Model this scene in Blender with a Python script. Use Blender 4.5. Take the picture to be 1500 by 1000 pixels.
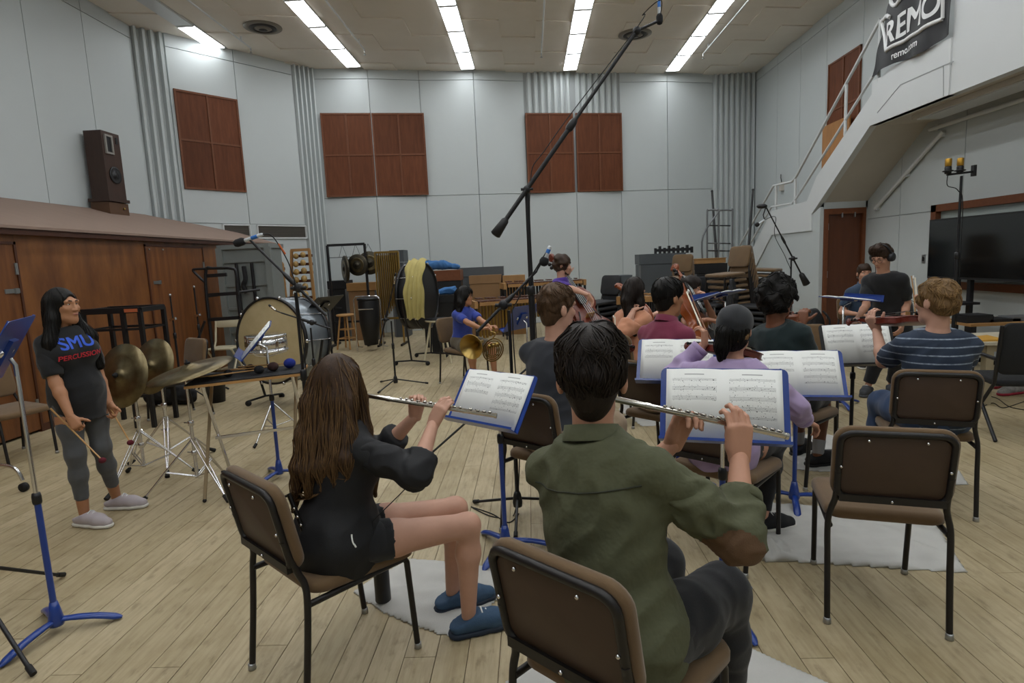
import bpy, math, random
import numpy as np
from mathutils import Matrix, Vector
from mathutils.bvhtree import BVHTree
for _o in list(bpy.data.objects): bpy.data.objects.remove(_o)
random.seed(7); rng = np.random.RandomState(7)
scene = bpy.context.scene; COL = scene.collection
V = Vector
# ------------------------------------------------------------------ camera
FOC, PITCH, ROLL, YAW, EYE = 870.0, math.radians(7.72), math.radians(2.6), math.radians(1.982), 1.6
_f = V((0, math.cos(PITCH), -math.sin(PITCH))); _u = V((0, math.sin(PITCH), math.cos(PITCH))); _r = V((1, 0, 0))
_r2 = _r*math.cos(ROLL) - _u*math.sin(ROLL); _u2 = _r*math.sin(ROLL) + _u*math.cos(ROLL)
_Z = Matrix.Rotation(YAW, 3, 'Z'); CF, CR, CU = _Z@_f, _Z@_r2, _Z@_u2
CAM = V((0, 0, EYE))
cam_data = bpy.data.cameras.new('camera'); cam_data.sensor_width = 36; cam_data.lens = FOC/1500*36
cam_data.clip_start = 0.05; cam_data.clip_end = 100
cam = bpy.data.objects.new('camera', cam_data); COL.objects.link(cam); scene.camera = cam
_m = Matrix((CR, CU, -CF)).transposed().to_4x4(); _m.translation = CAM; cam.matrix_world = _m
def ray(px, py): return CF*FOC + CR*(px-750) - CU*(py-500)
def G(px, py, z=0.0):                      # pixel -> point on a horizontal plane
    d = ray(px, py); return CAM + d*((z-EYE)/d.z)
def atY(px, py, y):                        # pixel -> point at depth y
    d = ray(px, py); return CAM + d*(y/d.y)
def atX(px, py, x):
    d = ray(px, py); return CAM + d*(x/d.x)
def onwall(px, py, a, b):                  # pixel -> point on the vertical plane through a, b
    d = ray(px, py); n = V((-(b[1]-a[1]), b[0]-a[0], 0)); return CAM + d*((V((a[0], a[1], 0))-V((0, 0, 0))).dot(n)/d.dot(n))
# ------------------------------------------------------------------ world, exposure
w = bpy.data.worlds.new('world'); scene.world = w; w.use_nodes = True
w.node_tree.nodes['Background'].inputs[0].default_value = (0.5, 0.5, 0.5, 1); w.node_tree.nodes['Background'].inputs[1].default_value = 0.0
scene.view_settings.view_transform = 'Standard'; scene.view_settings.look = 'None'
scene.view_settings.gamma = 1; scene.view_settings.use_curve_mapping = False
scene.view_settings.exposure = 0.42
LIGHT_POWER = 9.0            # emission of the fluorescent diffusers
# ------------------------------------------------------------------ materials
def lin(h):
    h = h.lstrip('#'); c = [int(h[i:i+2], 16)/255 for i in (0, 2, 4)]
    return tuple(x/12.92 if x <= .04045 else ((x+.055)/1.055)**2.4 for x in c)
MATS = {}
def mat(name, col, rough=.6, metal=0., var=.0, vs=6., stretch=(1, 1, 1), bump=0., bs=60., emit=0., spec=.5, col2=None, rnd=0., sheen=0., coat=0.):
    """principled material; var mixes towards col2 (or a darker tone) with stretched noise; rnd varies per object"""
    if name in MATS: return MATS[name]
    m = bpy.data.materials.new(name); m.use_nodes = True; nt = m.node_tree; N = nt.nodes; L = nt.links
    b = N['Principled BSDF']; c = lin(col) if isinstance(col, str) else col
    b.inputs['Base Color'].default_value = (*c, 1); b.inputs['Roughness'].default_value = rough
    b.inputs['Metallic'].default_value = metal; b.inputs['Specular IOR Level'].default_value = spec
    if sheen: b.inputs['Sheen Weight'].default_value = sheen
    if coat: b.inputs['Coat Weight'].default_value = coat; b.inputs['Coat Roughness'].default_value = .15
    if emit: b.inputs['Emission Color'].default_value = (*c, 1); b.inputs['Emission Strength'].default_value = emit
    src = None
    if var or bump:
        tc = N.new('ShaderNodeTexCoord'); mp = N.new('ShaderNodeMapping'); mp.inputs['Scale'].default_value = stretch
        L.new(tc.outputs['Object'], mp.inputs['Vector']); src = mp.outputs['Vector']
        if rnd:
            oi = N.new('ShaderNodeObjectInfo'); ad = N.new('ShaderNodeVectorMath'); ad.operation = 'MULTIPLY_ADD'
            cx = N.new('ShaderNodeCombineXYZ'); L.new(oi.outputs['Random'], cx.inputs[0]); L.new(oi.outputs['Random'], cx.inputs[1])
            L.new(cx.outputs[0], ad.inputs[0]); ad.inputs[1].default_value = (37, 53, 0); L.new(src, ad.inputs[2]); src = ad.outputs[0]
    colout = None
    if var:
        n = N.new('ShaderNodeTexNoise'); n.inputs['Scale'].default_value = vs; n.inputs['Detail'].default_value = 5; n.inputs['Roughness'].default_value = .6
        L.new(src, n.inputs['Vector'])
        mr = N.new('ShaderNodeMapRange'); mr.inputs[1].default_value = .3; mr.inputs[2].default_value = .7; L.new(n.outputs['Fac'], mr.inputs[0]); mr.inputs[3].default_value = 0; mr.inputs[4].default_value = var
        mx = N.new('ShaderNodeMix'); mx.data_type = 'RGBA'; mx.inputs['A'].default_value = (*c, 1)
        c2 = lin(col2) if col2 else tuple(x*.45 for x in c); mx.inputs['B'].default_value = (*c2, 1)
        L.new(mr.outputs[0], mx.inputs['Factor']); colout = mx.outputs['Result']
        L.new(colout, b.inputs['Base Color'])
    if rnd:
        oi = N.new('ShaderNodeObjectInfo'); hs = N.new('ShaderNodeHueSaturation'); mr2 = N.new('ShaderNodeMapRange')
        L.new(oi.outputs['Random'], mr2.inputs[0]); mr2.inputs[3].default_value = 1-rnd; mr2.inputs[4].default_value = 1+rnd
        L.new(mr2.outputs[0], hs.inputs['Value'])
        if colout: L.new(colout, hs.inputs['Color'])
        else: hs.inputs['Color'].default_value = (*c, 1)
        L.new(hs.outputs[0], b.inputs['Base Color'])
    if bump:
        n2 = N.new('ShaderNodeTexNoise'); n2.inputs['Scale'].default_value = bs; n2.inputs['Detail'].default_value = 3; L.new(src, n2.inputs['Vector'])
        bp = N.new('ShaderNodeBump'); bp.inputs['Strength'].default_value = bump; bp.inputs['Distance'].default_value = .01
        L.new(n2.outputs['Fac'], bp.inputs['Height']); L.new(bp.outputs[0], b.inputs['Normal'])
    MATS[name] = m; return m
# ------------------------------------------------------------------ objects
XF = {}                                    # thing -> its world matrix
def setp(o, label=None, cat=None, group=None, kind=None):
    if label: o['label'] = label
    if cat: o['category'] = cat
    if group: o['group'] = group
    if kind: o['kind'] = kind
    return o
def thing(name, label, cat, loc=(0, 0, 0), rz=0., group=None):
    o = bpy.data.objects.new(name, None); COL.objects.link(o); o.empty_display_size = .1
    o.location = loc; o.rotation_euler = (0, 0, rz)
    XF[o] = Matrix.Translation(V(loc)) @ Matrix.Rotation(rz, 4, 'Z')
    return setp(o, label, cat, group)
class MB:
    """collects shapes; build() links them as ONE mesh object"""
    def __init__(s): s.v = []; s.f = []; s.sm = []; s.mi = []
    def add(s, vs, fs, smooth=False, mi=0, M=None):
        o = len(s.v)
        if M is not None: vs = [M@V(v) for v in vs]
        s.v += [tuple(v) for v in vs]; s.f += [[i+o for i in f] for f in fs]
        s.sm += [smooth]*len(fs); s.mi += [mi]*len(fs); return s
    def box(s, a, b, M=None, mi=0):
        x0, y0, z0 = a; x1, y1, z1 = b
        vs = [(x0, y0, z0), (x1, y0, z0), (x1, y1, z0), (x0, y1, z0), (x0, y0, z1), (x1, y0, z1), (x1, y1, z1), (x0, y1, z1)]
        return s.add(vs, [(3, 2, 1, 0), (4, 5, 6, 7), (0, 1, 5, 4), (1, 2, 6, 5), (2, 3, 7, 6), (3, 0, 4, 7)], False, mi, M)
    def cbox(s, c, d, M=None, mi=0):
        return s.box([c[i]-d[i]/2 for i in range(3)], [c[i]+d[i]/2 for i in range(3)], M, mi)
    def beam(s, p, q, wx, wz, mi=0, up=(0, 0, 1)):
        p, q = V(p), V(q); d = q-p; L = d.length; d.normalize(); u = V(up)
        if abs(d.dot(u)) > .98: u = V((0, 1, 0))
        r = d.cross(u).normalized(); u = r.cross(d)
        M = Matrix((r, d, u)).transposed().to_4x4(); M.translation = p
        return s.box((-wx/2, 0, -wz/2), (wx/2, L, wz/2), M, mi)
    def tube(s, pts, r, n=8, closed=False, mi=0, caps=True, flat=None):
        P = [V(p) for p in pts]; k = len(P); R = r if isinstance(r, (list, tuple)) else [r]*k
        vs = []; fs = []; nx = None
        for i in range(k):
            if closed: t = (P[(i+1) % k]-P[i-1])
            else: t = P[min(i+1, k-1)]-P[max(i-1, 0)]
            t.normalize()
            if nx is None:
                a = V((0, 0, 1)) if abs(t.z) < .9 else V((1, 0, 0)); nx = t.cross(a).normalized()
            else:
                nx = (nx-t*nx.dot(t)).normalized()
            ny = t.cross(nx)
            for j in range(n):
                a = 2*math.pi*(j+.5)/n; vs.append(P[i]+(nx*math.cos(a)+ny*math.sin(a)*(flat or 1))*R[i])
        m = k if closed else k-1
        for i in range(m):
            for j in range(n):
                a, b = i*n, ((i+1) % k)*n; fs.append((a+j, a+(j+1) % n, b+(j+1) % n, b+j))
        s.add(vs, fs, n > 4, mi)
        if caps and not closed:
            s.add([vs[j] for j in range(n)], [list(range(n))[::-1]], False, mi); s.add(vs[-n:], [list(range(n))], False, mi)
        return s
    def lathe(s, prof, n=24, M=None, mi=0, smooth=True, cap=True):
        vs = []; fs = []
        for r, z in prof:
            for j in range(n):
                a = 2*math.pi*j/n; vs.append((r*math.cos(a), r*math.sin(a), z))
        for i in range(len(prof)-1):
            for j in range(n): fs.append((i*n+j, i*n+(j+1) % n, (i+1)*n+(j+1) % n, (i+1)*n+j))
        if cap and prof[0][0] > 1e-5: fs.append(list(range(n))[::-1])
        if cap and prof[-1][0] > 1e-5: fs.append([(len(prof)-1)*n+j for j in range(n)])
        return s.add(vs, fs, smooth, mi, M)
    def ball(s, c, r, n=12, sc=(1, 1, 1), mi=0, M=None):
        prof = [(max(1e-6, math.sin(math.pi*i/(n//2))), -math.cos(math.pi*i/(n//2))) for i in range(n//2+1)]
        T = Matrix.Translation(V(c)) @ Matrix.Diagonal((r*sc[0], r*sc[1], r*sc[2], 1))
        return s.lathe(prof, n, (M @ T) if M is not None else T, mi)
    def prism(s, poly, z0, z1, M=None, mi=0):
        n = len(poly); vs = [(x, y, z0) for x, y in poly]+[(x, y, z1) for x, y in poly]
        fs = [list(range(n))[::-1], list(range(n, 2*n))]+[(i, (i+1) % n, n+(i+1) % n, n+i) for i in range(n)]
        return s.add(vs, fs, False, mi, M)
    def pad(s, w, h, t, r, M=None, mi=0, bev=.012, curve=0., n=6, taper=0.):
        """rounded-rectangle cushion in local x,z with thickness along y (front = +y)"""
        out = []
        for cx, cz, a0 in ((1, 1, 0), (-1, 1, 90), (-1, -1, 180), (1, -1, 270)):
            for i in range(n+1):
                a = math.radians(a0+90*i/n); out.append((cx*(w/2-r)+r*math.cos(a), cz*(h/2-r)+r*math.sin(a)))
        rings = [(-t/2, bev*.6), (-t/2+bev*.4, 0), (t/2-bev, 0), (t/2-bev*.25, bev*.35), (t/2, bev*1.3)]
        vs = []; k = len(out)
        for y, ins in rings:
            for x, z in out:
                xs = x*(1-2*ins/w); zs = z*(1-2*ins/h); xs *= 1+taper*(zs/h)
                vs.append((xs, y+curve*xs*xs, zs))
        fs = [list(range(k))]
        for i in range(len(rings)-1):
            for j in range(k): fs.append((i*k+j, (i+1)*k+j, (i+1)*k+(j+1) % k, i*k+(j+1) % k))
        c0 = len(vs); vs.append((0, rings[-1][0]+.004, 0)); b = (len(rings)-1)*k
        for j in range(k): fs.append((b+j, c0, b+(j+1) % k))
        return s.add(vs, fs, True, mi, M)
    def build(s, name, mats, parent=None, world=False, label=None, cat=None, group=None, kind=None, loc=None):
        me = bpy.data.meshes.new(name); vs = s.v
        if world and parent is not None:
            I = XF[parent].inverted(); vs = [tuple(I@V(v)) for v in vs]
        if loc is not None: vs = [(v[0]-loc[0], v[1]-loc[1], v[2]-loc[2]) for v in vs]
        me.from_pydata(vs, [], s.f)
        me.polygons.foreach_set('use_smooth', s.sm); me.polygons.foreach_set('material_index', s.mi)
        for m in (mats if isinstance(mats, (list, tuple)) else [mats]): me.materials.append(m)
        me.update()
        o = bpy.data.objects.new(name, me); COL.objects.link(o)
        if loc is not None: o.location = loc
        XF[o] = Matrix.Translation(V(loc)) if loc is not None else Matrix()
        if parent is not None:
            o.parent = parent; XF[o] = XF.get(parent, Matrix()) @ XF[o]
        return setp(o, label, cat, group, kind)
def smooth_by_angle(o, ang=40):
    me = o.data; me.polygons.foreach_set('use_smooth', [True]*len(me.polygons))
    me.set_sharp_from_angle(angle=math.radians(ang)); return o
def kids(o): return [c for c in COL.objects if c.parent == o]
def copy_tree(o, loc=None, rz=None, label=None, group=None, parent=None, _map=None):
    if _map is None:
        _map = {}
        for c in COL.objects:
            if c.parent: _map.setdefault(c.parent, []).append(c)
    c = o.copy(); COL.objects.link(c)
    if parent is not None: c.parent = parent
    if loc is not None: c.location = loc
    if rz is not None: c.rotation_euler = (0, 0, rz)
    if parent is None: XF[c] = Matrix.Translation(V(c.location)) @ Matrix.Rotation(c.rotation_euler.z, 4, 'Z')
    if label: c['label'] = label
    if group: c['group'] = group
    for k in _map.get(o, []): copy_tree(k, parent=c, _map=_map)
    return c
def arc(c, r, a0, a1, n, ax=(1, 0, 0), ay=(0, 0, 1)):
    ax, ay, c = V(ax), V(ay), V(c)
    return [c+ax*(r*math.cos(math.radians(a0+(a1-a0)*i/n)))+ay*(r*math.sin(math.radians(a0+(a1-a0)*i/n))) for i in range(n+1)]
def bez(pts, n=12):                        # Catmull-Rom through points
    P = [V(p) for p in pts]; out = []
    for i in range(len(P)-1):
        p0, p1, p2, p3 = P[max(i-1, 0)], P[i], P[i+1], P[min(i+2, len(P)-1)]
        for k in range(n):
            t = k/n; out.append(.5*((2*p1)+(p2-p0)*t+(2*p0-5*p1+4*p2-p3)*t*t+(3*p1-p0-3*p2+p3)*t**3))
    return out+[P[-1]]
def frame(y, z=(0, 0, 1)):                 # rotation matrix with local Y along y, local Z close to z
    y = V(y).normalized(); z = V(z); x = y.cross(z)
    if x.length < 1e-4: x = y.cross(V((1, 0, 0)))
    x.normalize(); z = x.cross(y); return Matrix((x, y, z)).transposed().to_4x4()
def place(M, p): M = M.copy(); M.translation = V(p); return M
def text_mesh(body, size, extrude=.002, bold=False, shear=0.):
    cu = bpy.data.curves.new('lettering', 'FONT'); cu.body = body; cu.size = size; cu.extrude = extrude; cu.align_x = 'CENTER'; cu.align_y = 'CENTER'; cu.shear = shear
    o = bpy.data.objects.new('lettering', cu); COL.objects.link(o); bpy.context.view_layer.update()
    me = bpy.data.meshes.new_from_object(o.evaluated_get(bpy.context.evaluated_depsgraph_get()))
    vs = [tuple(v.co) for v in me.vertices]; fs = [list(p.vertices) for p in me.polygons]
    bpy.data.objects.remove(o); bpy.data.meshes.remove(me); bpy.data.curves.remove(cu)
    if bold:                                # heavier strokes: the glyphs repeated with a small shift
        n = len(vs); d = size*.022; sh = [(-d, -d*.6), (d, -d*.6), (-d, d*.6), (d, d*.6)]
        fs = [[i+n*k for i in f] for k in range(4) for f in fs]; vs = [(x+a, y+b, z) for a, b in sh for x, y, z in vs]
    return vs, fs
def fine_tris(v, f, cuts=3):
    import bmesh
    bm = bmesh.new(); vv = [bm.verts.new(p) for p in v]
    for q in f:
        try: bm.faces.new([vv[i] for i in q])
        except ValueError: pass
    bmesh.ops.triangulate(bm, faces=bm.faces[:])
    for _ in range(cuts): bmesh.ops.subdivide_edges(bm, edges=[e for e in bm.edges if e.calc_length() > .012], cuts=1, use_grid_fill=False); bmesh.ops.triangulate(bm, faces=bm.faces[:])
    bm.verts.index_update(); out = [tuple(x.co) for x in bm.verts], [[x.index for x in q.verts] for q in bm.faces]; bm.free(); return out
# ================================================================== THE ROOM
CH = 6.1                                     # ceiling height
XL, XR, XB = -7.05, 6.05, 5.2                # left wall, right wall, stair/balcony face
YN = -4.0                                    # wall behind the photographer
pB, pC, pD, pE = (XL, 11.18), (-6.69, 11.62), (-5.09, 13.67), (-4.75, 14.11)
pF, pG = (4.9, 16.22), (XR, 16.32)
m_wall = mat('wall_paint', '#bcc2c2', .55, var=.12, vs=1.3, bump=.03, bs=40, col2='#acb2b1')
m_wallgap = mat('wall_joint', '#9da1a1', .8)
m_white = mat('white_paint', '#cfd2d2', .5, var=.1, vs=2, col2='#bcbfbf')
m_soffit = mat('soffit_paint', '#c3bdb3', .7, var=.15, vs=2)
m_ceil = mat('ceiling_tile_paint', '#e6dfd4', .9, var=.35, vs=1.1, bump=.25, bs=90, col2='#d0c7b8')
m_ceilbase = mat('ceiling_base_paint', '#d2cabc', .9, var=.3, vs=1.5, col2='#b5ab9a')
m_redwood = mat('red_brown_veneer', '#6b3d25', .6, var=.6, vs=3, stretch=(6, 6, .8), col2='#4a2816', rnd=.14, spec=.22)
m_redwood_d = mat('red_brown_frame', '#74452b', .5, var=.4, vs=5, stretch=(4, 4, 4), spec=.3)
m_shed = mat('shed_plywood', '#85552c', .42, var=.85, vs=2.6, stretch=(2.2, 2.2, .6), col2='#55301a', rnd=.12)
m_sheddoor = mat('shed_door_plywood', '#80502a', .4, var=.85, vs=4, stretch=(3.5, 3.5, .3), col2='#532e18', rnd=.1)
m_shedtrim = mat('shed_trim', '#4c2816', .45, var=.4, vs=6)
m_roof = mat('shed_roof_board', '#8d776a', .75, var=.3, vs=3, stretch=(.6, 3, 1), col2='#7b675c')
m_door = mat('door_veneer', '#5c3118', .35, var=.5, vs=4, stretch=(5, 5, .5), col2='#43210f')
m_steel = mat('galvanised_steel', '#a9abab', .35, .9)
m_chrome = mat('chrome', '#d4d4d6', .14, 1.)
m_black = mat('black_powder_coat', '#17171a', .45, .1)
m_blackp = mat('black_plastic', '#141416', .5)
m_blackc = mat('black_cloth', '#1a1a1c', .9, bump=.1, bs=200)
m_brass = mat('brass', '#b59a5a', .3, .9, var=.3, vs=8, col2='#84683a')
m_emit = mat('diffuser_glow', '#f1f5f8', .5, emit=LIGHT_POWER)
m_dead = mat('diffuser_unlit', '#c8ccce', .35)
def struct(name, mb, m, parent=None, **k):
    o = mb.build(name, m, parent, **k)
    if parent is None: o['kind'] = 'structure'
    return o
# ---- floor boards: 300 nearest as parts, the rest joined
def floor_material():
    m = bpy.data.materials.new('maple_boards'); m.use_nodes = True; nt = m.node_tree; N = nt.nodes; L = nt.links; b = N['Principled BSDF']
    tc = N.new('ShaderNodeNewGeometry'); oi = N.new('ShaderNodeObjectInfo')
    ad = N.new('ShaderNodeMath'); ad.operation = 'ADD'; L.new(tc.outputs['Random Per Island'], ad.inputs[0]); L.new(oi.outputs['Random'], ad.inputs[1])
    fr = N.new('ShaderNodeMath'); fr.operation = 'FRACT'; L.new(ad.outputs[0], fr.inputs[0])
    r0 = N.new('ShaderNodeValToRGB'); cr = r0.color_ramp; cr.elements[0].color = (*lin('#a99b7a'), 1); cr.elements[1].color = (*lin('#baab8b'), 1)
    e = cr.elements.new(.45); e.color = (*lin('#b0a181'), 1); e = cr.elements.new(.75); e.color = (*lin('#b5a686'), 1)
    L.new(fr.outputs[0], r0.inputs[0])
    def noise(scale, st, det=4):
        mp = N.new('ShaderNodeMapping'); mp.inputs['Scale'].default_value = st; L.new(tc.outputs['Position'], mp.inputs['Vector'])
        n = N.new('ShaderNodeTexNoise'); n.inputs['Scale'].default_value = scale; n.inputs['Detail'].default_value = det; n.inputs['Roughness'].default_value = .62; L.new(mp.outputs[0], n.inputs['Vector']); return n
    col = r0.outputs[0]
    for n, lo, hi, amt, tint in ((noise(9, (5, .45, 1)), .42, .75, .5, '#7b6a4b'), (noise(2.2, (1, 1, 1), 6), .48, .75, .55, '#86744f'), (noise(14, (1.4, .5, 1), 6), .56, .72, .55, '#66573c'), (noise(1.1, (1, .6, 1), 5), .5, .8, .35, '#c2b494')):
        mr = N.new('ShaderNodeMapRange'); mr.inputs[1].default_value = lo; mr.inputs[2].default_value = hi; mr.inputs[4].default_value = amt; L.new(n.outputs['Fac'], mr.inputs[0])
        mx = N.new('ShaderNodeMix'); mx.data_type = 'RGBA'; L.new(mr.outputs[0], mx.inputs['Factor']); L.new(col, mx.inputs['A']); mx.inputs['B'].default_value = (*lin(tint), 1); col = mx.outputs['Result']
    L.new(col, b.inputs['Base Color'])
    nr = noise(3, (1, 1, 1), 4); mr = N.new('ShaderNodeMapRange'); mr.inputs[3].default_value = .38; mr.inputs[4].default_value = .62; L.new(nr.outputs['Fac'], mr.inputs[0]); L.new(mr.outputs[0], b.inputs['Roughness'])
    nb = noise(30, (3, .5, 1)); bp = N.new('ShaderNodeBump'); bp.inputs['Strength'].default_value = .06; bp.inputs['Distance'].default_value = .01; L.new(nb.outputs['Fac'], bp.inputs['Height']); L.new(bp.outputs[0], b.inputs['Normal'])
    b.inputs['Specular IOR Level'].default_value = .4
    return m
m_floor = floor_material(); m_gap = mat('floor_joint', '#5a452c', .9)
FW, FL, GAP = .132, 2.3, .0016
floor = struct('floor', MB().box((XL-.2, YN-.2, -.12), (XR+.2, 16.8, -.0075)), m_gap)
pieces = []
ncol = int((XR-XL)/FW)+1
for i in range(ncol):
    x = XL+i*FW; off = random.uniform(0, FL); y = YN-off
    while y < 16.6:
        pieces.append((x+FW/2, y+FL/2)); y += FL
def pvis(p):                                  # size measure: in view and near
    v = V((p[0], p[1], 0))-CAM; z = v.dot(CF)
    if z < .6: return 1e9 if False else 500+abs(p[1])
    u = v.dot(CR)/z
    return v.length if abs(u) < 1.15 else 100+v.length
pieces.sort(key=pvis)
pm = MB().box((-FW/2+GAP, -FL/2+GAP, -.012), (FW/2-GAP, FL/2-GAP, 0))
p0 = pm.build('floor_board', m_floor, floor); p0.location = (*pieces[0], 0)
for p in pieces[1:300]:
    o = p0.copy(); COL.objects.link(o); o.location = (*p, random.choice((0, 0, -.0006))); o.parent = floor
rest = MB()
for p in pieces[300:]: rest.box((p[0]-FW/2+GAP, p[1]-FL/2+GAP, -.012), (p[0]+FW/2-GAP, p[1]+FL/2-GAP, 0))
rest.build('floor_boards_beyond', m_floor, floor, kind='stuff')
# ---- ceiling with raised tiles in a checker pattern
ceil = struct('ceiling', MB().box((XL-.3, YN-.2, CH+.04), (XR+.3, 17, CH+.3)), m_ceilbase)
SK = .195                                     # the cross joints run parallel to the splayed back wall
STR = [(-6.07, 12.44), (-3.77, 14.0), (-1.25, 14.6), (1.17, 15.1), (3.74, 15.63)]   # light strips: x, far end
CW, RW = .815, .845
xs0 = -1.25+.163
def tile(mb, x0, x1, y0, y1, z=CH, sk=SK):
    vs = [(x0, y0+sk*x0, z), (x1, y0+sk*x1, z), (x1, y1+sk*x1, z), (x0, y1+sk*x0, z)]
    mb.add(vs+[(a, b, z+.06) for a, b, _ in vs], [(0, 3, 2, 1), (4, 5, 6, 7), (0, 1, 5, 4), (1, 2, 6, 5), (2, 3, 7, 6), (3, 0, 4, 7)])
cols = []
edges = [XL]+[s for x, _ in STR for s in (x-.165, x+.165)]+[XR]
for a, b in zip(edges[0::2], edges[1::2]):
    n = max(1, round((b-a)/CW)); cols += [(a+(b-a)*k/n, a+(b-a)*(k+1)/n) for k in range(n)]
ti = 0
for ci, (a, b) in enumerate(cols):
    for r in range(-7, 20):
        if (r+ci) % 2: continue
        y0 = 12.0-4*RW+(r-4)*RW; y1 = y0+RW
        if y0+SK*a < YN-.3 or y1+SK*b > 16.9: continue
        mb = MB(); tile(mb, a+.004, b-.004, y0, y1); mb.build('ceiling_tile', m_ceil, ceil)
# plain board between the raised tiles
fill = MB()
for (a, b) in cols: tile(fill, a, b, YN-2, 17, CH+.022, 0)
fill.build('ceiling_board', m_ceil, ceil)
# ---- light fixtures
li = 0
for k, (x, ye) in enumerate(STR):
    for s in range(16):
        y1 = ye-s*1.17; y0 = y1-1.15
        if y0 < YN+.1: break
        lit = not (k == 0 and s >= 1)
        nth = ['farthest', 'second', 'third', 'fourth', 'fifth', 'sixth', 'seventh', 'eighth', 'ninth', 'tenth', 'eleventh', 'twelfth', 'thirteenth', 'fourteenth', 'fifteenth', 'sixteenth'][s]
        place_txt = ['beside the left wall', 'second strip from the left wall', 'strip over the middle of the hall', 'fourth strip from the left wall', 'strip beside the balcony'][k]
        t = thing('ceiling_light', ('glowing' if lit else 'unlit grey')+' ceiling light, '+place_txt+', '+(nth+' from the far wall' if s else 'touching the far wall end'), 'ceiling light', (x, (y0+y1)/2, CH), 0, 'fluorescent ceiling lights')
        f = MB()
        for bx in ((-.165, -.575, -.012, -.15, .575, .05), (.15, -.575, -.012, .165, .575, .05), (-.15, -.575, -.026, .15, -.545, .05), (-.15, .545, -.026, .15, .575, .05)): f.box(bx[:3], bx[3:])
        f.build('frame', m_white, t)
        MB().box((-.15, -.545, -.022), (.15, .545, .03)).build('diffuser', m_emit if lit else m_dead, t)
# ---- round air diffusers and sprinkler conduits
for (px, py), lb in (((385, 40), 'round blackened ceiling air vent near the left wall'), ((930, 50), 'round blackened ceiling air vent behind the tall boom stand')):
    c = G(px, py, CH); t = thing('ceiling_vent', lb, 'vent', c)
    md = mat('vent_dark', '#33302c', .6, .3)
    for j, (r0, r1, z) in enumerate(((.34, .27, -.02), (.25, .19, -.035), (.17, .10, -.05))):
        MB().lathe([(r0, 0), (r0, z*.4), (r1, z), (r1-.03, z), (r1-.02, z+.015), (r1, .0)], 36, cap=False).build('vent_ring', mat('vent_metal', '#7d766a', .5, .3) if j != 1 else md, t)
    MB().lathe([(.33, -.002), (.33, .0), (0, .0)], 32).build('vent_throat', md, t)
    MB().lathe([(.0001, -.06), (.07, -.055), (.09, -.04), (.06, -.02)], 24).build('vent_cone', md, t)
for (a, b), lb in ((((277, 0), (367, 70)), 'white conduit under the ceiling nearest the left wall'), (((475, 0), (534, 73)), 'white ceiling conduit between first and second light strips'), (((800, 0), (793, 77)), 'white ceiling conduit between the two middle light strips'), (((1100, 0), (1030, 79)), 'white ceiling conduit between last light strip and balcony')):
    p, q = G(*a, CH-.08), G(*b, CH-.08); p.x = q.x; p.y = YN+.2
    t = thing('ceiling_conduit', lb, 'pipe', (q.x, q.y, CH))
    MB().tube([p, q], .016, 8).build('pipe', m_white, t, world=True)
    MB().tube([q, q-V((0, 0, .05))], .014, 8).lathe([(.03, -.13), (.03, -.125), (.008, -.12), (.008, -.09)], 12, Matrix.Translation(q+V((0, 0, .03)))).build('sprinkler_head', m_steel, t, world=True)
    br = MB()
    for k in range(6): br.box((q.x-.012, q.y-.4-k*2.4, CH-.095), (q.x+.012, q.y-.37-k*2.4, CH+.01))
    br.build('bracket', m_white, t, world=True)
# ---- walls: a backing slab with separate panels standing proud of it
def wall_slab(name, a, b, z0=0, z1=CH+.06, th=.12, m=None):
    a, b = V((*a, 0)), V((*b, 0)); d = (b-a); n = V((-d.y, d.x, 0)).normalized()*th     # outward to the left of a->b
    mb = MB(); vs = [a, b, b+n, a+n]
    mb.add([(v.x, v.y, z0) for v in vs]+[(v.x, v.y, z1) for v in vs], [(3, 2, 1, 0), (4, 5, 6, 7), (0, 1, 5, 4), (1, 2, 6, 5), (2, 3, 7, 6), (3, 0, 4, 7)])
    return struct(name, mb, m or m_wallgap)
def panel(parent, a, b, t0, t1, z0, z1, o0=.03, o1=.03, m=None, gap=.006, name='wall_panel'):
    """panel covering fraction t0..t1 of a->b, standing o0..o1 proud of the slab"""
    a, b = V((*a, 0)), V((*b, 0)); d = b-a; L = d.length; n = V((d.y, -d.x, 0)).normalized(); u = d/L
    p, q = a+d*t0+u*gap, a+d*t1-u*gap
    vs = [p, q, q+n*o1, p+n*o0]
    mb = MB(); mb.add([(v.x, v.y, z0+gap) for v in vs]+[(v.x, v.y, z1-gap) for v in vs], [(3, 2, 1, 0)[::-1], (4, 5, 6, 7)[::-1], (0, 1, 5, 4)[::-1], (1, 2, 6, 5)[::-1], (2, 3, 7, 6)[::-1], (3, 0, 4, 7)[::-1]])
    return mb.build(name, m or m_wall, parent)
def ribs(parent, a, b, t0, t1, z0, z1, n, dep=.09):
    a, b = V((*a, 0)), V((*b, 0)); d = b-a; nn = V((d.y, -d.x, 0)).normalized()
    for k in range(n):
        p, q = a+d*(t0+(t1-t0)*(k+.12)/n), a+d*(t0+(t1-t0)*(k+.88)/n)
        vs = [p, q, p*.35+q*.65+nn*dep, p*.75+q*.25+nn*dep]
        mb = MB(); mb.add([(v.x, v.y, z0) for v in vs]+[(v.x, v.y, z1) for v in vs], [(0, 1, 2, 3), (7, 6, 5, 4), (4, 5, 1, 0), (5, 6, 2, 1), (6, 7, 3, 2), (7, 4, 0, 3)])
        mb.build('wall_rib', m_wall, parent)
wl = wall_slab('wall_left', (XL, YN), pB)
ys = [YN]+[atX(px, 0, XL).y for px in (30, 100)]
ys = [YN, -1.6, .8, 3.2, 5.6, 7.2, 8.75, 9.95, 11.18]
LL = pB[1]-YN
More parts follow.
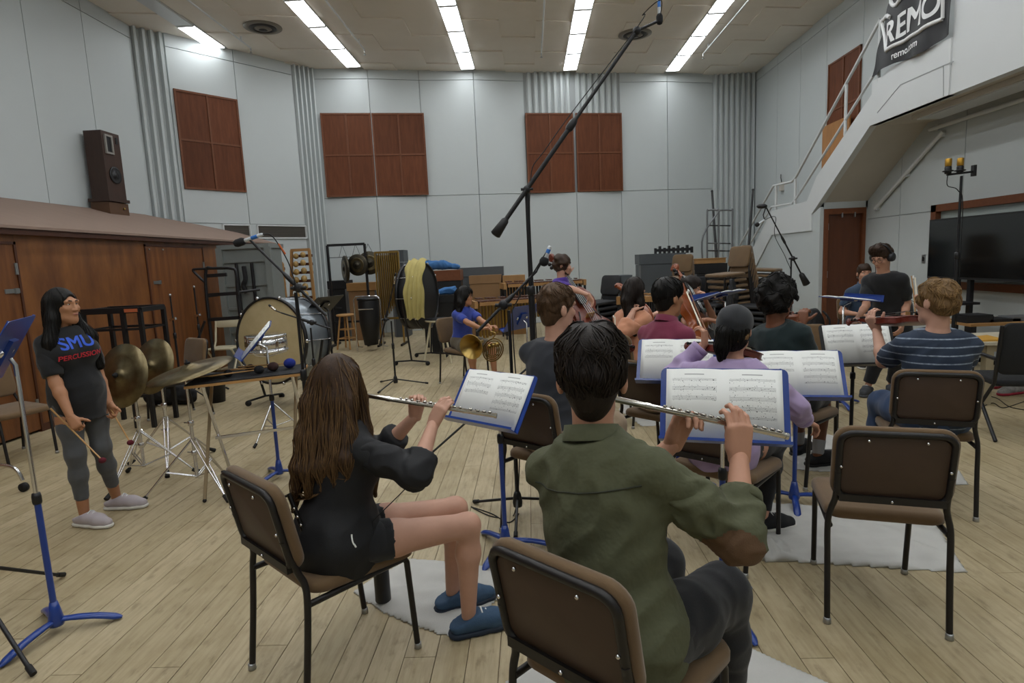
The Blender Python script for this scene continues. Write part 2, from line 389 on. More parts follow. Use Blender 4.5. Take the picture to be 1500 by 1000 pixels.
for y0, y1 in zip(ys[:-1], ys[1:]):
    for z0, z1 in ((0, 5.88), (5.88, CH+.04)):
        panel(wl, (XL, YN), pB, (y0-YN)/LL, (y1-YN)/LL, z0, z1, .03, .03)
w1 = wall_slab('wall_left_ribs', pB, pC, m=m_wall); ribs(w1, pB, pC, 0, 1, 0, CH+.03, 4)
wd = wall_slab('wall_left_diagonal', pC, pD)
for t0, t1 in ((0, .5), (.5, 1)):
    for z0, z1 in ((0, 2.62), (2.62, 5.88), (5.88, CH+.04)): panel(wd, pC, pD, t0, t1, z0, z1)
w2 = wall_slab('wall_corner_ribs', pD, pE, m=m_wall); ribs(w2, pD, pE, 0, 1, 0, CH+.03, 5)
wb = wall_slab('wall_back', pE, pF)
EF = (V((*pF, 0))-V((*pE, 0))).length
def fb(x): return (x-pE[0])/(pF[0]-pE[0])
bx = [-4.75, -3.56, -2.42, -1.17, .03, 1.24, 2.43, 3.64, 4.9]
for i in range(8):
    o0, o1 = (.02, .1) if i % 2 == 0 else (.1, .02)
    mid = 1 if i in (4, 5) else 0
    panel(wb, pE, pF, fb(bx[i]), fb(bx[i+1]), 0, 3.24, o0, o1)
    if mid: ribs(wb, pE, pF, fb(bx[i])+.005, fb(bx[i+1])-.004, 3.24, CH+.03, 7, .06)
    else:
        panel(wb, pE, pF, fb(bx[i]), fb(bx[i+1]), 3.24, 5.9, o0, o1); panel(wb, pE, pF, fb(bx[i]), fb(bx[i+1]), 5.9, CH+.04, o0, o1)
w3 = wall_slab('wall_back_ribs', pF, pG, m=m_wall); ribs(w3, pF, pG, 0, 1, 0, CH+.03, 8)
wr = wall_slab('wall_right', (XR, 16.4), (XR, YN))
yr = [16.4, 14.9, 13.7, 12.55, 11.25, 10.0, 8.6, 7.2, 5.8, 4.4, 3.0, 1.0, -1.5, YN]
for y0, y1 in zip(yr[:-1], yr[1:]):
    f0, f1 = (16.4-y0)/(16.4-YN), (16.4-y1)/(16.4-YN)
    for z0, z1 in ((0, 2.05), (2.05, 5.9), (5.9, CH+.04)): panel(wr, (XR, 16.4), (XR, YN), f0, f1, z0, z1, .015, .015)
wn = wall_slab('wall_near', (XR, YN), (XL, YN))
for k in range(8): panel(wn, (XR, YN), (XL, YN), k/8, (k+1)/8, 0, CH+.03)
# louvre vents low on the diagonal wall
for (x0, y0, x1, y1), lb in (((375, 330, 446, 347), 'long dark air grille in the splayed wall beside the ribbed corner'), ((325, 329, 364, 336), 'dark air grille in the splayed wall above the shed end')):
    A, B = onwall(x0, y0, pC, pD), onwall(x1, y0, pC, pD); z1 = A.z; z0 = z1-.27
    nn = V((pD[1]-pC[1], -(pD[0]-pC[0]), 0)).normalized(); t = thing('air_grille', lb, 'vent', (A.x, A.y, z0))
    fr = MB(); o = nn*.045
    for (p, q) in (((A, z0), (B, z0)), ((A, z1), (B, z1)), ((A, z0), (A, z1)), ((B, z0), (B, z1))):
        fr.beam((p[0].x+o.x, p[0].y+o.y, p[1]), (q[0].x+o.x, q[0].y+o.y, q[1]), .035, .03)
    fr.build('frame', m_white, t, world=True)
    MB().add([(A.x+nn.x*.034, A.y+nn.y*.034, z0), (B.x+nn.x*.034, B.y+nn.y*.034, z0), (B.x+nn.x*.034, B.y+nn.y*.034, z1), (A.x+nn.x*.034, A.y+nn.y*.034, z1)], [(0, 1, 2, 3)]).build('backing', mat('grille_dark', '#55504a', .8), t, world=True)
    for k in range(1, 8):
        z = z0+(z1-z0)*k/8; MB().beam((A.x+nn.x*.045, A.y+nn.y*.045, z), (B.x+nn.x*.045, B.y+nn.y*.045, z), .012, .006).build('slat', mat('grille_slat', '#6b655c', .6), t, world=True)
# ---- wooden acoustic panels
def wood_panel(label, A, B, z0, z1, nx, off, group='red-brown wooden acoustic panels'):
    """A, B plan points on the wall (left to right seen from the hall); nx boards across, two rows"""
    A, B = V((A[0], A[1], 0)), V((B[0], B[1], 0)); d = (B-A); L = d.length; u = d/L; n = V((d.y, -d.x, 0)).normalized()
    M = Matrix((u, -n, V((0, 0, 1)))).transposed().to_4x4(); M.translation = A+n*off+V((0, 0, z0)); H_ = z1-z0
    t = thing('acoustic_panel', label, 'wall panel', A+n*off+V((0, 0, z0)), 0, group)
    MB().box((0, 0, 0), (L, .02, H_), M).build('backing', m_redwood_d, t, world=True)
    for i in range(nx):
        for j in range(2):
            MB().box((L*i/nx+.02, -.018, H_*j/2+.02), (L*(i+1)/nx-.02, .0, H_*(j+1)/2-.02), M).build('board', m_redwood, t, world=True)
    for i in range(nx+1):
        x = min(max(L*i/nx, .018), L-.018); MB().box((x-.018, -.034, 0), (x+.018, -.0, H_), M).build('stile', m_redwood_d, t, world=True)
    for z in (.018, H_/2, H_-.018): MB().box((0, -.03, z-.018), (L, -.0, z+.018), M).build('rail', m_redwood_d, t, world=True)
def bwp(x): return (x, pE[1]+(pF[1]-pE[1])*fb(x))
wood_panel('wide red-brown wooden wall panel, left bay of the far wall', bwp(-4.66), bwp(-3.56), 3.26, 5.14, 2, .085)
wood_panel('wide red-brown wooden wall panel, beside the ribbed corner bay of the far wall', bwp(-3.54), bwp(-2.36), 3.26, 5.14, 2, .085)
wood_panel('red-brown wooden wall panel below ribs, left of white seam', bwp(.03), bwp(1.2), 3.24, 5.14, 2, .085)
wood_panel('red-brown wooden wall panel below ribs, right of white seam', bwp(1.27), bwp(2.44), 3.24, 5.14, 2, .085)
wood_panel('red-brown four-board wooden panel on the splayed wall above the shed', (pC[0]+.03, pC[1]+.05), (-5.9, 12.63), 3.27, 5.13, 2, .04)
wood_panel('dark red-brown wooden panel on the wall behind the stair railing', (XR, 12.42), (XR, 11.27), 3.3, 5.11, 2, .02)
q = [atX(*p, XR-.06) for p in ((1205, 190), (1252, 173), (1228, 212), (1201, 253))]
y0, y1 = 12.45, 11.45
MB().box((XR-.115, y1, 2.005), (XR-.085, y0, 3.95)).build('plywood_sheet', mat('light_plywood', '#b07b46', .5, var=.4, vs=4, stretch=(3, 3, .5)), label='light orange plywood sheet standing on the stairs against the wall', cat='plywood sheet')
# ---- storage shed along the left wall
XS, SE = -5.35, 12.3
shed = thing('storage_shed', 'long brown plywood storage shed with sloping roof along the left wall', 'shed', (XS, 4, 0))
def shedbox(name, y0, y1, z0, z1, x0=XS-.03, x1=XS, m=m_shed): return MB().box((x0, y0, z0), (x1, y1, z1)).build(name, m, shed, world=True)
for y0, y1 in ((-3.9, -1.4), (-1.4, 1.1), (1.1, 3.5), (6.12, 8.22), (9.72, 11.2), (11.2, SE)): shedbox('front_panel', y0+.002, y1-.002, .0, 2.13)
shedbox('front_panel', 3.5, 6.12, 2.03, 2.13); shedbox('front_panel', 8.22, 9.72, 2.06, 2.13)
MB().box((-6.02, SE-.03, 0), (XS, SE, 2.15)).build('end_panel', m_shed, shed, world=True)
def shed_door(y0, y1, z1, hy, leaves=1):
    d = MB().box((XS-.035, y0+.03, .03), (XS+.004, y1-.03, z1-.03)).build('door', m_sheddoor, shed, world=True)
    for a in ((y0, .0, y0+.028, z1), (y1-.028, 0, y1, z1), (y0, z1-.028, y1, z1)):
        MB().box((XS-.03, a[0], a[1]), (XS+.014, a[2], a[3])).build('door_trim', m_shedtrim, shed, world=True)
    h = MB().box((XS+.004, hy-.09, 1.50), (XS+.012, hy+.09, 1.545)).box((XS+.01, hy+.02, 1.495), (XS+.03, hy+.06, 1.55)); h.build('hasp', m_steel, d, world=True)
    for z in (.3, 1.75): MB().box((XS+.003, y1-.05, z-.06), (XS+.016, y1-.02, z+.06)).tube([(XS+.018, y1-.03, z-.06), (XS+.018, y1-.03, z+.06)], .007, 6).build('hinge', m_steel, d, world=True)
    for yy in (y0+.1, y0+.42): MB().ball((XS+.008, yy, z1-.07), .014, 8).build('bolt', m_steel, d, world=True)
shed_door(4.2, 6.12, 2.03, 6.0); shed_door(8.22, 9.72, 2.06, 8.42)
shedbox('front_panel', 3.5, 4.2, 0, 2.03)
rz_ = lambda x: 2.19+(XS+.1-x)/(XS+.1-XL)*.57
rp = [(XS+.1, -3.9), (XS+.1, SE+.1), (-6.1, SE+.1), (-6.62, 11.6), (XL+.15, 11.0), (XL+.05, 10.9), (XL+.05, -3.9)]; nr_ = len(rp)
MB().add([(x, y, rz_(x)) for x, y in rp]+[(x, y, rz_(x)-.03) for x, y in rp], [list(range(nr_)), list(range(nr_, 2*nr_))[::-1]]+[(i, nr_+i, nr_+(i+1) % nr_, (i+1) % nr_) for i in range(nr_)]).build('roof', m_roof, shed, world=True)
MB().box((XS+.045, -3.9, 2.1), (XS+.075, SE+.08, 2.165)).build('fascia', m_shedtrim, shed, world=True)
MB().box((XS+.0, -3.9, 0), (XS+.012, 3.5, .08)).box((XS, 6.12, 0), (XS+.012, 8.2, .08)).build('plinth', m_shedtrim, shed, world=True)
# ---- old loudspeaker on the shed roof
_d = ray(152, 310); _k = .57/(XS+.1-XL); p = CAM+_d*((2.19+_k*(XS+.1)-EYE)/(_d.z+_k*_d.x)); p += V((.12, 0, -.12*_k)); zr = p.z      # where the roof carries it
yb = p.y; xf = p.x
ql = atY(104, 300, yb); sd = min(xf-ql.x, xf-(XL+.09))
spk = thing('loudspeaker', 'tall dark walnut loudspeaker with horn and woofer on the shed roof', 'speaker', (xf-sd/2, yb+.2, 2.4))
m_wal = mat('walnut_veneer', '#3f2a20', .45, var=.6, vs=5, stretch=(6, 6, .6), col2='#2a1a13')
zt = atY(143, 190, yb).z; fw = .42
MB().prism([(xf-sd, zr+.3*sd), (xf, zr-.01), (xf, zr+.19), (xf-sd, zr+.2)], -yb-fw-.02, -yb+.02, Matrix.Rotation(math.radians(90), 4, 'X')).build('plinth', mat('speaker_plinth', '#5a3d26', .5, var=.4, vs=5), spk, world=True)
zb = zr+.25
MB().box((xf-sd-.02, yb-.04, zb-.05), (xf+.03, yb+fw+.03, zb)).build('base_moulding', m_wal, spk, world=True)
MB().box((xf-sd+.02, yb, zb), (xf, yb+fw, zt)).build('cabinet', m_wal, spk, world=True)
hz = zt-.2
hb = MB()
for b_ in ((yb+.05, hz-.15, yb+.08, hz+.15), (yb+.2, hz-.15, yb+.23, hz+.15), (yb+.08, hz+.12, yb+.2, hz+.15), (yb+.08, hz-.15, yb+.2, hz-.12)): hb.box((xf-.0, b_[0], b_[1]), (xf+.025, b_[2], b_[3]))
hb.build('horn_flange', mat('horn_grey', '#8d8a84', .5), spk, world=True)
MB().box((xf, yb+.08, hz-.12), (xf+.006, yb+.2, hz+.12)).build('horn_mouth', m_blackp, spk, world=True)
RX = Matrix.Rotation(math.radians(90), 4, 'Y')
wz = zb+(zt-zb)*.36
MB().lathe([(.135, 0), (.135, .015), (.11, .012), (.04, -.0), (.035, .02), (0, .025)], 28, Matrix.Translation((xf, yb+.21, wz)) @ RX).build('woofer', m_blackp, spk, world=True)
MB().box((xf, yb+.32, zt-.16), (xf+.008, yb+.37, zt-.06)).build('tweeter', m_blackp, spk, world=True)
MB().ball((xf+.02, yb+.3, zr+.1), .02, 8).build('knob', m_brass, spk, world=True)
# ---- stairs, balcony, recess under it
bal = struct('wall_balcony', MB().box((XB, YN, 3.36), (XB+.12, 7.72, CH+.03)).box((XB, 7.72, 3.36), (XB+.12, 9.42, 4.0)), m_white)
st = thing('staircase', 'white staircase with steel railing climbing to the balcony', 'staircase', (XB, 12, 0))
def yzpoly(mb, poly, x0, x1, **k):
    M = Matrix(((0, 0, 1, 0), (1, 0, 0, 0), (0, 1, 0, 0), (0, 0, 0, 1))); mb.prism(poly, x0, x1, M); return mb
yzpoly(MB(), [(11.2, 2.2), (9.4, 3.36), (7.72, 3.36), (7.72, 4.02), (8.96, 4.05), (11.05, 2.84)], XB-.02, XB+.08).build('stringer', m_white, st, world=True)
yzpoly(MB(), [(11.2, 2.2), (11.05, 2.84), (11.4, 2.45), (13.0, 2.4), (15.9, .35), (15.9, 0), (15.5, 0), (13.0, 1.9), (11.2, 1.9)], XB-.02, XB+.08).build('stringer', m_white, st, world=True)
yzpoly(MB(), [(10.93, 0), (15.4, 0), (13.0, 1.9), (11.2, 2.2), (10.93, 2.3)], XB+.005, XB+.06).build('side_panel', m_wall, st, world=True)
yzpoly(MB(), [(11.2, 2.2), (9.4, 3.36), (9.4, 3.45), (11.2, 2.3)], XB+.08, XR).build('soffit', m_soffit, st, world=True)
for k in range(7):
    y = 11.1-k*.28; z = 2.25+.175*k+.42
    if y > 9.2: MB().box((XB+.08, y-.3, z-.03), (XR-.02, y, z)).build('tread', m_soffit, st, world=True)
for k in range(9): MB().box((XB+.08, 15.7-k*.3-.31, .18*(k+1)-.03), (XR-.02, 15.7-k*.3, .18*(k+1))).build('tread', m_soffit, st, world=True)
MB().box((XB+.08, 11.1, 1.95), (XR-.02, 13.0, 2.0)).build('landing', m_soffit, st, world=True)
def railp(pts): return [atX(*p, XB+.02) for p in pts]
top = railp([(1072, 380), (1133, 272), (1160, 266), (1166, 259), (1265, 75), (1290, 28)]); midr = railp([(1080, 390), (1130, 303), (1160, 298), (1168, 288), (1283, 105)])
MB().tube(top, .024, 8).build('handrail', m_white, st, world=True); MB().tube(midr, .022, 8).build('mid_rail', m_white, st, world=True)
for a, b in (((1165, 262), (1164, 318)), ((1240, 124), (1239, 198)), ((1137, 272), (1138, 325)), ((1098, 334), (1099, 385)), ((1290, 30), (1289, 120))):
    A, B = railp([a, b]); B = V((A.x, A.y, B.z)); MB().tube([A, B], .024, 8).build('railing_post', m_white, st, world=True)
# incised joints on the balcony face
tr = MB()
P = [atX(*p, XB-.022) for p in ((1285, 165), (1319, 124), (1382, 96))]
for a, b in zip(P[:-1], P[1:]): tr.beam(a, b, .004, .012)
tr.beam(P[-1], atX(1382, 141, XB-.022), .004, .012); tr.beam(P[-1], atX(1397, 90, XB-.022), .004, .012)
tr.build('joint_line', m_wallgap, st, world=True)
sof = struct('ceiling_under_balcony', MB().box((XB+.12, YN, 3.36), (XR, 9.42, 3.44)), m_soffit)
# door wall below the stairs
struct('wall_under_stairs', MB().box((XB+.06, 10.93, 0), (5.27, 11.05, 2.4)).box((XB+.06, 10.93, 2.26), (XR, 11.05, 2.5)).box((6.0, 10.93, 0), (XR, 11.05, 2.4)), m_wall)
dr = struct('door_1', MB().box((5.345, 10.96, .01), (5.955, 11.0, 2.16)), m_door)
for a in ((5.27, 0, 5.345, 2.26), (5.955, 0, 6.0, 2.26), (5.345, 2.16, 5.955, 2.26)): MB().box((a[0], 10.905, a[1]), (a[2], 11.02, a[3])).build('door_frame', m_redwood_d, dr)
for z in (.35, 1.1, 1.95): MB().box((5.34, 10.945, z-.06), (5.37, 10.965, z+.06)).build('hinge', m_steel, dr)
for x in (5.58, 5.8): MB().box((x-.01, 10.89, 2.1), (x+.01, 10.92, 2.18)).build('coat_hook', m_steel, dr)
MB().tube([(5.9, 10.96, 1.02), (5.9, 10.9, 1.02)], .012, 8).ball((5.9, 10.885, 1.02), .03, 10).build('door_knob', m_steel, dr)
# window with brown trim behind the screen
wx = XR-.02; wy0, wy1, wz0, wz1 = 4.2, 9.12, .93, 2.13
win = struct('window_1', MB().box((XR-.01, wy0, wz0), (XR, wy1, wz1)), mat('window_blind', '#b9beb8', .4))
for b_ in ((wy1-.11, wz0, wy1, wz1), (wy0, wz0, wy0+.11, wz1), (wy0, wz1-.1, wy1, wz1), (wy0, wz0, wy1, wz0+.1), ((wy0+wy1)/2-.05, wz0, (wy0+wy1)/2+.05, wz1)): MB().box((XR-.1, b_[0], b_[1]), (XR-.012, b_[2], b_[3])).build('window_frame', m_redwood_d, win)
gl = mat('window_glass', '#9fa8a4', .08, spec=.6)
for a, b in ((wy0+.11, (wy0+wy1)/2-.05), ((wy0+wy1)/2+.05, wy1-.11)): MB().box((XR-.022, a, wz0+.1), (XR-.014, b, wz1-.1)).build('pane', gl, win)
# pipes and dead fixture under the balcony
for pts, lb in ((((1282, 306), (1382, 192)), 'white pipe slanting up under the stairs to the soffit'), (((1362, 190), (1500, 148)), 'white pipe running level under the balcony')):
    A, B = [atX(*p, XR-.06) for p in pts]
    if pts[1][0] == 1500: B = V((A.x, 2.0, A.z))
    t = thing('wall_pipe', lb, 'pipe', A); MB().tube([A, B], .03, 10).build('pipe', m_white, t, world=True)
    for f in (.02, .5, .97): c = A.lerp(B, f); MB().box((c.x, c.y-.03, c.z-.045), (XR-.012, c.y+.03, c.z+.045)).build('clamp', m_white, t, world=True)
t = thing('soffit_light', 'unlit long fluorescent fixture on the soffit under the balcony', 'ceiling light', (5.62, 7.2, 3.358))
MB().box((-.2, -1.6, -.06), (.2, 1.6, 0)).build('housing', m_soffit, t); MB().box((-.16, -1.55, -.075), (.16, 1.55, -.06)).build('diffuser', m_dead, t)
# wall switch
c = atX(1353, 379, XR-.02); t = thing('wall_switch', 'small dark wall switch between the door and the screen', 'switch', c)
MB().cbox((.0, 0, 0), (.012, .08, .13)).build('plate', m_steel, t); MB().cbox((-.008, 0, 0), (.012, .035, .07)).build('rocker', m_blackp, t)
c = onwall(1148, 273, (XR, 16), (XR, 0)); t = thing('alarm_horn', 'small grey wall box above the lower stair flight', 'wall box', (XR-.05, c.y, c.z)); MB().cbox((0, 0, 0), (.08, .12, .2)).build('box', m_soffit, t); MB().tube([(0, 0, .1), (-.02, 0, .2), (0, .05, .28)], .012, 6).build('cable', m_blackp, t)
# ---- banner on the railing
bx_ = XB-.06
bn = thing('banner', 'black vinyl banner with white crown logo and REMO lettering on the railing', 'banner', (bx_, 8.4, 4.05))
poly = [(9.36, 4.04), (8.95, 4.02), (8.5, 4.05), (8.1, 4.1), (7.74, 4.12), (7.7, 4.6), (7.72, 5.25), (8.3, 5.2), (8.92, 5.08), (9.28, 4.55)]
n = 28; vs = []; fs = []; idx = {}
def inpoly(x, y, P):
    c = False
    for i in range(len(P)):
        x1, y1 = P[i]; x2, y2 = P[i-1]
        if (y1 > y) != (y2 > y) and x < (x2-x1)*(y-y1)/(y2-y1)+x1: c = not c
    return c
def wave(y, z): return .018*math.sin(9*y+3*z)+.012*math.sin(17*y-6*z)
mb = MB(); NB = 26
for i in range(NB):
    for j in range(2*NB+1):
        tv = j/(2*NB); s_ = i/(NB-1)
        lo = 4.04+.08*(1-tv)*.0+.03*math.sin(7*tv); hi_ = 5.08+.17*tv
        yl = 9.36-.44*s_; yr_ = 7.72
        y = yl+(yr_-yl)*tv; z = lo+(hi_-lo)*s_
        vs.append((bx_+wave(y, z), y, z))
for i in range(NB-1):
    for j in range(2*NB):
        a = i*(2*NB+1)+j; fs.append((a, a+1, a+2*NB+2, a+2*NB+1))
nv = len(vs); vs2 = vs+[(x+.006, y, z) for x, y, z in vs]; fs2 = fs+[tuple(i+nv for i in f[::-1]) for f in fs]
MB().add(vs2, fs2, True).build('cloth', mat('banner_vinyl', '#121216', .55, var=.3, vs=4), bn, world=True)
m_print = mat('white_print', '#dfe0e0', .5)
def on_banner(mb, vs, fs, cy, cz, rot=0., sy=1.):
    out = []
    for x, y, z in vs:
        a, b = x*math.cos(rot)-y*math.sin(rot), x*math.sin(rot)+y*math.cos(rot); Y_, Z_ = cy-a*sy, cz+b
        out.append((bx_+wave(Y_, Z_)-.005, Y_, Z_))
    mb.add(out, fs); return mb
mb = MB(); v_, f_ = fine_tris(*text_mesh('REMO', .42, 0, True, .1), 5); on_banner(mb, v_, f_, 8.46, 4.5, math.radians(2), 1.0); mb.build('lettering', m_print, bn, world=True)
mb = MB(); v_, f_ = fine_tris(*text_mesh('remo.com', .13, 0, True)); on_banner(mb, v_, f_, 8.55, 4.16, math.radians(1)); mb.build('lettering', m_print, bn, world=True)
mb = MB()
def stroke(pts, wd=.028):
    for a, b in zip(pts[:-1], pts[1:]):
        n = max(2, int((V(b)-V(a)).length/.05))
        L_ = [V(a).lerp(V(b), k/n) for k in range(n+1)]
        mb.tube([(bx_+wave(p.x, p.y)-.004, p.x, p.y) for p in L_], wd, 6, flat=1)
stroke([(9.16, 4.74), (8.98, 4.29), (7.86, 4.29), (7.78, 5.12)])
stroke([(9.16, 4.74)]+[(9.0, 4.76), (8.9, 4.7)])
for cy in (8.75, 8.35, 7.98): stroke([(cy+.2*math.cos(a), 4.98-.17*math.sin(a)) for a in [math.pi*k/8 for k in range(9)]])
mb.build('crown_outline', m_print, bn, world=True)
# ================================================================== LIBRARY OF THINGS
m_pad = mat('tan_upholstery', '#6b5336', .85, var=.25, vs=9, bump=.12, bs=350, sheen=.2)
m_backp = mat('brown_back_panel', '#443226', .5, var=.2, vs=12)
m_frame = mat('dark_chair_frame', '#1d1a19', .42, .2)
m_blue = mat('blue_enamel', '#153b8c', .28, var=.15, vs=6, coat=.3)
m_grey = mat('grey_metal', '#77797b', .4, .6)
m_silver = mat('flute_silver', '#c9c5bd', .16, 1., var=.15, vs=30)
m_rubber = mat('rubber', '#101011', .7)
m_paper = mat('paper', '#e4e5e1', .8)
m_orangew = mat('orange_varnish', '#8a4315', .35, var=.5, vs=7, col2='#6b2c0c', coat=.15)
m_redvarn = mat('red_varnish', '#6e2413', .35, var=.5, vs=7, col2='#46140b', coat=.2)
m_ebony = mat('ebony', '#121010', .3)
m_bow = mat('bow_stick', '#7a4a28', .35)
m_lightwood = mat('light_wood', '#b98d56', .45, var=.4, vs=5, stretch=(4, 4, .6), col2='#9a6f3e')
m_darkwood = mat('rosewood_bar', '#5a3527', .4, var=.5, vs=6, stretch=(1, 5, 5), col2='#3f2219')
m_gold = mat('gold_resonator', '#a8894a', .3, .9)
m_bronze = mat('cymbal_bronze', '#877a5c', .36, .95, var=.8, vs=9, col2='#4f4530', bump=.06, bs=120)
m_brassd = mat('aged_brass', '#80683a', .35, .9, var=.5, vs=20, col2='#4a3a1e')
m_gong = mat('gong_bronze', '#4f4a3e', .45, .8, var=.6, vs=9, col2='#2e2b25')
m_skin_head = mat('calf_drumhead', '#c3b28a', .6, var=.5, vs=4, col2='#a08c62')
def page_material():
    m = bpy.data.materials.new('printed_score'); m.use_nodes = True; nt = m.node_tree; N = nt.nodes; L = nt.links; b = N['Principled BSDF']; b.inputs['Roughness'].default_value = .85
    tc = N.new('ShaderNodeTexCoord'); sp = N.new('ShaderNodeSeparateXYZ'); L.new(tc.outputs['Object'], sp.inputs[0])
    def mt(op, a, c=None, d=None):
        n = N.new('ShaderNodeMath'); n.operation = op
        for i, x in enumerate((a, c, d)):
            if x is None: continue
            if hasattr(x, 'links'): L.new(x, n.inputs[i])
            else: n.inputs[i].default_value = x
        return n.outputs[0]
    x, z = sp.outputs['X'], sp.outputs['Z']
    ax = mt('ABSOLUTE', x); inx = mt('MULTIPLY', mt('GREATER_THAN', ax, .025), mt('LESS_THAN', ax, .205))
    row = mt('FRACT', mt('DIVIDE', mt('ADD', z, .5), .042)); band = mt('LESS_THAN', mt('ABSOLUTE', mt('SUBTRACT', row, .5)), .21)
    zlim = mt('MULTIPLY', mt('LESS_THAN', z, .112), mt('GREATER_THAN', z, mt('MULTIPLY_ADD', mt('GREATER_THAN', x, 0), .075, -.06)))
    ln = mt('LESS_THAN', mt('FRACT', mt('MULTIPLY', row, 11.9)), .26)
    oi = N.new('ShaderNodeObjectInfo')
    no = N.new('ShaderNodeTexNoise'); no.noise_dimensions = '4D'; no.inputs['Scale'].default_value = 210; no.inputs['Detail'].default_value = 1; L.new(tc.outputs['Object'], no.inputs['Vector']); L.new(mt('MULTIPLY', oi.outputs['Random'], 40), no.inputs['W'])
    near = mt('LESS_THAN', mt('ABSOLUTE', mt('SUBTRACT', row, .5)), .4)
    notes = mt('MULTIPLY', mt('GREATER_THAN', no.outputs['Fac'], .66), near)
    ink = mt('MULTIPLY', mt('MULTIPLY', mt('MAXIMUM', mt('MULTIPLY', ln, mt('MULTIPLY', band, .75)), notes), inx), zlim)
    tt = mt('MULTIPLY', mt('LESS_THAN', mt('ABSOLUTE', mt('SUBTRACT', z, .128)), .0022), mt('LESS_THAN', mt('ABSOLUTE', mt('SUBTRACT', ax, .115)), .04))
    ink = mt('MAXIMUM', ink, mt('MULTIPLY', tt, .6))
    mx = N.new('ShaderNodeMix'); mx.data_type = 'RGBA'; mx.inputs['A'].default_value = (*lin('#e2e3df'), 1); mx.inputs['B'].default_value = (*lin('#2a2a2c'), 1); L.new(ink, mx.inputs['Factor']); L.new(mx.outputs['Result'], b.inputs['Base Color'])
    return m
m_score = page_material()
# ------------------------------------------------------------------ padded stacking chair (faces local +Y)
def chair(label, loc, rz, group='brown padded music chairs'):
    t = thing('music_chair', label, 'chair', loc, rz, group)
    MB().pad(.45, .46, .05, .06, place(Matrix.Rotation(math.radians(90-3), 4, 'X'), (0, .02, .455)) @ Matrix.Rotation(math.pi, 4, 'Y'), bev=.02).build('seat', m_pad, t)
    B = place(Matrix.Rotation(math.radians(11), 4, 'X'), (0, -.272, .715))
    back = MB().pad(.44, .335, .042, .07, B, bev=.018, curve=.16).build('backrest', m_pad, t)
    Bp = B @ Matrix.Translation((0, -.026, 0))
    MB().pad(.372, .272, .008, .045, Bp, bev=.003, curve=.16).build('back_panel', m_backp, back)
    # frame loop round the rear of the back
    lp = []
    for cx, cz, a0 in ((1, 1, 0), (-1, 1, 90), (-1, -1, 180), (1, -1, 270)):
        for i in range(6):
            a = math.radians(a0+90*i/5); x, z = cx*.145+.052*math.cos(a), cz*.105+.045*math.sin(a); lp.append(B @ V((x, -.03+.16*x*x, z)))
    MB().tube(lp, .0135, 6, closed=True).build('back_frame', m_frame, t)
    MB().beam(B @ V((-.19, -.03, -.145)), B @ V((.19, -.03, -.145)), .022, .03).build('back_rail', m_frame, t)
    for x, z in ((-.1, .125), (.1, .125), (-.19, 0), (.19, 0), (0, -.145)):
        MB().ball(B @ V((x, -.043+.16*x*x, z)), .0065, 8).build('screw', m_chrome, t)
    for s in (-1, 1):
        MB().tube(bez([(s*.222, -.285, .0), (s*.222, -.255, .25), (s*.222, -.238, .43), (s*.21, -.235, .5), (s*.198, -.255, .56), (s*.198, -.292, .68)], 5), .0125, 8).build('leg', m_frame, t)
        MB().tube([(s*.2, .235, .0), (s*.205, .205, .40), (s*.205, .19, .425)], .0125, 8).build('leg', m_frame, t)
        MB().tube([(s*.205, .2, .42), (s*.215, -.24, .425)], .0125, 8).build('seat_rail', m_frame, t)
        for y in (-.285, .235): MB().lathe([(.013, .0), (.016, .002), (.015, .025), (.012, .027)], 10, Matrix.Translation((s*(.222 if y < 0 else .2), y, 0))).build('foot_glide', m_steel, t)
    return t
CH0 = []
_chair_first = []
def put_chair(label, x, y, face):
    """face: plan direction the sitter looks"""
    rz = -math.atan2(face[0], face[1])
    if not _chair_first:
        c = chair(label, (x, y, 0), rz); _chair_first.append(c); return c
    return copy_tree(_chair_first[0], (x, y, 0), rz, label)
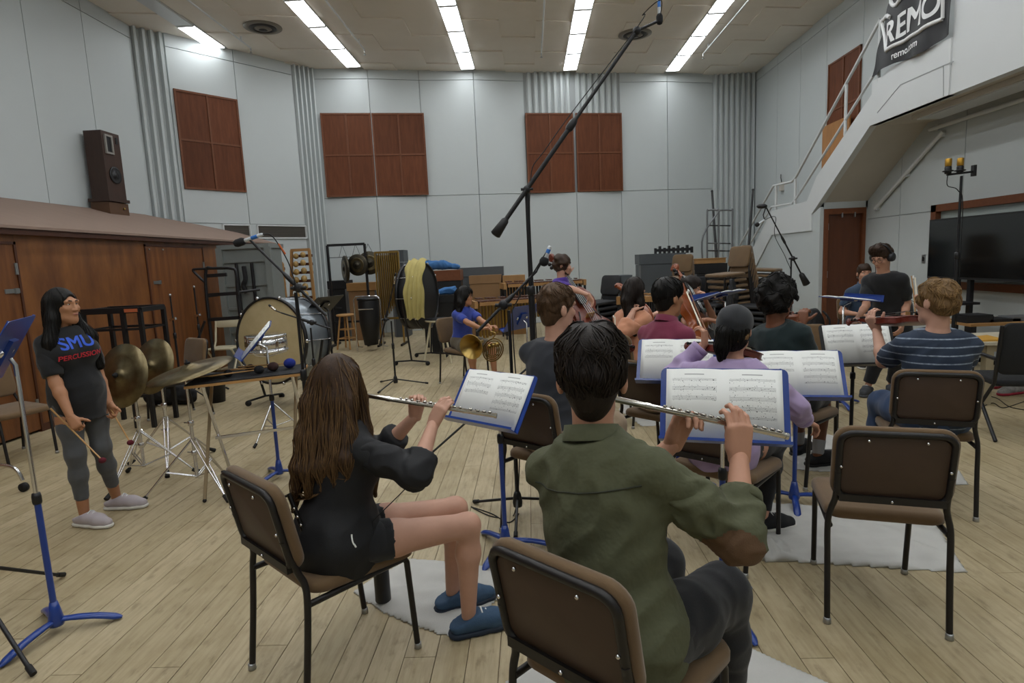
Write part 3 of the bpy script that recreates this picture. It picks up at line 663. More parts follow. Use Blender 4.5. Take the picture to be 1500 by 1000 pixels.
# ------------------------------------------------------------------ music stand (desk faces plan direction `face`)
def desk_matrix(c, face, tilt):
    f = V((face[0], face[1], 0)).normalized(); n = f*math.cos(tilt)+V((0, 0, 1))*math.sin(tilt); up = -f*math.sin(tilt)+V((0, 0, 1))*math.cos(tilt)
    x = up.cross(-n); M = Matrix((x, -n, up)).transposed().to_4x4(); M.translation = V(c); return M      # local -Y faces the reader
def music_stand(label, base, desk_z, face, tilt, score=None, mdesk=None, mpole=None, base_rz=0., off=.06, upper=None, group='music stands'):
    mdesk = mdesk or m_blue; mp = mpole or m_blue
    t = thing('music_stand', label, 'music stand', (base[0], base[1], 0), 0, group)
    f = V((face[0], face[1], 0)).normalized(); c = V((base[0], base[1], desk_z))+f*off
    D = desk_matrix(c, face, tilt); w, h = .508, .32
    d = MB()
    out = []
    for cx, cz, a0 in ((1, 1, 0), (-1, 1, 90), (-1, -1, 180), (1, -1, 270)):
        r = .025 if cz > 0 else .005
        for i in range(4): a = math.radians(a0+30*i); out.append((cx*(w/2-r)+r*math.cos(a), cz*(h/2-r)+r*math.sin(a)))
    k = len(out); d.add([(x, 0, z) for x, z in out]+[(x, .003, z) for x, z in out], [list(range(k)), list(range(k, 2*k))[::-1]]+[(i, k+i, k+(i+1) % k, (i+1) % k) for i in range(k)], False, 0, D)
    desk = d.build('desk', mdesk, t, world=True)
    MB().box((-w/2, -.062, -h/2), (w/2, .002, -h/2+.003), D).box((-w/2, -.064, -h/2), (w/2, -.061, -h/2+.012), D).build('ledge', mdesk, desk, world=True)
    for x in (-w/2+.03, w/2-.03): MB().tube([D @ V((x, -.003, -h/2)), D @ V((x, -.003, h/2))], .004, 6).build('fold', mdesk, desk, world=True)
    MB().box((-.05, .003, -.08), (.05, .02, .06), D).build('bracket', mdesk, desk, world=True)
    for x in (-.04, .04): MB().lathe([(.016, 0), (.018, .004), (.012, .012), (0, .014)], 12, D @ Matrix.Translation((x*2.2, .003, 0)) @ Matrix.Rotation(-math.pi/2, 4, 'X')).build('rivet', m_chrome, desk, world=True)
    topp = D @ V((0, .03, -.02)); b = V((base[0], base[1], 0)); mid = V((b.x, b.y, .62))
    MB().tube([mid-V((0, 0, .05)), V((b.x, b.y, topp.z-.03)), topp], .0095, 8).build('upper_pole', upper or m_chrome, t, world=True)
    MB().tube([(b.x, b.y, .06), (b.x, b.y, .66)], .0135, 10).build('lower_pole', mp, t, world=True)
    MB().lathe([(.017, 0), (.019, .01), (.019, .035), (.016, .05)], 12, Matrix.Translation((b.x, b.y, .62))).build('collar', m_blackp if mp is m_blue else mp, t, world=True)
    MB().lathe([(.03, .035), (.034, .05), (.024, .11), (.016, .15)], 14, Matrix.Translation(b)).build('hub', mp, t, world=True)
    for j in range(3):
        a = base_rz+j*2*math.pi/3; u = V((math.cos(a), math.sin(a), 0))
        MB().tube(bez([b+V((0, 0, .06)), b+u*.08+V((0, 0, .055)), b+u*.17+V((0, 0, .04)), b+u*.26+V((0, 0, .012))], 5), [.019]*5+[.021]*5+[.022]*4+[.016, .008], 8, flat=.6).build('foot', mp, t, world=True)
    if score: open_score(score, D, -h/2+.008)
    return t, D
def open_score(label, D, z0, w=.46, h=.305, m=None, name='open_score'):
    """open two-page part resting on the ledge of the desk D"""
    M = D @ Matrix.Translation((0, -.0065, z0+h/2)); n = 18; vs = []; fs = []
    for i in range(n+1):
        x = -w/2+w*i/n; u = abs(x)/(w/2); y = -.012*math.sin(math.pi*min(1, u*1.15))*.9-.001
        for z in (-h/2, h/2): vs.append((x, y, z))
    for i in range(n): fs.append((2*i, 2*i+2, 2*i+3, 2*i+1))
    k = len(vs); vs += [(x, .003, z) for x, y, z in vs]; fs += [tuple(j+k for j in f[::-1]) for f in fs]
    fs += [(0, 1, k+1, k), (2*n, k+2*n, k+2*n+1, 2*n+1)]
    for i in range(n): fs += [(2*i, k+2*i, k+2*i+2, 2*i+2), (2*i+1, 2*i+3, k+2*i+3, k+2*i+1)]
    o = MB().add(vs, fs, True).build(name, m or m_score, label=label, cat='sheet music', group='open music parts')
    o.matrix_world = M; XF[o] = M; return o
# ------------------------------------------------------------------ microphone stands
def tripod(t, b, hub_z=.24, r=.3, rz=0., m=None, leg_r=.009):
    m = m or m_black; b = V(b)
    MB().lathe([(.028, hub_z-.05), (.032, hub_z-.02), (.024, hub_z+.03), (.016, hub_z+.05)], 12, Matrix.Translation(b)).build('hub', m, t, world=True)
    for j in range(3):
        a = rz+j*2*math.pi/3; u = V((math.cos(a), math.sin(a), 0)); e = b+u*r+V((0, 0, .014))
        MB().tube([b+u*.02+V((0, 0, hub_z)), e], leg_r, 8).build('leg', m, t, world=True)
        MB().tube([b+u*(r-.03)+V((0, 0, .014+.03*hub_z/r)), b+u*(r+.012)+V((0, 0, .013))], .013, 8).build('rubber_foot', m_rubber, t, world=True)
def mic(t, p, d, L=.2, m=None, foam=False, band=None):
    """small microphone: body along d from p"""
    p, d = V(p), V(d).normalized(); M = place(frame(d) @ Matrix.Rotation(-math.pi/2, 4, 'X'), p)
    body = MB().lathe([(.009, 0), (.012, .01), (.012, L*.7), (.011, L*.72)], 12, M).build('microphone_body', m or m_silver, t, world=True)
    if band: MB().lathe([(.0125, L*.2), (.0128, L*.21), (.0128, L*.42), (.0125, L*.43)], 12, M).build('tape_band', band, body, world=True)
    r = .026 if foam else .0125
    MB().lathe([(r*.7, L*.68), (r, L*.76), (r, L*.98), (r*.75, L*1.06), (0, L*1.1)], 14, M).build('windscreen' if foam else 'grille', m_blackc if foam else m_blackp, t, world=True)
def mic_stand(label, base, joint_z, boom0, boom1, hub_z=.24, r=.3, rz=.3, pole_r=.01, boom_r=.008, cw=False, m_leg=None):
    """straight pole at base, boom from boom0 (rear end) to boom1 (mic end), both world points passing near the pole top"""
    t = thing('microphone_stand', label, 'microphone stand', (base[0], base[1], 0))
    b = V((base[0], base[1], 0)); J = b+V((0, 0, joint_z))
    tripod(t, b, hub_z, r, rz, m_leg)
    MB().tube([b+V((0, 0, hub_z-.04)), b+V((0, 0, joint_z*.62))], pole_r*1.35, 10).build('lower_pole', m_black, t, world=True)
    MB().tube([b+V((0, 0, joint_z*.6)), J], pole_r, 10).build('upper_pole', m_black, t, world=True)
    MB().lathe([(pole_r*1.4, -.04), (pole_r*2, -.03), (pole_r*2, .03), (pole_r*1.4, .04)], 12, Matrix.Translation(b+V((0, 0, joint_z*.62)))).build('clutch', m_black, t, world=True)
    if boom0 is not None:
        A, B = V(boom0), V(boom1)
        MB().tube([A, A.lerp(B, .5)], boom_r*1.25, 8).build('boom', m_black, t, world=True); MB().tube([A.lerp(B, .48), B], boom_r, 8).build('boom_extension', m_black, t, world=True)
        c = A.lerp(B, .5); d = (B-A).normalized(); MB().tube([c-d*.05, c-d*.03, c+d*.03, c+d*.06], [boom_r*1.4, boom_r*2, boom_r*2, boom_r*1.3], 10).build('boom_clutch', m_black, t, world=True)
        f = max(0., min(1., (J-A).dot(B-A)/(B-A).length_squared)); jb = A.lerp(B, f)
        MB().ball(jb, .032, 10, (1, .7, 1)).tube([jb-V((.05, 0, 0)), jb+V((.05, 0, 0))], .012, 8).build('swivel', m_black, t, world=True)
        if cw: MB().tube([A-d*.17, A-d*.16, A-d*.02, A+d*.0], [.028, .045, .032, .018], 12).build('counterweight', m_blackp, t, world=True)
    return t, J
def cable(label, pts, r=.004, m=None, name='cable', grp='loose cables'):
    P = bez(pts, 8); o = MB().tube(P, r, 6).build(name, m or m_rubber, label=label, cat='cable', group=grp); return o
# ------------------------------------------------------------------ strings
def string_instrument(name, label, cat, M, s, varn, scroll=True, endpin=0., group=None):
    """violin-family body; local: z along the neck (scroll at +z), front faces -y, centre of body at origin; s = body length"""
    t = thing(name, label, cat, M.translation, 0, group)
    half = [(0, -.5), (.12, -.495), (.22, -.455), (.272, -.37), (.275, -.27), (.245, -.185), (.215, -.15), (.175, -.10), (.155, -.02), (.165, .06), (.205, .105), (.222, .15), (.232, .23), (.215, .34), (.16, .43), (.07, .485), (0, .495)]
    ol = half+[(-x, z) for x, z in half[-2:0:-1]]; k = len(ol); dep = .1
    vs = []; rings = [(.0, .0), (.62, -.5*dep-.028), (.93, -.5*dep-.012), (1.03, -.5*dep), (1.03, -.5*dep+.012), (.985, -.5*dep+.014), (.985, .5*dep-.014), (1.03, .5*dep-.012), (1.03, .5*dep), (.93, .5*dep+.012), (.62, .5*dep+.028)]
    for q, y in rings[1:]:
        for x, z in ol: vs.append((x*q*s, y*s, z*q*s))
    fs = []
    for i in range(len(rings)-2):
        for j in range(k): fs.append((i*k+j, (i+1)*k+j, (i+1)*k+(j+1) % k, i*k+(j+1) % k))
    fs += [list(range(k)), [len(vs)-k+j for j in range(k)][::-1]]
    smooth_by_angle(MB().add(vs, fs, True, 0, M).build('body', varn, t, world=True), 50)
    def loc(x, y, z): return M @ V((x*s, y*s, z*s))
    MB().add([loc(-.045, -.06, .42), loc(.045, -.06, .42), loc(.04, .05, .44), loc(-.04, .05, .44), loc(-.033, -.085, .84), loc(.033, -.085, .84), loc(.025, -.035, .85), loc(-.025, -.035, .85)], [(3, 2, 1, 0), (4, 5, 6, 7), (0, 1, 5, 4), (1, 2, 6, 5), (2, 3, 7, 6), (3, 0, 4, 7)]).build('neck', varn, t, world=True)
    MB().add([loc(-.058, -.15, .1), loc(.058, -.15, .1), loc(.058, -.125, .1), loc(-.058, -.125, .1), loc(-.034, -.108, .84), loc(.034, -.108, .84), loc(.034, -.085, .84), loc(-.034, -.085, .84)], [(3, 2, 1, 0), (4, 5, 6, 7), (0, 1, 5, 4), (1, 2, 6, 5), (2, 3, 7, 6), (3, 0, 4, 7)]).build('fingerboard', m_ebony, t, world=True)
    br = MB().add([loc(-.06, -.08, -.1), loc(.06, -.08, -.1), loc(.055, -.165, -.1), loc(-.055, -.165, -.1), loc(-.06, -.08, -.085), loc(.06, -.08, -.085), loc(.055, -.165, -.09), loc(-.055, -.165, -.09)], [(3, 2, 1, 0), (4, 5, 6, 7), (0, 1, 5, 4), (1, 2, 6, 5), (2, 3, 7, 6), (3, 0, 4, 7)]); br.build('bridge', m_lightwood, t, world=True)
    MB().add([loc(-.02, -.075, -.5), loc(.02, -.075, -.5), loc(.055, -.13, -.22), loc(-.055, -.13, -.22), loc(-.02, -.095, -.5), loc(.02, -.095, -.5), loc(.055, -.15, -.22), loc(-.055, -.15, -.22)], [(0, 1, 2, 3), (7, 6, 5, 4), (0, 4, 5, 1), (1, 5, 6, 2), (2, 6, 7, 3), (3, 7, 4, 0)]).build('tailpiece', m_ebony, t, world=True)
    for q in (-1.5, -.5, .5, 1.5): MB().tube([loc(q*.026, -.145, -.23), loc(q*.028, -.172, -.095), loc(q*.015, -.112, .86)], .0022*s+.0006, 4).build('string', m_steel, t, world=True)
    for q in (-1, 1): MB().tube(bez([loc(q*.10, -.084, .02), loc(q*.12, -.083, -.05), loc(q*.15, -.08, -.13), loc(q*.14, -.08, -.16)], 4), .009*s, 5).build('sound_hole', m_ebony, t, world=True)
    if scroll:
        sc = MB().tube([loc(0, -.07, .84), loc(0, -.06, .92), loc(0, -.045, 1.02), loc(0, -.02, 1.07)], [.034*s, .032*s, .027*s, .026*s], 10)
        pts = []
        for i in range(22):
            a = i/21*3.4*math.pi; r = (.055-.045*i/21)*s; pts.append(M @ V((0, -.035*s+.0-r*math.cos(a)*-1, 1.09*s+r*math.sin(a))))
        sc.tube(pts, [.028*s]*8+[.03*s]*8+[.034*s]*6, 8); sc.build('scroll', varn, t, world=True)
        for j in range(4): q = 1 if j % 2 else -1; MB().tube([loc(-q*.035, -.06, .89+.035*j), loc(q*.08, -.06, .89+.035*j)], .011*s, 6).ball(loc(q*.1, -.06, .89+.035*j), .028*s, 8, (1, .5, 1)).build('peg', m_ebony, t, world=True)
    if endpin: MB().tube([loc(0, 0, -.5), loc(0, 0, -.5)+(M.to_3x3() @ V((0, 0, -1)))*endpin], .006, 6).build('endpin', m_steel, t, world=True)
    return t
def bow(label, a, b, m=None, group='bows of the string players'):
    a, b = V(a), V(b); t = thing('bow', label, 'bow', a, 0, group); d = (b-a).normalized(); u = d.cross(V((0, 1, 0))); u = u.normalized() if u.length > .1 else V((0, 0, 1))
    if u.z > 0: u = -u
    P = [a.lerp(b, k/8)-u*(-.006*math.sin(math.pi*k/8)) for k in range(9)]
    MB().tube(P, [.0058-.0025*k/8 for k in range(9)], 6).build('stick', m or m_bow, t, world=True)
    MB().beam(a+u*.022+d*.06, b+u*.022-d*.01, .009, .0015).build('hair_ribbon', mat('bow_hair', '#e2dcc8', .6), t, world=True)
    MB().beam(a+d*.03+u*.012, a+d*.08+u*.012, .012, .024).build('frog', m_ebony, t, world=True); MB().beam(b-d*.02+u*.01, b+u*.012, .008, .022).build('tip', m_paper, t, world=True)
    return t
def flute(label, a, b, up=(0, 0, 1)):
    """a = crown end beside the mouth, b = foot end"""
    a, b = V(a), V(b); d = (b-a).normalized(); L = (b-a).length; t = thing('flute', label, 'flute', a, 0, 'silver flutes'); F = frame(d, up)
    def at(s, x=0, z=0): return a+d*(s*L)+(F.to_3x3() @ V((x, 0, z)))
    h = MB().tube([at(0), at(.004), at(.32)], [.0085, .0098, .0098], 14).tube([at(.31), at(.335)], .0112, 14).build('head_joint', m_silver, t, world=True)
    MB().ball(at(.085, 0, .008), .02, 12, (1, 1, .35), M=None).build('lip_plate', m_silver, h, world=True)
    MB().tube([at(.32), at(.8)], .0096, 14).build('body_joint', m_silver, t, world=True); MB().tube([at(.79), at(.81), at(.999)], [.0108, .0098, .0098], 14).tube([at(.985), at(1)], .0112, 14).build('foot_joint', m_silver, t, world=True)
    MB().tube([at(1.0005), at(1.001)], .0082, 12).build('bore', m_blackp, t, world=True)
    ks = [.40, .435, .47, .51, .55, .585, .62, .66, .70, .735, .77, .835, .88, .92, .955]
    for j, s_ in enumerate(ks):
        r = .0085 if j > 2 else .006
        MB().lathe([(r*.4, 0), (r, .001), (r, .004), (r*.6, .0052), (r*.25, .004), (0, .0042)], 14, place(F, at(s_, .001 if j % 3 else .004, .0105))).build('key', m_silver, t, world=True)
    for s0, s1, x in ((.36, .78, .011), (.42, .76, -.0105), (.81, .97, .011)): MB().tube([at(s0, x, .006), at(s1, x, .006)], .0024, 6).build('rod', m_silver, t, world=True)
    for s_ in (.365, .45, .53, .61, .69, .765, .82, .965): MB().tube([at(s_, .004, .004), at(s_, .0125, .007)], .0024, 6).build('post', m_silver, t, world=True)
    for j, s_ in enumerate((.43, .57, .68, .86)): MB().beam(at(s_, -.009, .01), at(s_+.03, -.016, .008), .005, .003).build('lever', m_silver, t, world=True)
    return t
# ================================================================== PEOPLE: smooth implicit bodies meshed with surface nets
def A3(p): return np.array(p, float)
class SD:
    def __init__(s, h, disp=None): s.h = h; s.add_ = []; s.post = []; s.disp = disp
    def cone(s, a, b, ra, rb, k=.02): s.add_.append(('c', A3(a), A3(b), ra, rb, k)); return s
    def chain(s, pts, rs, k=.02):
        for i in range(len(pts)-1): s.cone(pts[i], pts[i+1], rs[i], rs[i+1], k)
        return s
    def ell(s, c, r, R=None, k=.03): s.add_.append(('e', A3(c), np.eye(3) if R is None else np.array(R, float), A3(r), k)); return s
    def sub(s, c, r, R=None, k=.01): s.post.append(('s', A3(c), np.eye(3) if R is None else np.array(R, float), A3(r), k)); return s
    def cut(s, p, n, rad=None): n = A3(n); s.post.append(('p', A3(p), n/np.linalg.norm(n), rad)); return s     # removes the side n points to
    @staticmethod
    def _ell(P, c, R, r):
        q = (P-c) @ R.T; k0 = np.sqrt(((q/r)**2).sum(-1))+1e-9; k1 = np.sqrt(((q/(r*r))**2).sum(-1))+1e-9; return k0*(k0-1)/k1
    def mesh(s):
        lo = []; hi = []; h = s.h
        for p in s.add_:
            if p[0] == 'c':
                lo += [p[1]-p[3], p[2]-p[4]]; hi += [p[1]+p[3], p[2]+p[4]]
            else: m = np.abs(p[2].T) @ p[3]; lo.append(p[1]-m); hi.append(p[1]+m)
        pad = 3*h+.02; lo = np.min(lo, 0)-pad; hi = np.max(hi, 0)+pad
        n = np.ceil((hi-lo)/h).astype(int)+1; f = np.full(n, .2)
        ax = [lo[i]+h*np.arange(n[i]) for i in range(3)]
        def window(a, b):
            i0 = np.maximum(0, np.floor((a-lo)/h).astype(int)); i1 = np.minimum(n, np.ceil((b-lo)/h).astype(int)+1)
            sl = tuple(slice(i0[i], i1[i]) for i in range(3))
            g = np.stack(np.meshgrid(*[ax[i][sl[i]] for i in range(3)], indexing='ij'), -1); return sl, g
        for p in s.add_:
            k = p[-1]; e = k+2.5*h
            if p[0] == 'c':
                _, a, b, ra, rb, _ = p; sl, g = window(np.minimum(a-ra, b-rb)-e, np.maximum(a+ra, b+rb)+e)
                ab = b-a; t = np.clip(((g-a) @ ab)/max(ab @ ab, 1e-12), 0, 1); d = np.sqrt(((g-a-t[..., None]*ab)**2).sum(-1))-(ra+t*(rb-ra))
            else:
                m = np.abs(p[2].T) @ p[3]; sl, g = window(p[1]-m-e, p[1]+m+e); d = s._ell(g, p[1], p[2], p[3])
            c = f[sl]; hh = np.maximum(k-np.abs(c-d), 0)/k; f[sl] = np.minimum(c, d)-hh*hh*k*.25
        if s.disp is not None:
            band = np.abs(f) < .05; idx = np.nonzero(band); P = np.stack([ax[i][idx[i]] for i in range(3)], -1); f[band] += s.disp(P)
        for p in s.post:
            if p[0] == 's':
                m = np.abs(p[2].T) @ p[3]; sl, g = window(p[1]-m-p[4]-2*h, p[1]+m+p[4]+2*h); d = -s._ell(g, p[1], p[2], p[3]); c = f[sl]; k = p[4]
                hh = np.maximum(k-np.abs(c-d), 0)/k; f[sl] = np.maximum(c, d)+hh*hh*k*.25
            else:
                if p[3]:
                    sl, g = window(p[1]-p[3], p[1]+p[3]); d = (g-p[1]) @ p[2]; q = ((g-p[1])**2).sum(-1) < p[3]**2; c = f[sl]; f[sl] = np.where(q, np.maximum(c, d), c)
                else:
                    g = np.stack(np.meshgrid(*ax, indexing='ij'), -1); f = np.maximum(f, (g-p[1]) @ p[2])
        f[0] = f[-1] = .2; f[:, 0] = f[:, -1] = .2; f[:, :, 0] = f[:, :, -1] = .2
        ins = f < 0; N_ = [k-1 for k in n]
        cor = [(i, j, k) for i in (0, 1) for j in (0, 1) for k in (0, 1)]
        def sh(a, c): return a[c[0]:c[0]+N_[0], c[1]:c[1]+N_[1], c[2]:c[2]+N_[2]]
        cnt = sum(sh(ins, c).astype(np.int8) for c in cor); act = (cnt > 0) & (cnt < 8); ci = np.nonzero(act)
        idx = np.full(N_, -1, int); idx[ci] = np.arange(len(ci[0])); base = np.stack(ci, -1)
        pos = np.zeros((len(base), 3)); w_ = np.zeros(len(base))
        for a in cor:
            for d in range(3):
                if a[d]: continue
                b = list(a); b[d] = 1; fa = f[base[:, 0]+a[0], base[:, 1]+a[1], base[:, 2]+a[2]]; fb_ = f[base[:, 0]+b[0], base[:, 1]+b[1], base[:, 2]+b[2]]
                mk = (fa < 0) != (fb_ < 0); t = np.where(mk, fa/(fa-fb_+1e-12), 0); q = np.tile(A3(a), (len(base), 1)); q[:, d] += t; pos[mk] += q[mk]; w_[mk] += 1
        vs = lo+h*(base+pos/w_[:, None]); faces = []
        for d in range(3):
            e1, e2 = (d+1) % 3, (d+2) % 3; s0 = [slice(1, N_[i]) for i in range(3)]; s0[d] = slice(0, N_[d]); s1 = list(s0); s1[d] = slice(1, N_[d]+1)
            A_, B_ = ins[tuple(s0)], ins[tuple(s1)]; q = np.nonzero(A_ != B_); P = np.stack(q, -1); off = np.array([1, 1, 1]); off[d] = 0; P = P+off
            u = np.zeros(3, int); u[e1] = 1; v = np.zeros(3, int); v[e2] = 1
            g = lambda X: idx[X[:, 0], X[:, 1], X[:, 2]]
            F = np.stack([g(P-u-v), g(P-v), g(P), g(P-u)], -1); fl = ~A_[q]; F[fl] = F[fl][:, ::-1]; faces.append(F)
        return vs, np.concatenate(faces)
def sd_mesh(sds):
    vs = []; fs = []; o = 0
    for sd in sds:
        v, f = sd.mesh(); vs.append(v); fs.append(f+o); o += len(v)
    return np.concatenate(vs), np.concatenate(fs)
def np_obj(name, v, f, m, parent, smooth=True):
    I = np.array(XF[parent].inverted()); v = v @ I[:3, :3].T+I[:3, 3]
    me = bpy.data.meshes.new(name); me.vertices.add(len(v)); me.vertices.foreach_set('co', v.astype(np.float32).ravel())
    k = f.shape[1]; me.loops.add(len(f)*k); me.loops.foreach_set('vertex_index', f.ravel().astype(np.int32)); me.polygons.add(len(f))
    me.polygons.foreach_set('loop_start', np.arange(0, len(f)*k, k, dtype=np.int32)); me.polygons.foreach_set('loop_total', np.full(len(f), k, np.int32))
    me.polygons.foreach_set('use_smooth', np.ones(len(f), bool)); me.materials.append(m); me.update(calc_edges=True); me.validate()
    o = bpy.data.objects.new(name, me); COL.objects.link(o); o.parent = parent; XF[o] = XF[parent]; return o
def folds(amp, sc=22., seed=0):
    r = np.random.RandomState(seed); D = r.randn(5, 3); D /= np.linalg.norm(D, axis=1)[:, None]; ph = r.rand(5)*6; fr = sc*2.1*(.6+.9*r.rand(5))
    def fn(P):
        w0 = np.sin(P @ D[0]*fr[0]*.6+ph[0]); out = 0
        for i in range(1, 5): out = out+np.sin(P @ D[i]*fr[i]+ph[i]+1.6*w0)*(.5 if i > 2 else 1)
        return amp*(np.abs(out)*.55-.5)
    return fn
def lumps(amp, sc, seed=0):
    r = np.random.RandomState(seed); D = r.randn(7, 3); D /= np.linalg.norm(D, axis=1)[:, None]; ph = r.rand(7)*6
    def fn(P): return amp*sum(np.sin(P @ D[i]*sc*(.7+.12*i)+ph[i]) for i in range(7))/2.5
    return fn
def strands(v, f, n, L, flow, seed=1, r=.0028, steps=9, start=None, lift=.002, wob=.25):
    """hair locks: thin tapered tubes that follow the surface of the hair mass"""
    bvh = BVHTree.FromPolygons([V(p) for p in v], [list(q) for q in f]); g = np.random.RandomState(seed); mb = MB(); ok = v if start is None else v[start(v)]
    for _ in range(n):
        p = V(ok[g.randint(len(ok))]); pts = []; jit = V(g.randn(3)*wob); l = L*(.6+.8*g.rand())/steps
        for i in range(steps+1):
            q, nn, _i, dist = bvh.find_nearest(p)
            if q is None: break
            pts.append(q+nn*(lift*(1-.5*i/steps)+.0015*g.rand())); d = V(flow(q))+jit; d = d-nn*d.dot(nn)
            if d.length < 1e-4: break
            p = q+d.normalized()*l
        if len(pts) > 3: k = len(pts); mb.tube(pts, [r*(.5+.5*min(1, 3*i/k))*(1-.75*(i/(k-1))**2) for i in range(k)], 4, caps=False)
    mb.sm = [True]*len(mb.f); return mb
def ik(a, c, l1, l2, pole):
    a, c, pole = V(a), V(c), V(pole); d = c-a; L = min(d.length, (l1+l2)*.998); d.normalize(); c = a+d*L
    x = (l1*l1-l2*l2+L*L)/(2*L); y = math.sqrt(max(l1*l1-x*x, 1e-6)); p = pole-a; p = p-d*p.dot(d)
    return a+d*x+p.normalized()*y, c
def rot_to(R, x=(0, 0, 0)): return R
def hand_sd(W, d, n, side, h, sc=1., curl=(25, 30, 20), thumb=(.6, .75, .25), fan=0., curls=None):
    W, d, n = V(W), V(d).normalized(), V(n); n = (n-d*n.dot(d)).normalized(); t = d.cross(n) if side > 0 else n.cross(d); sd = SD(h)
    q = lambda a, b, c: W+(d*a+t*b+n*c)*sc
    for b in (.027, .009, -.009, -.026): sd.cone(q(-.01, b*.6, 0), q(.085-abs(b)*.25, b, -.002), .0165*sc, .0125*sc, .012)
    sd.cone(q(.02, .02, .008), q(.06, .024, .008), .016*sc, .012*sc, .014)
    for j, (b, ls) in enumerate(((.028, (.042, .026, .021)), (.0095, (.047, .029, .022)), (-.0095, (.043, .027, .021)), (-.027, (.034, .021, .019)))):
        p = q(.088-abs(b)*.3, b, -.002); cc = curls[j] if curls else curl; a = 0.; r = .0092 if j < 3 else .0082
        for k in range(3):
            a += math.radians(cc[k]); dd = d*math.cos(a)+n*math.sin(a)+t*(fan*(1.5-j)*.1); dd.normalize(); e = p+dd*(ls[k]*sc); sd.cone(p, e, r*sc*(1-.1*k), r*sc*(.92-.1*k), .004); p = e
    p = q(.025, .026, .006); dd = (d*thumb[0]+t*thumb[1]+n*thumb[2]).normalized()
    for k, (l, r) in enumerate(((.036, .0125), (.030, .0105), (.024, .0095))):
        e = p+dd*(l*sc); sd.cone(p, e, r*sc, r*sc*.9, .008); p = e; dd = (dd+d*.25+n*.12).normalized()
    return sd
def skin_mat(name, c): return mat('skin_'+name, c, .5, var=.15, vs=14, col2=None, spec=.35)
def hair_mat(name, c, c2): return mat('hair_'+name, c, .52, var=.8, vs=26, stretch=(3, 3, .25), col2=c2, bump=.35, bs=160, spec=.28)
def cloth_mat(name, c, c2=None, b=.1): return mat('cloth_'+name, c, .9, var=.2, vs=30, col2=c2, bump=b, bs=260, sheen=.15)
def person(label, head, face, skin, hair, top, bottom, shoes, s=None, hz=.555, stand=False, twist=None, lean=.16, side=0., look=None, pitch=0., sw=.182, wR=None, wL=None, pR=None, pL=None, hR=None, hL=None, kneeR=None, kneeL=None, ankR=None, ankL=None, hipxy=None, h=None, female=False, glasses=False, beard=None, hres=None, splay=.12, foot=None, girth=1., legs=True):
    """head = world centre of the head; face = plan direction of hips; twist = plan direction of the shoulders; look = direction of the face"""
    Hc = V(head); dep = Hc.y; h = h or min(.019, max(.0085, dep*.0031)); hh = hres or min(.012, max(.0045, dep*.0017))
    sw *= .84; f = V((face[0], face[1], 0)).normalized(); r = V((f.y, -f.x, 0)); up = V((0, 0, 1))
    tf = V((twist[0], twist[1], 0)).normalized() if twist else f; trr = V((tf.y, -tf.x, 0)); mf = ((f+tf)*.5).normalized()
    if hipxy is not None: hip = V((hipxy[0], hipxy[1], hz))
    else: hip = V((Hc.x, Hc.y, hz))-mf*(.5*math.sin(lean)+.03)-trr*side
    if s is None: s = max(.84, min(1.06, (Hc.z-hz)/(.5*math.cos(lean)+.165)))
    nb = Hc-up*(.165*s)-V((look[0], look[1], 0)).normalized()*.02 if look else Hc-up*(.165*s)-tf*.02
    sp = (nb-hip); SL = sp.length; sp = sp/SL
    lk = V((look[0], look[1], 0)) if look else tf.copy(); lk.normalize(); lf = (lk*math.cos(pitch)+up*math.sin(pitch)).normalized(); lr = V((lk.y, -lk.x, 0)); lu = lr.cross(lf)
    tr2 = (trr-sp*trr.dot(sp)).normalized(); tfw = sp.cross(tr2)*-1; tfw = tfw if tfw.dot(tf) > 0 else -tfw
    t = thing('person', label, 'person', (hip.x, hip.y, 0), 0, None)
    shz = nb-sp*.082*s; S = {1: shz+tr2*sw*s, -1: shz-tr2*sw*s}
    arms = {}; ua, fa = .285*s, .252*s
    for sg, w_, pl in ((1, wR, pR), (-1, wL, pL)):
        if w_ is None: w_ = hip+f*.30*s+r*(sg*.12)+up*.13 if not stand else S[sg]-up*.5*s+tf*.08+tr2*sg*.05
        if pl is None: pl = S[sg]-up*.3-tf*.15+tr2*sg*.25
        arms[sg] = ik(S[sg], w_, ua, fa, pl)
    legsJ = {}
    for sg, kn, an in ((1, kneeR, ankR), (-1, kneeL, ankL)):
        hj = hip+r*(sg*.088*s)-up*.0
        if stand: kn = V(kn) if kn else hj+f*.03-up*(.40*s); an = V(an) if an else V((hj.x, hj.y, .085))+r*sg*.02
        else:
            kn = V(kn) if kn else hj+(f+r*sg*splay).normalized()*(.415*s)+up*(.515*s-hj.z)*.9; an = V(an) if an else V((kn.x, kn.y, .085))+f*(.03)
        legsJ[sg] = (hj, kn, an)
    TR = np.array([tr2, tfw, sp]); PR_ = np.array([r, f, up]); g = girth
    def torso(sd, o, k=.05, hipo=0.):
        sd.ell(hip+sp*(SL*.66), ((.152+.0)*s*g+o, .105*s*g+o, .2*s+o), TR, k); sd.ell(hip+sp*(SL*.3), (.138*s*g+o, .1*s*g+o, .19*s+o), TR, k); sd.ell(hip+up*.015, (.158*s*g+o+hipo, .118*s*g+o+hipo, .125*s+o), PR_, k)
        for sg in (1, -1): sd.cone(nb-sp*.03*s, S[sg]-tr2*sg*.015, .05*s+o*.6, .048*s+o*.6, .045)
        if female: [sd.ell(hip+sp*(SL*.68)+tfw*(.085*s)+tr2*(sg*.07*s), (.06+o, .05+o, .06+o), TR, .04) for sg in (1, -1)]
    armr = (.05*s, .041*s, .027*s)
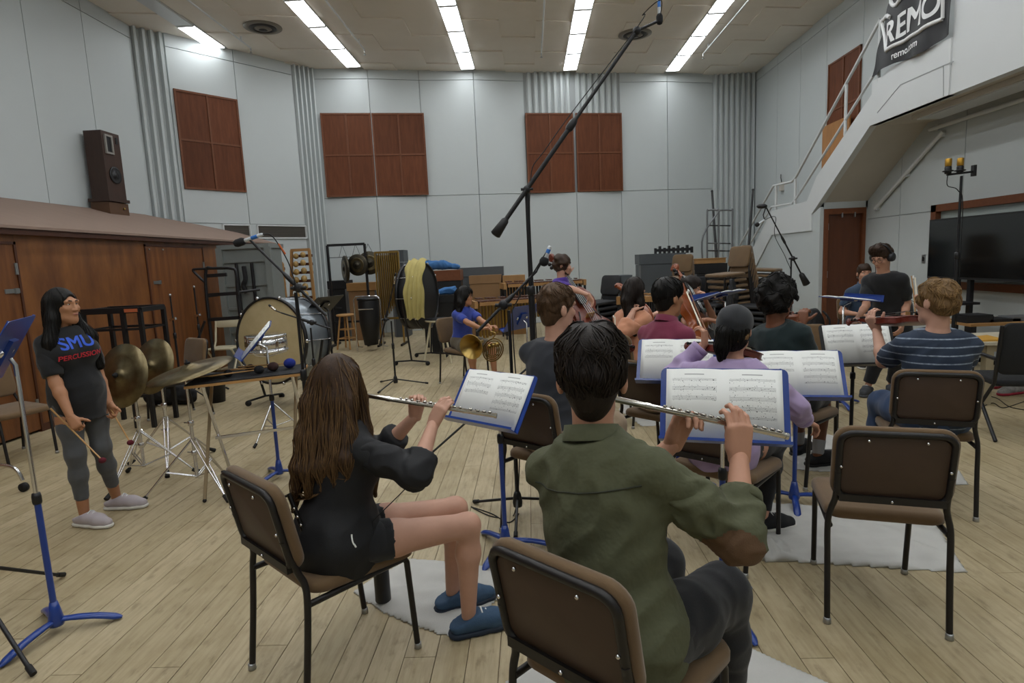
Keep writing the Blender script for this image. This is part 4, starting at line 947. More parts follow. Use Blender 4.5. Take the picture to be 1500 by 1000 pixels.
    def limb(sd, J, rs, t0, t1, o, k=.02):
        P = [V(p) for p in J]
        def at(x): x = min(x, 1.999); i = int(x); return P[i].lerp(P[i+1], x-i), rs[i]+(rs[i+1]-rs[i])*(x-i)
        xs = [t0]+[q for q in (.5, 1., 1.35) if t0 < q < t1]+[t1]; pts = [at(x)[0] for x in xs]; rr = [at(x)[1]*(1.06 if abs(x-1.35) < .01 or abs(x-.5) < .01 else 1)+o*(.4+.6*min(1, x/.8)) for x in xs]
        sd.chain(pts, rr, k); return pts[-1], (pts[-1]-pts[-2]).normalized(), rr[-1]
    # --- body (skin)
    b = SD(h); torso(b, -.03)
    for sg in (1, -1):
        e, c = arms[sg]; b.chain([S[sg], S[sg].lerp(e, .45), e, e.lerp(c, .3), c], [.05*s, .046*s, .038*s, .038*s, .0255*s], .02)
        if legs: hj, kn, an = legsJ[sg]; b.chain([hj, hj.lerp(kn, .4), kn, kn.lerp(an, .3), an], [.078*s, .076*s, .053*s, .054*s, .034*s], .03)
    b.cone(nb-sp*.02, Hc-lu*.06-lf*.015, .054*s*(.92 if female else 1.06), .05*s*(.9 if female else 1.05), .03)
    hs = (s if not female else s*.98); q = lambda x, y, z: Hc+(lr*x+lf*y+lu*z)*hs; HR = np.array([lr, lf, lu])
    hd = SD(hh)
    hd.ell(q(0, -.012, .032), (.074*hs, .094*hs, .092*hs), HR, .02); hd.ell(q(0, .03, -.035), (.06*hs, .066*hs, .082*hs), HR, .03); hd.cone(q(-.03, .028, -.085), q(0, .068, -.104), .024*hs, .02*hs, .03); hd.cone(q(.03, .028, -.085), q(0, .068, -.104), .024*hs, .02*hs, .03)
    hd.cone(q(0, .09, .012), q(0, .107, -.03), .008*hs, .0105*hs, .012); [hd.ell(q(sg*.012, .103, -.034), (.009, .01, .008), HR, .006) for sg in (1, -1)]
    hd.cone(q(-.045, .083, .03), q(.045, .083, .03), .0125*hs, .0125*hs, .02); [hd.ell(q(sg*.042, .07, -.02), (.022*hs, .02*hs, .02*hs), HR, .02) for sg in (1, -1)]
    hd.ell(q(0, .094, -.058), (.022*hs, .009*hs, .006*hs), HR, .006); hd.ell(q(0, .092, -.07), (.02*hs, .01*hs, .007*hs), HR, .006)
    for sg in (1, -1):
        hd.sub(q(sg*.031, .1, .012), (.016*hs, .0115*hs, .008*hs), HR, .012); hd.ell(q(sg*.083, -.014, -.005), (.012*hs, .02*hs, .032*hs), HR, .008); hd.sub(q(sg*.097, -.004, .0), (.007, .011, .018), HR, .005)
    hd.cone(q(0, -.02, -.06), nb-sp*.01, .05*s*(.92 if female else 1.05), .054*s*(.92 if female else 1.06), .03)
    sds = [b, hd]
    for sg, hp in ((1, hR), (-1, hL)):
        e, c = arms[sg]; da = (c-e).normalized(); hp = dict(hp) if hp else {}
        d_ = V(hp.pop('d', da)); n_ = V(hp.pop('n', -up if not stand else -tr2*sg)); hsz = hp.pop('sc', s*(.9 if female else 1.0)); sds.append(hand_sd(c+da*.012, d_, n_, sg, max(.0036, min(.008, dep*.0019)), hsz, **hp))
    v, fc = sd_mesh(sds); body = np_obj('body', v, fc, skin, t)
    # --- eyes, brows
    me_w = mat('eye_white', '#d8d4cc', .25); me_i = mat('eye_iris', '#2a1c14', .2)
    for sg in (1, -1):
        E_ = MB().ball(q(sg*.031, .0795, .011), .0115*hs, 12, (1, 1, .58)).build('eye', me_w, t, world=True); MB().ball(q(sg*.031, .0862, .011), .0062*hs, 10, (1, 1, .85)).build('iris', me_i, E_, world=True)
        MB().tube([q(sg*.014, .098, .032), q(sg*.032, .096, .037), q(sg*.05, .082, .032)], [.0028, .0036, .002], 6).build('eyebrow', hair['m'], t, world=True)
    MB().tube([q(-.022, .094, -.064), q(-.008, .1035, -.0635), q(.008, .1035, -.0635), q(.022, .094, -.064)], [.0015, .0034, .0034, .0015], 6).build('lips', mat('lips', '#9c5a50', .45), t, world=True)
    if glasses:
        gl_ = MB()
        for sg in (1, -1):
            gl_.tube([q(sg*.033+.024*math.cos(a), .106-abs(math.cos(a))*.004, .006+.019*math.sin(a)) for a in [2*math.pi*i/16 for i in range(16)]], .0017, 5, closed=True); gl_.tube([q(sg*.056, .1, .012), q(sg*.078, .05, .014), q(sg*.08, -.01, .01)], .0017, 5)
        gl_.tube([q(-.01, .108, .01), q(.01, .108, .01)], .0017, 5); gl_.build('eyeglasses', m_blackp, t, world=True, label='thin dark-rimmed eyeglasses')
    if beard:
        bs = SD(hh, lumps(.0015, 190, 3)); bs.chain([q(-.058, .03, -.055), q(-.035, .06, -.098), q(0, .085, -.107), q(.035, .06, -.098), q(.058, .03, -.055)], [.009*hs, .0135*hs, .015*hs, .0135*hs, .009*hs], .02); bs.cone(q(-.02, .096, -.05), q(.02, .096, -.05), .005, .005, .01); v2, f2 = bs.mesh(); np_obj('beard', v2, f2, beard, t)
    # --- hair
    make_hair(t, hair, q, HR, hs, hh, Hc, lr, lf, lu, nb, tfw, tr2, sp)
    # --- top
    o = top.get('o', .016)*.8; sd = SD(top.get('h', h), folds(top.get('fold', .006), top.get('fs', 24), top.get('seed', 2)))
    torso(sd, o, hipo=top.get('hem_o', 0.))
    if top.get('hem', 0): (sd.cone(hip+up*.06, hip-up*(top['hem']+.14), .13*s+o, .14*s+o, .06) if stand else sd.cone(hip+up*.02, hip-up*top['hem']*.5, .15*s+o, .15*s+o, .05))
    ends = []
    parts = []
    for sg in (1, -1):
        e, c = arms[sg]; fr = top.get('sleeve', .55); fr = fr[0 if sg > 0 else 1] if isinstance(fr, tuple) else fr
        loose = top.get('loose', .014)*.62; limb(sd, (S[sg], e, c), (.05*s, .042*s, .03*s), 0, min(.4, fr*.6), loose, .035)
        sl_ = SD(top.get('h', h), folds(top.get('fold', .006)*1.1, top.get('fs', 24), 11+sg)); p, d_, rr = limb(sl_, (S[sg], e, c), (.05*s, .042*s, .03*s), .08, fr, loose, .03); sl_.cut(p, d_); parts.append(sl_); ends.append((p, d_, rr, sg))
    sd.cut(nb+sp*(.006+(.026 if top.get('collar') else 0.)+top.get('neck', 0.))+tfw*.0, sp*.94-tfw*.30, .115)
    hemz = hip-up*(.02+top.get('hem', 0.))
    if not stand: sd.cut(hip-up*(.085+top.get('hem', 0)*.3), -up, .4)
    else: sd.cut(hip-up*(.06+top.get('hem', 0)), -up, .4)
    v, fc = sd_mesh([sd]+parts); shirt = np_obj(top.get('name', 'shirt'), v, fc, top['m'], t)
    for p, d_, rr, sg in ends:
        if top.get('cuff'): MB().lathe([(rr+.001, -.028), (rr+.006, -.024), (rr+.006, .002), (rr-.004, .004)], 18, place(frame(d_) @ Matrix.Rotation(-math.pi/2, 4, 'X'), p)).build('cuff', top['m'], shirt, world=True)
    if top.get('collar'):
        cm = top.get('cm', top['m']); R0 = .062*s*(.95 if female else 1.06); prof = []
        F_ = place(Matrix((tr2, tfw, sp)).transposed().to_4x4(), nb+sp*.012); cl = MB(); n = 26; vs = []; fs = []
        for i in range(n+1):
            a = math.radians(-68+316*i/n)+math.pi; a = math.radians(112+316*i/n)
            for rr, z in ((R0, -.012), (R0-.004, .034), (R0+.006, .036), (R0+.017, -.008)): vs.append((rr*math.cos(a), rr*math.sin(a)*1.06, z+.012*(-math.sin(a))))
        for i in range(n):
            for j in range(3): fs.append((4*i+j, 4*i+4+j, 4*i+5+j, 4*i+1+j))
        cl.add(vs, fs, True, 0, F_); cl.build('collar', cm, shirt, world=True)
    # --- bottom
    if bottom and legs:
        sd = SD(bottom.get('h', h), folds(bottom.get('fold', .004), 20, 5)); o = bottom.get('o', .012); sd.ell(hip+up*.01, (.158*s*g+o, .12*s*g+o, .12*s+o), PR_, .05)
        parts = []
        for sg in (1, -1):
            fr = bottom.get('len', 1.9); rs_ = (.086*s, .062*s, .042*s) if not bottom.get('tight') else (.08*s, .056*s, .036*s); limb(sd, legsJ[sg], rs_, 0, min(.5, fr*.7), o, .04)
            l_ = SD(bottom.get('h', h), folds(bottom.get('fold', .004), 20, 7+sg)); p, d_, rr = limb(l_, legsJ[sg], rs_, .12, fr, o, .04); l_.cut(p, d_); parts.append(l_)
        sd.cut(hip+up*.09, up, .35); v, fc = sd_mesh([sd]+parts); np_obj(bottom.get('name', 'trousers'), v, fc, bottom['m'], t)
    # --- shoes
    if shoes and legs:
        for i, sg in enumerate((1, -1)):
            hj, kn, an = legsJ[sg]; fd = V((foot[i][0], foot[i][1], 0)) if foot else (f+r*sg*.15); fd.normalize(); a0 = V((an.x, an.y, 0)); z0 = an.z-.085
            sd = SD(min(h, .009)); sd.chain([a0-fd*.045+up*(.05+z0), a0+fd*.03+up*(.06+z0), a0+fd*.11+up*(.045+z0), a0+fd*.175+up*(.034+z0)], [.047*s, .047*s, .046*s, .037*s], .03); sd.cone(a0+up*(.06+z0)-fd*.01, an+up*.012-fd*.008, .042*s, .043*s, .02)
            sd.cut(a0+up*(.012+z0), -up); sd.cut(an+up*(.0 if not shoes.get('high') else .05), up*.9-fd*.35, .1); v, fc = sd.mesh(); sh_ = np_obj('shoe', v, fc, shoes['m'], t)
            so = SD(min(h, .009)); so.chain([a0-fd*.05+up*(.02+z0), a0+fd*.04+up*(.018+z0), a0+fd*.115+up*(.02+z0), a0+fd*.178+up*(.022+z0)], [.049*s, .047*s, .051*s, .042*s], .02); so.cut(a0+up*(.001+z0), -up); so.cut(a0+up*(.027+z0), up); v, fc = so.mesh(); np_obj('sole', v, fc, shoes.get('sole', shoes['m']), sh_)
            if shoes.get('lace'):
                for j in range(4):
                    c0 = a0+fd*(.055+.022*j)+up*(.108-.013*j+z0); rr_ = V((fd.y, -fd.x, 0)); MB().tube([c0-rr_*.025-up*.012, c0+up*.002, c0+rr_*.025-up*.012], .004, 5).build('lace', shoes['lace'], sh_, world=True)
            if shoes.get('sock'):
                MB().tube([an+up*.0, an.lerp(kn, shoes.get('sockl', .17))], [.036*s, .043*s], 14, caps=False).build('sock', shoes['sock'], t, world=True)
    return dict(t=t, q=q, arms=arms, S=S, hip=hip, nb=nb, sp=sp, tf=tfw, tr=tr2, Hc=Hc, shirt=shirt, lf=lf, lr=lr, lu=lu, legs=legsJ, s=s)
def make_hair(t, hr, q, HR, hs, hh, Hc, lr, lf, lu, nb, tf, tr, sp):
    more = []; st = hr.get('style', 'short'); m = hr['m']; vol = hr.get('vol', .016); up = V((0, 0, 1))
    amp = hr.get('amp', .004); sd = SD(hr.get('h', hh), lumps(amp, hr.get('sc', 90), hr.get('seed', 1)))
    if st == 'short': sd.ell(q(0, -.014, .034), ((.074+vol*.45)*hs, (.096+vol*.6)*hs, (.092+vol*.5)*hs), HR, .02); sd.ell(q(0, -.004, .068), ((.068+vol*.9)*hs, (.088+vol)*hs, (.06+vol)*hs), HR, .03)
    else: sd.ell(q(0, -.016, .036), ((.074+vol)*hs, (.096+vol)*hs, (.092+vol)*hs), HR, .02)
    if st in ('short', 'curly', 'quiff'):
        low = hr.get('low', -.05); cap = hr.get('cap', .0); tv = hr.get('thin', .007)
        if st == 'quiff': sd.cone(q(-.02, .07, .12), q(.045, .075, .105), .03*hs, .03*hs, .04); sd.cone(q(.0, .0, .13), q(.02, .06, .125), .03*hs, .03*hs, .04)
        if st == 'curly': sd.ell(q(0, -.055, -.01), ((.064+vol*.7)*hs, (.055+vol*.6)*hs, (.075)*hs), HR, .03); cap = low
        sd.sub(q(0, .118, -.035), (.085*hs, .06*hs, hr.get('fr', .115)*hs), HR, .02)
        sd.cut(q(0, -.0, cap), -lu*.95+lf*.3, None)
        for sg in (1, -1): sd.sub(q(sg*.095, .01, -.03), (.03*hs, .04*hs, .052*hs), HR, .01)
        un = SD(hr.get('h', hh), lumps(amp*.25, 150, 4)); un.ell(q(0, -.012, .032), ((.074+tv)*hs, (.094+tv)*hs, (.092+tv)*hs), HR, .02); un.ell(q(0, -.05, -.02), ((.052+tv)*hs, (.046+tv)*hs, .085*hs), HR, .03)
        un.sub(q(0, .1, -.03), (.095*hs, .075*hs, .125*hs), HR, .02); un.cut(q(0, -.05, low-.02), -lu*.97+lf*.2, None); more = [un]
    elif st == 'long':
        sd.ell(q(0, -.05, -.02), ((.07+vol)*hs, (.06+vol)*hs, .1*hs), HR, .03)
        for pts, rs in hr['locks'](q, nb, tf, tr, sp, lf, lr): sd.chain([V(p) for p in pts], rs, .03)
        sd.sub(q(0, .1, hr.get('fz', -.04)), (hr.get('fw', .062)*hs, .075*hs, hr.get('fr', .115)*hs), HR, .012)
    v, f = sd.mesh(); v0, f0_ = v, f
    if more: v1, f1 = sd_mesh(more); f = np.concatenate([f, f1+len(v)]); v = np.concatenate([v, v1])
    o = np_obj('hair', v, f, m, t); v, f = v0, f0_
    ns = hr.get('n', 0)
    if ns:
        crown = q(0, -.035, .13)
        def flow(p):
            d = p-crown; d2 = V((d.x, d.y, 0)); a = d2.normalized() if d2.length > 1e-3 else lf; k = max(0., min(1., (p.z-q(0, 0, 0).z)/.1)); base = a*k+V((0, 0, -1))*(1.15-k)
            return base+(lf*hr.get('comb', 0.)+lr*hr.get('combr', 0.))*k
        mb = strands(v, f, ns, hr.get('L', .12), flow, hr.get('seed', 1), hr.get('r', .0026), start=None, wob=hr.get('wob', .18), lift=hr.get('lift', .003)); mb.build('locks', hr.get('m2', m), o, world=True)
    return o
# ================================================================== CAST
def bvh_of(o):
    M = XF[o]; me = o.data; return BVHTree.FromPolygons([M @ v.co for v in me.vertices], [list(p.vertices) for p in me.polygons])
def patch_from(o, c, rad, m, name, lift=.002):
    """raised copy of the surface of o within rad of c: a sewn-on patch"""
    M = XF[o]; me = o.data; co = [M @ v.co for v in me.vertices]; nr = [v.normal for v in me.vertices]; keep = [p.vertices[:] for p in me.polygons if all((co[i]-V(c)).length < rad for i in p.vertices)]
    ids = sorted({i for p in keep for i in p}); mp = {i: k for k, i in enumerate(ids)}
    if not keep: return None
    return MB().add([co[i]+nr[i]*lift for i in ids], [[mp[i] for i in p] for p in keep], True).build(name, m, o, world=True)
def seam(o, pts, m, r=.0016, name='seam', bv=None, n=6):
    bv = bv or bvh_of(o); P = []
    for p in bez(pts, n):
        q, nn, _, _ = bv.find_nearest(p); P.append(q+nn*r*.6)
    return MB().tube(P, r, 5).build(name, m, o, world=True)
sk_light = skin_mat('light', '#c08f76'); sk_fair = skin_mat('fair', '#c89a84'); sk_tan = skin_mat('tan', '#b3805f'); sk_brown = skin_mat('brown', '#7c4f38')
hr_black = hair_mat('black', '#15120f', '#070605'); hr_brown = hair_mat('brown', '#3e2a1b', '#1e130c'); hr_dkbrown = hair_mat('dark_brown', '#241a14', '#100b08')
hr_ltbrown = hair_mat('light_brown', '#5f4731', '#36261a'); hr_blond = hair_mat('dark_blond', '#866843', '#4f3a22'); hr_long = hair_mat('streaked_brown', '#4a3524', '#251912'); hr_hi = hair_mat('highlight', '#6e5233', '#3a2919')
m_blk_t = cloth_mat('black_tee', '#17181b'); m_leg_grey = cloth_mat('grey_leggings', '#54565a'); m_blk_p = cloth_mat('black_trousers', '#141519'); m_denim = cloth_mat('denim', '#33486b', '#22324e'); m_khaki = cloth_mat('khaki', '#a48f76')
sole_w = mat('white_sole', '#d6d3cb', .6); lace_w = mat('lace', '#d9dcdb', .8)
# ---- standing percussionist
hd = atY(92, 449, 3.62)
P1 = person('person in black lettered tee and grey leggings standing with two mallets', hd, (.82, -.38), sk_tan,
    dict(style='long', m=hr_black, vol=.014, amp=.0015, sc=60, n=260, L=.3, r=.0025, wob=.05, fw=.058, fz=-.05, fr=.125, locks=lambda q, nb, tf, tr, sp, lf, lr: [([q(s*.07, -.03, .04), q(s*.082, -.02, -.08), nb+tr*(s*.11)+tf*(.05)-sp*.06, nb+tr*(s*.12)+tf*.085-sp*.26], [.03, .035, .04, .022]) for s in (1, -1)]+[([q(0, -.07, .02), q(0, -.085, -.1), nb-tf*.08-sp*.05, nb-tf*.09-sp*.2], [.05, .055, .06, .03])]),
    dict(m=m_blk_t, sleeve=.82, loose=.026, o=.024, hem=.08, fold=.006, name='t_shirt'), dict(m=m_leg_grey, len=1.74, o=.004, tight=True, name='leggings', fold=.002), dict(m=mat('pale_sneaker', '#b3aaae', .8, bump=.15, bs=220), sole=sole_w, lace=lace_w),
    stand=True, hz=.86, look=(.97, -.12), pitch=.06, female=True, sw=.168, lean=.02, hipxy=(hd.x-.01, hd.y+.03), wR=atY(104, 613, 3.42), wL=atY(160, 590, 3.74), pR=atY(60, 570, 3.5), pL=atY(140, 560, 3.95),
    hR=dict(d=(.45, -.05, -.8), n=(-.3, .9, -.2), curl=(55, 60, 40)), hL=dict(d=(.3, 0, -.9), n=(.0, -.9, 0), curl=(55, 60, 40)), ankR=(-2.985, 3.63, .085), ankL=(-2.96, 3.9, .085), foot=((.97, -.2), (.95, .05)), h=.0095)
def shirt_text(P, txt, size, z, x, m, name='lettering'):
    bv = bvh_of(P['shirt']); v, f = text_mesh(txt, size, .0, True); v, f = fine_tris(v, f); c = P['hip']+P['sp']*z+P['tr']*x; out = []
    for a in v:
        o = c-P['tr']*a[0]+V((0, 0, 1))*a[1]+P['tf']*.5; q, nn, _, _ = bv.ray_cast(o, -P['tf']); out.append((q+nn*.003) if q else o-P['tf']*.4)
    MB().add(out, f).build(name, m, P['shirt'], world=True)
shirt_text(P1, 'SMU', .1, .36, .0, mat('blue_print', '#2a55c8', .7)); shirt_text(P1, 'PERCUSSION', .042, .28, .0, mat('red_print', '#c02b3a', .7))
def mallet(label, a, b, m, r=.021, stick=None, group=None):
    t = thing('mallet', label, 'mallet', a, 0, group); MB().tube([a, b], [.0055, .0045], 8).build('stick', stick or m_lightwood, t, world=True); MB().ball(b, r, 14, (1, 1, .85)).build('head', m, t, world=True); return t
m_maroon = mat('maroon_yarn', '#5a1220', .95, bump=.5, bs=300)
mallet('wooden mallet with maroon yarn head held in the near hand', atY(74, 598, 3.44), atY(150, 674, 3.36), m_maroon)
mallet('wooden mallet with maroon yarn head held in the far hand', atY(157, 590, 3.74), atY(191, 648, 3.66), m_maroon)
# ---- flutist in the black jacket
hd = atY(497, 563, 2.28)
m_jack = mat('black_jacket', '#121317', .75, var=.2, vs=20, bump=.05, bs=200)
def locks2(q, nb, tf, tr, sp, lf, lr):
    L = []
    for k, (x, end) in enumerate(((-.075, .23), (-.04, .25), (0, .22), (.04, .2), (.075, .17))):
        L.append(([q(x*.9, -.05, .04), q(x*1.1, -.095, -.06), nb+lr*(x*1.25)-lf*.1-sp*.03, nb+lr*(x*1.35)-lf*.125-sp*end*.6, nb+lr*(x*1.4)-lf*.125-sp*end], [.035, .034, .03, .024, .01]))
    L += [([q(.07, .0, .05), q(.085, .02, -.06), nb+lr*.1+lf*.02-sp*.04, nb+lr*.12+lf*.05-sp*.2, nb+lr*.13+lf*.06-sp*.3], [.025, .026, .022, .018, .008]), ([q(-.07, .0, .05), q(-.085, -.02, -.06), nb-lr*.11-lf*.04-sp*.04, nb-lr*.13-lf*.08-sp*.2, nb-lr*.14-lf*.09-sp*.32], [.025, .028, .026, .022, .008])]
    return L
fd2 = (atY(722, 608, 2.33)-atY(540, 567, 2.37)).normalized()
P2 = person('person with long streaked brown hair in a black jacket playing flute', hd, (.9, .44), sk_fair,
    dict(style='long', m=hr_long, m2=hr_hi, vol=.014, amp=.0025, sc=55, n=520, L=.42, r=.0026, wob=.1, locks=locks2, fw=.06, fr=.11, h=.0075),
    dict(m=m_jack, sleeve=(1.38, 1.5), loose=.028, o=.034, hem=.1, hem_o=.02, fold=.008, fs=20, name='jacket', h=.008), dict(m=m_blk_p, len=.38, o=.012, name='shorts'), dict(m=mat('blue_sneaker', '#35506c', .75, bump=.2, bs=240), sole=mat('navy_sole', '#1e2a3b', .7), lace=lace_w),
    hz=.545, twist=(.72, .69), look=(.2, .98), pitch=-.05, female=True, sw=.166, hipxy=(-.80, 2.2), wR=atY(634, 623, 2.29), wL=atY(606, 611, 2.42), pR=atY(585, 740, 2.0), pL=atY(600, 690, 2.6),
    hR=dict(d=(.45, .12, .8), n=(.3, .9, -.25), curls=((28, 40, 30), (26, 42, 30), (28, 40, 30), (20, 30, 30)), thumb=(.8, -.1, .6)), hL=dict(d=(.25, -.05, .9), n=(.3, -.95, 0), curl=(45, 50, 35), thumb=(.9, .3, .3)),
    kneeR=(-.30, 2.35, .515), kneeL=(-.37, 2.5, .525), ankR=(-.325, 2.39, .085), ankL=(-.42, 2.58, .085), foot=((.93, .35), (.93, .4)), h=.0085)
mo = P2['q'](0, .105, -.062)
flute('silver flute played by the person in the black jacket', mo-fd2*.06, mo-fd2*.06+((atY(722, 608, 2.33)-(mo-fd2*.06)).normalized())*.665)
zp = atY(530, 793, 2.0)
seam(P2['shirt'], [atY(527, 783, 2.0), atY(527, 792, 2.0), atY(533, 803, 2.0)], m_paper, .0035, 'zip_pull')
seam(P2['shirt'], [atY(575, 720, 2.1), atY(580, 780, 2.1), atY(590, 830, 2.1)], m_blackp, .002, 'zip')
# ---- flutist in the olive shirt
hd = atY(867, 556, 1.66)
m_olive = mat('olive_cotton', '#55573f', .88, var=.4, vs=9, bump=.9, bs=16, col2='#414330')
P3 = person('person with short black hair in an olive shirt playing flute', hd, (.67, .74), sk_light,
    dict(style='short', m=hr_dkbrown, vol=.028, amp=.005, sc=70, n=620, L=.09, r=.003, wob=.2, low=-.075, cap=.0, thin=.008, h=.006, comb=.2),
    dict(m=m_olive, sleeve=(1.52, 1.5), loose=.03, o=.03, hem=.05, hem_o=.012, fold=.011, fs=22, seed=4, collar=True, cuff=True, h=.008), dict(m=m_blk_p, len=1.93, o=.016, fold=.005, h=.009), dict(m=m_blackc, sole=m_rubber),
    hz=.56, twist=(.58, .81), look=(.16, .99), pitch=-.03, sw=.19, hipxy=(.2, 1.545), wR=atY(1083, 672, 1.74), wL=atY(983, 652, 1.86), pR=atY(1065, 900, 1.35), pL=atY(930, 800, 2.0),
    hR=dict(d=(.05, .12, .98), n=(-.12, .98, -.1), curls=((30, 45, 35), (24, 45, 35), (28, 45, 35), (30, 40, 30)), thumb=(.8, -.2, .6)), hL=dict(d=(.35, -.12, .85), n=(.35, -.9, .2), curl=(50, 50, 40), thumb=(.95, .25, .2)),
    kneeR=(.555, 1.745, .55), kneeL=(.40, 1.93, .55), h=.009)
mo = P3['q'](0, .105, -.062); fb3 = atY(1182, 645, 1.82); fd3 = (fb3-mo).normalized()
flute('silver flute played by the person in the olive shirt', mo-fd3*.05, mo-fd3*.05+fd3*.675)
bv3 = bvh_of(P3['shirt']); dk = mat('olive_stitch', '#34362a', .9)
e3 = P3['arms'][1][0]
patch_from(P3['shirt'], e3+V((-.035, -.045, -.03)), .09, mat('brown_elbow_patch', '#5f4630', .8, bump=.1, bs=200), 'elbow_patch')
nb, sp, tf, tr = P3['nb'], P3['sp'], P3['tf'], P3['tr']
def seam_ray(o, starts, d, m, r, name, bv):
    P = []
    for s_ in starts:
        q, nn, _, _ = bv.ray_cast(s_, d)
        if q: P.append(q+nn*r*.4)
    return MB().tube(P, r, 5).build(name, m, o, world=True)
seam_ray(P3['shirt'], [nb-tf*.6+tr*(-.17+.34*k/20)-sp*(.105+.012*math.sin(k/20*math.pi)) for k in range(21)], tf, dk, .0024, 'yoke_seam', bv3)
for sg in (): seam(P3['shirt'], [nb-tf*.2+tr*sg-sp*.12, nb-tf*.2+tr*sg-sp*.25, nb-tf*.2+tr*sg*.9-sp*.42], dk, .002, 'pleat', bv3)
S1 = P3['S'][1]; (lambda *a: None)(P3['shirt'], [S1+V((-.02, -.12, .08)), S1+V((.0, -.15, 0)), S1+V((-.04, -.14, -.1))], dk, .0028, 'armhole_seam', bv3)
# ---- horn player
hd = atY(681, 434, 7.8)
P4 = person('person with long wavy black hair and blue polo shirt holding a french horn', hd, (.75, -.62), sk_tan,
    dict(style='long', m=hr_black, vol=.03, amp=.007, sc=48, n=120, L=.2, r=.005, fw=.055, fr=.1, locks=lambda q, nb, tf, tr, sp, lf, lr: [([q(s*.07, -.03, .04), q(s*.1, -.03, -.08), nb+lr*(s*.13)-lf*.02-sp*.08], [.04, .05, .03]) for s in (1, -1)]+[([q(0, -.08, .0), q(0, -.1, -.1), nb-lf*.12-sp*.1], [.06, .07, .04])]),
    dict(m=cloth_mat('royal_blue_polo', '#33459a'), sleeve=.75, loose=.025, o=.02, collar=True, fold=.006, name='polo_shirt'), dict(m=cloth_mat('olive_shorts', '#5b5140'), len=.85, o=.022, name='shorts'), dict(m=m_blackc, sole=sole_w),
    look=(.93, -.3), glasses=True, wR=atY(722, 490, 7.25), wL=atY(731, 489, 7.35), pR=atY(660, 520, 7.4), hR=dict(d=(.9, .0, .1), curl=(40, 40, 30)), hL=dict(d=(.5, -.3, .1), curl=(50, 50, 40)), splay=.3)
# ---- bass player
hd = atY(824, 389, 8.2)
P5 = person('person with wavy brown hair in a purple tee playing double bass', hd, (.8, -.45), sk_fair,
    dict(style='curly', m=hr_brown, vol=.032, amp=.011, sc=62, low=-.1, fr=.1), dict(m=cloth_mat('purple_tee', '#46298a'), sleeve=.8, loose=.03, o=.024, name='t_shirt'), dict(m=m_blk_p, o=.018), dict(m=m_blackc), hz=.84, s=1.0, look=(.98, -.1), pitch=-.18, beard=hr_brown,
    wR=atY(862, 432, 7.75), wL=atY(832, 402, 8.5), pR=atY(850, 400, 7.7), hR=dict(d=(.4, -.2, -.8), n=(-.4, -.5, -.5), curl=(20, 30, 25)), hL=dict(d=(.2, -.2, .8), n=(-.3, .6, 0), curl=(50, 50, 40)), kneeR=None, ankR=None)
# ---- viola player in charcoal
hd = atY(816, 453, 3.5)
P6 = person('person with short brown hair in a charcoal tee seen from behind', hd, (.62, .78), sk_fair, dict(style='short', m=hr_ltbrown, vol=.017, amp=.004, sc=95, n=320, L=.06, r=.0032, low=-.06),
    dict(m=cloth_mat('charcoal_tee', '#2e3138'), sleeve=.7, loose=.03, o=.026, fold=.006, name='t_shirt'), dict(m=m_khaki, o=.022, fold=.007), dict(m=m_blackc, sole=sole_w), look=(.84, .54), sw=.195, twist=(.5, .86),
    wR=atY(846, 490, 3.8), wL=atY(885, 500, 4.05), hR=dict(d=(.7, .2, .1), n=(0, 0, -1), curl=(50, 45, 30)))
# ---- cellist in peach
hd = atY(929, 428, 5.8)
P7 = person('person with long dark brown hair in a peach hoodie holding a cello', hd, (.7, .65), sk_fair, dict(style='long', m=hr_dkbrown, vol=.016, amp=.003, sc=55, n=160, L=.25, r=.004, fw=.06, fr=.11, locks=lambda q, nb, tf, tr, sp, lf, lr: [([q(0, -.07, .0), q(.01, -.09, -.1), nb-lf*.09+lr*.05-sp*.08, nb-lf*.08+lr*.12-sp*.24], [.055, .055, .045, .02]), ([q(.07, -.0, .02), q(.085, .01, -.1), nb+lr*.11-lf*.03-sp*.16], [.03, .035, .02])]),
    dict(m=cloth_mat('peach_fleece', '#c58a6b', '#ad7456'), sleeve=(1.55, 1.9), loose=.034, o=.034, fold=.012, fs=20, name='hoodie'), dict(m=m_blk_p, o=.016), dict(m=m_blackc), look=(.75, .6), pitch=-.25, female=True, sw=.168,
    wR=atY(928, 455, 5.65), pR=atY(915, 500, 5.5), hR=dict(d=(.3, .45, .1), n=(.3, .2, .8), curl=(85, 90, 60), sc=.8), wL=atY(957, 461, 6.2))
# ---- violinist in burgundy
hd = atY(979, 437, 4.3)
P8 = person('person with short black hair in a burgundy polo shirt seen from behind', hd, (.7, .7), sk_tan, dict(style='short', m=hr_black, vol=.02, amp=.003, sc=80, n=200, L=.07, r=.0035, low=-.055), dict(m=cloth_mat('burgundy_polo', '#7d3049', '#652339'), sleeve=.85, loose=.03, o=.026, collar=True, fold=.006, name='polo_shirt'), dict(m=m_khaki, o=.02), dict(m=m_blackc), look=(.85, .5), wR=atY(1000, 505, 4.5), wL=atY(1030, 498, 4.75))
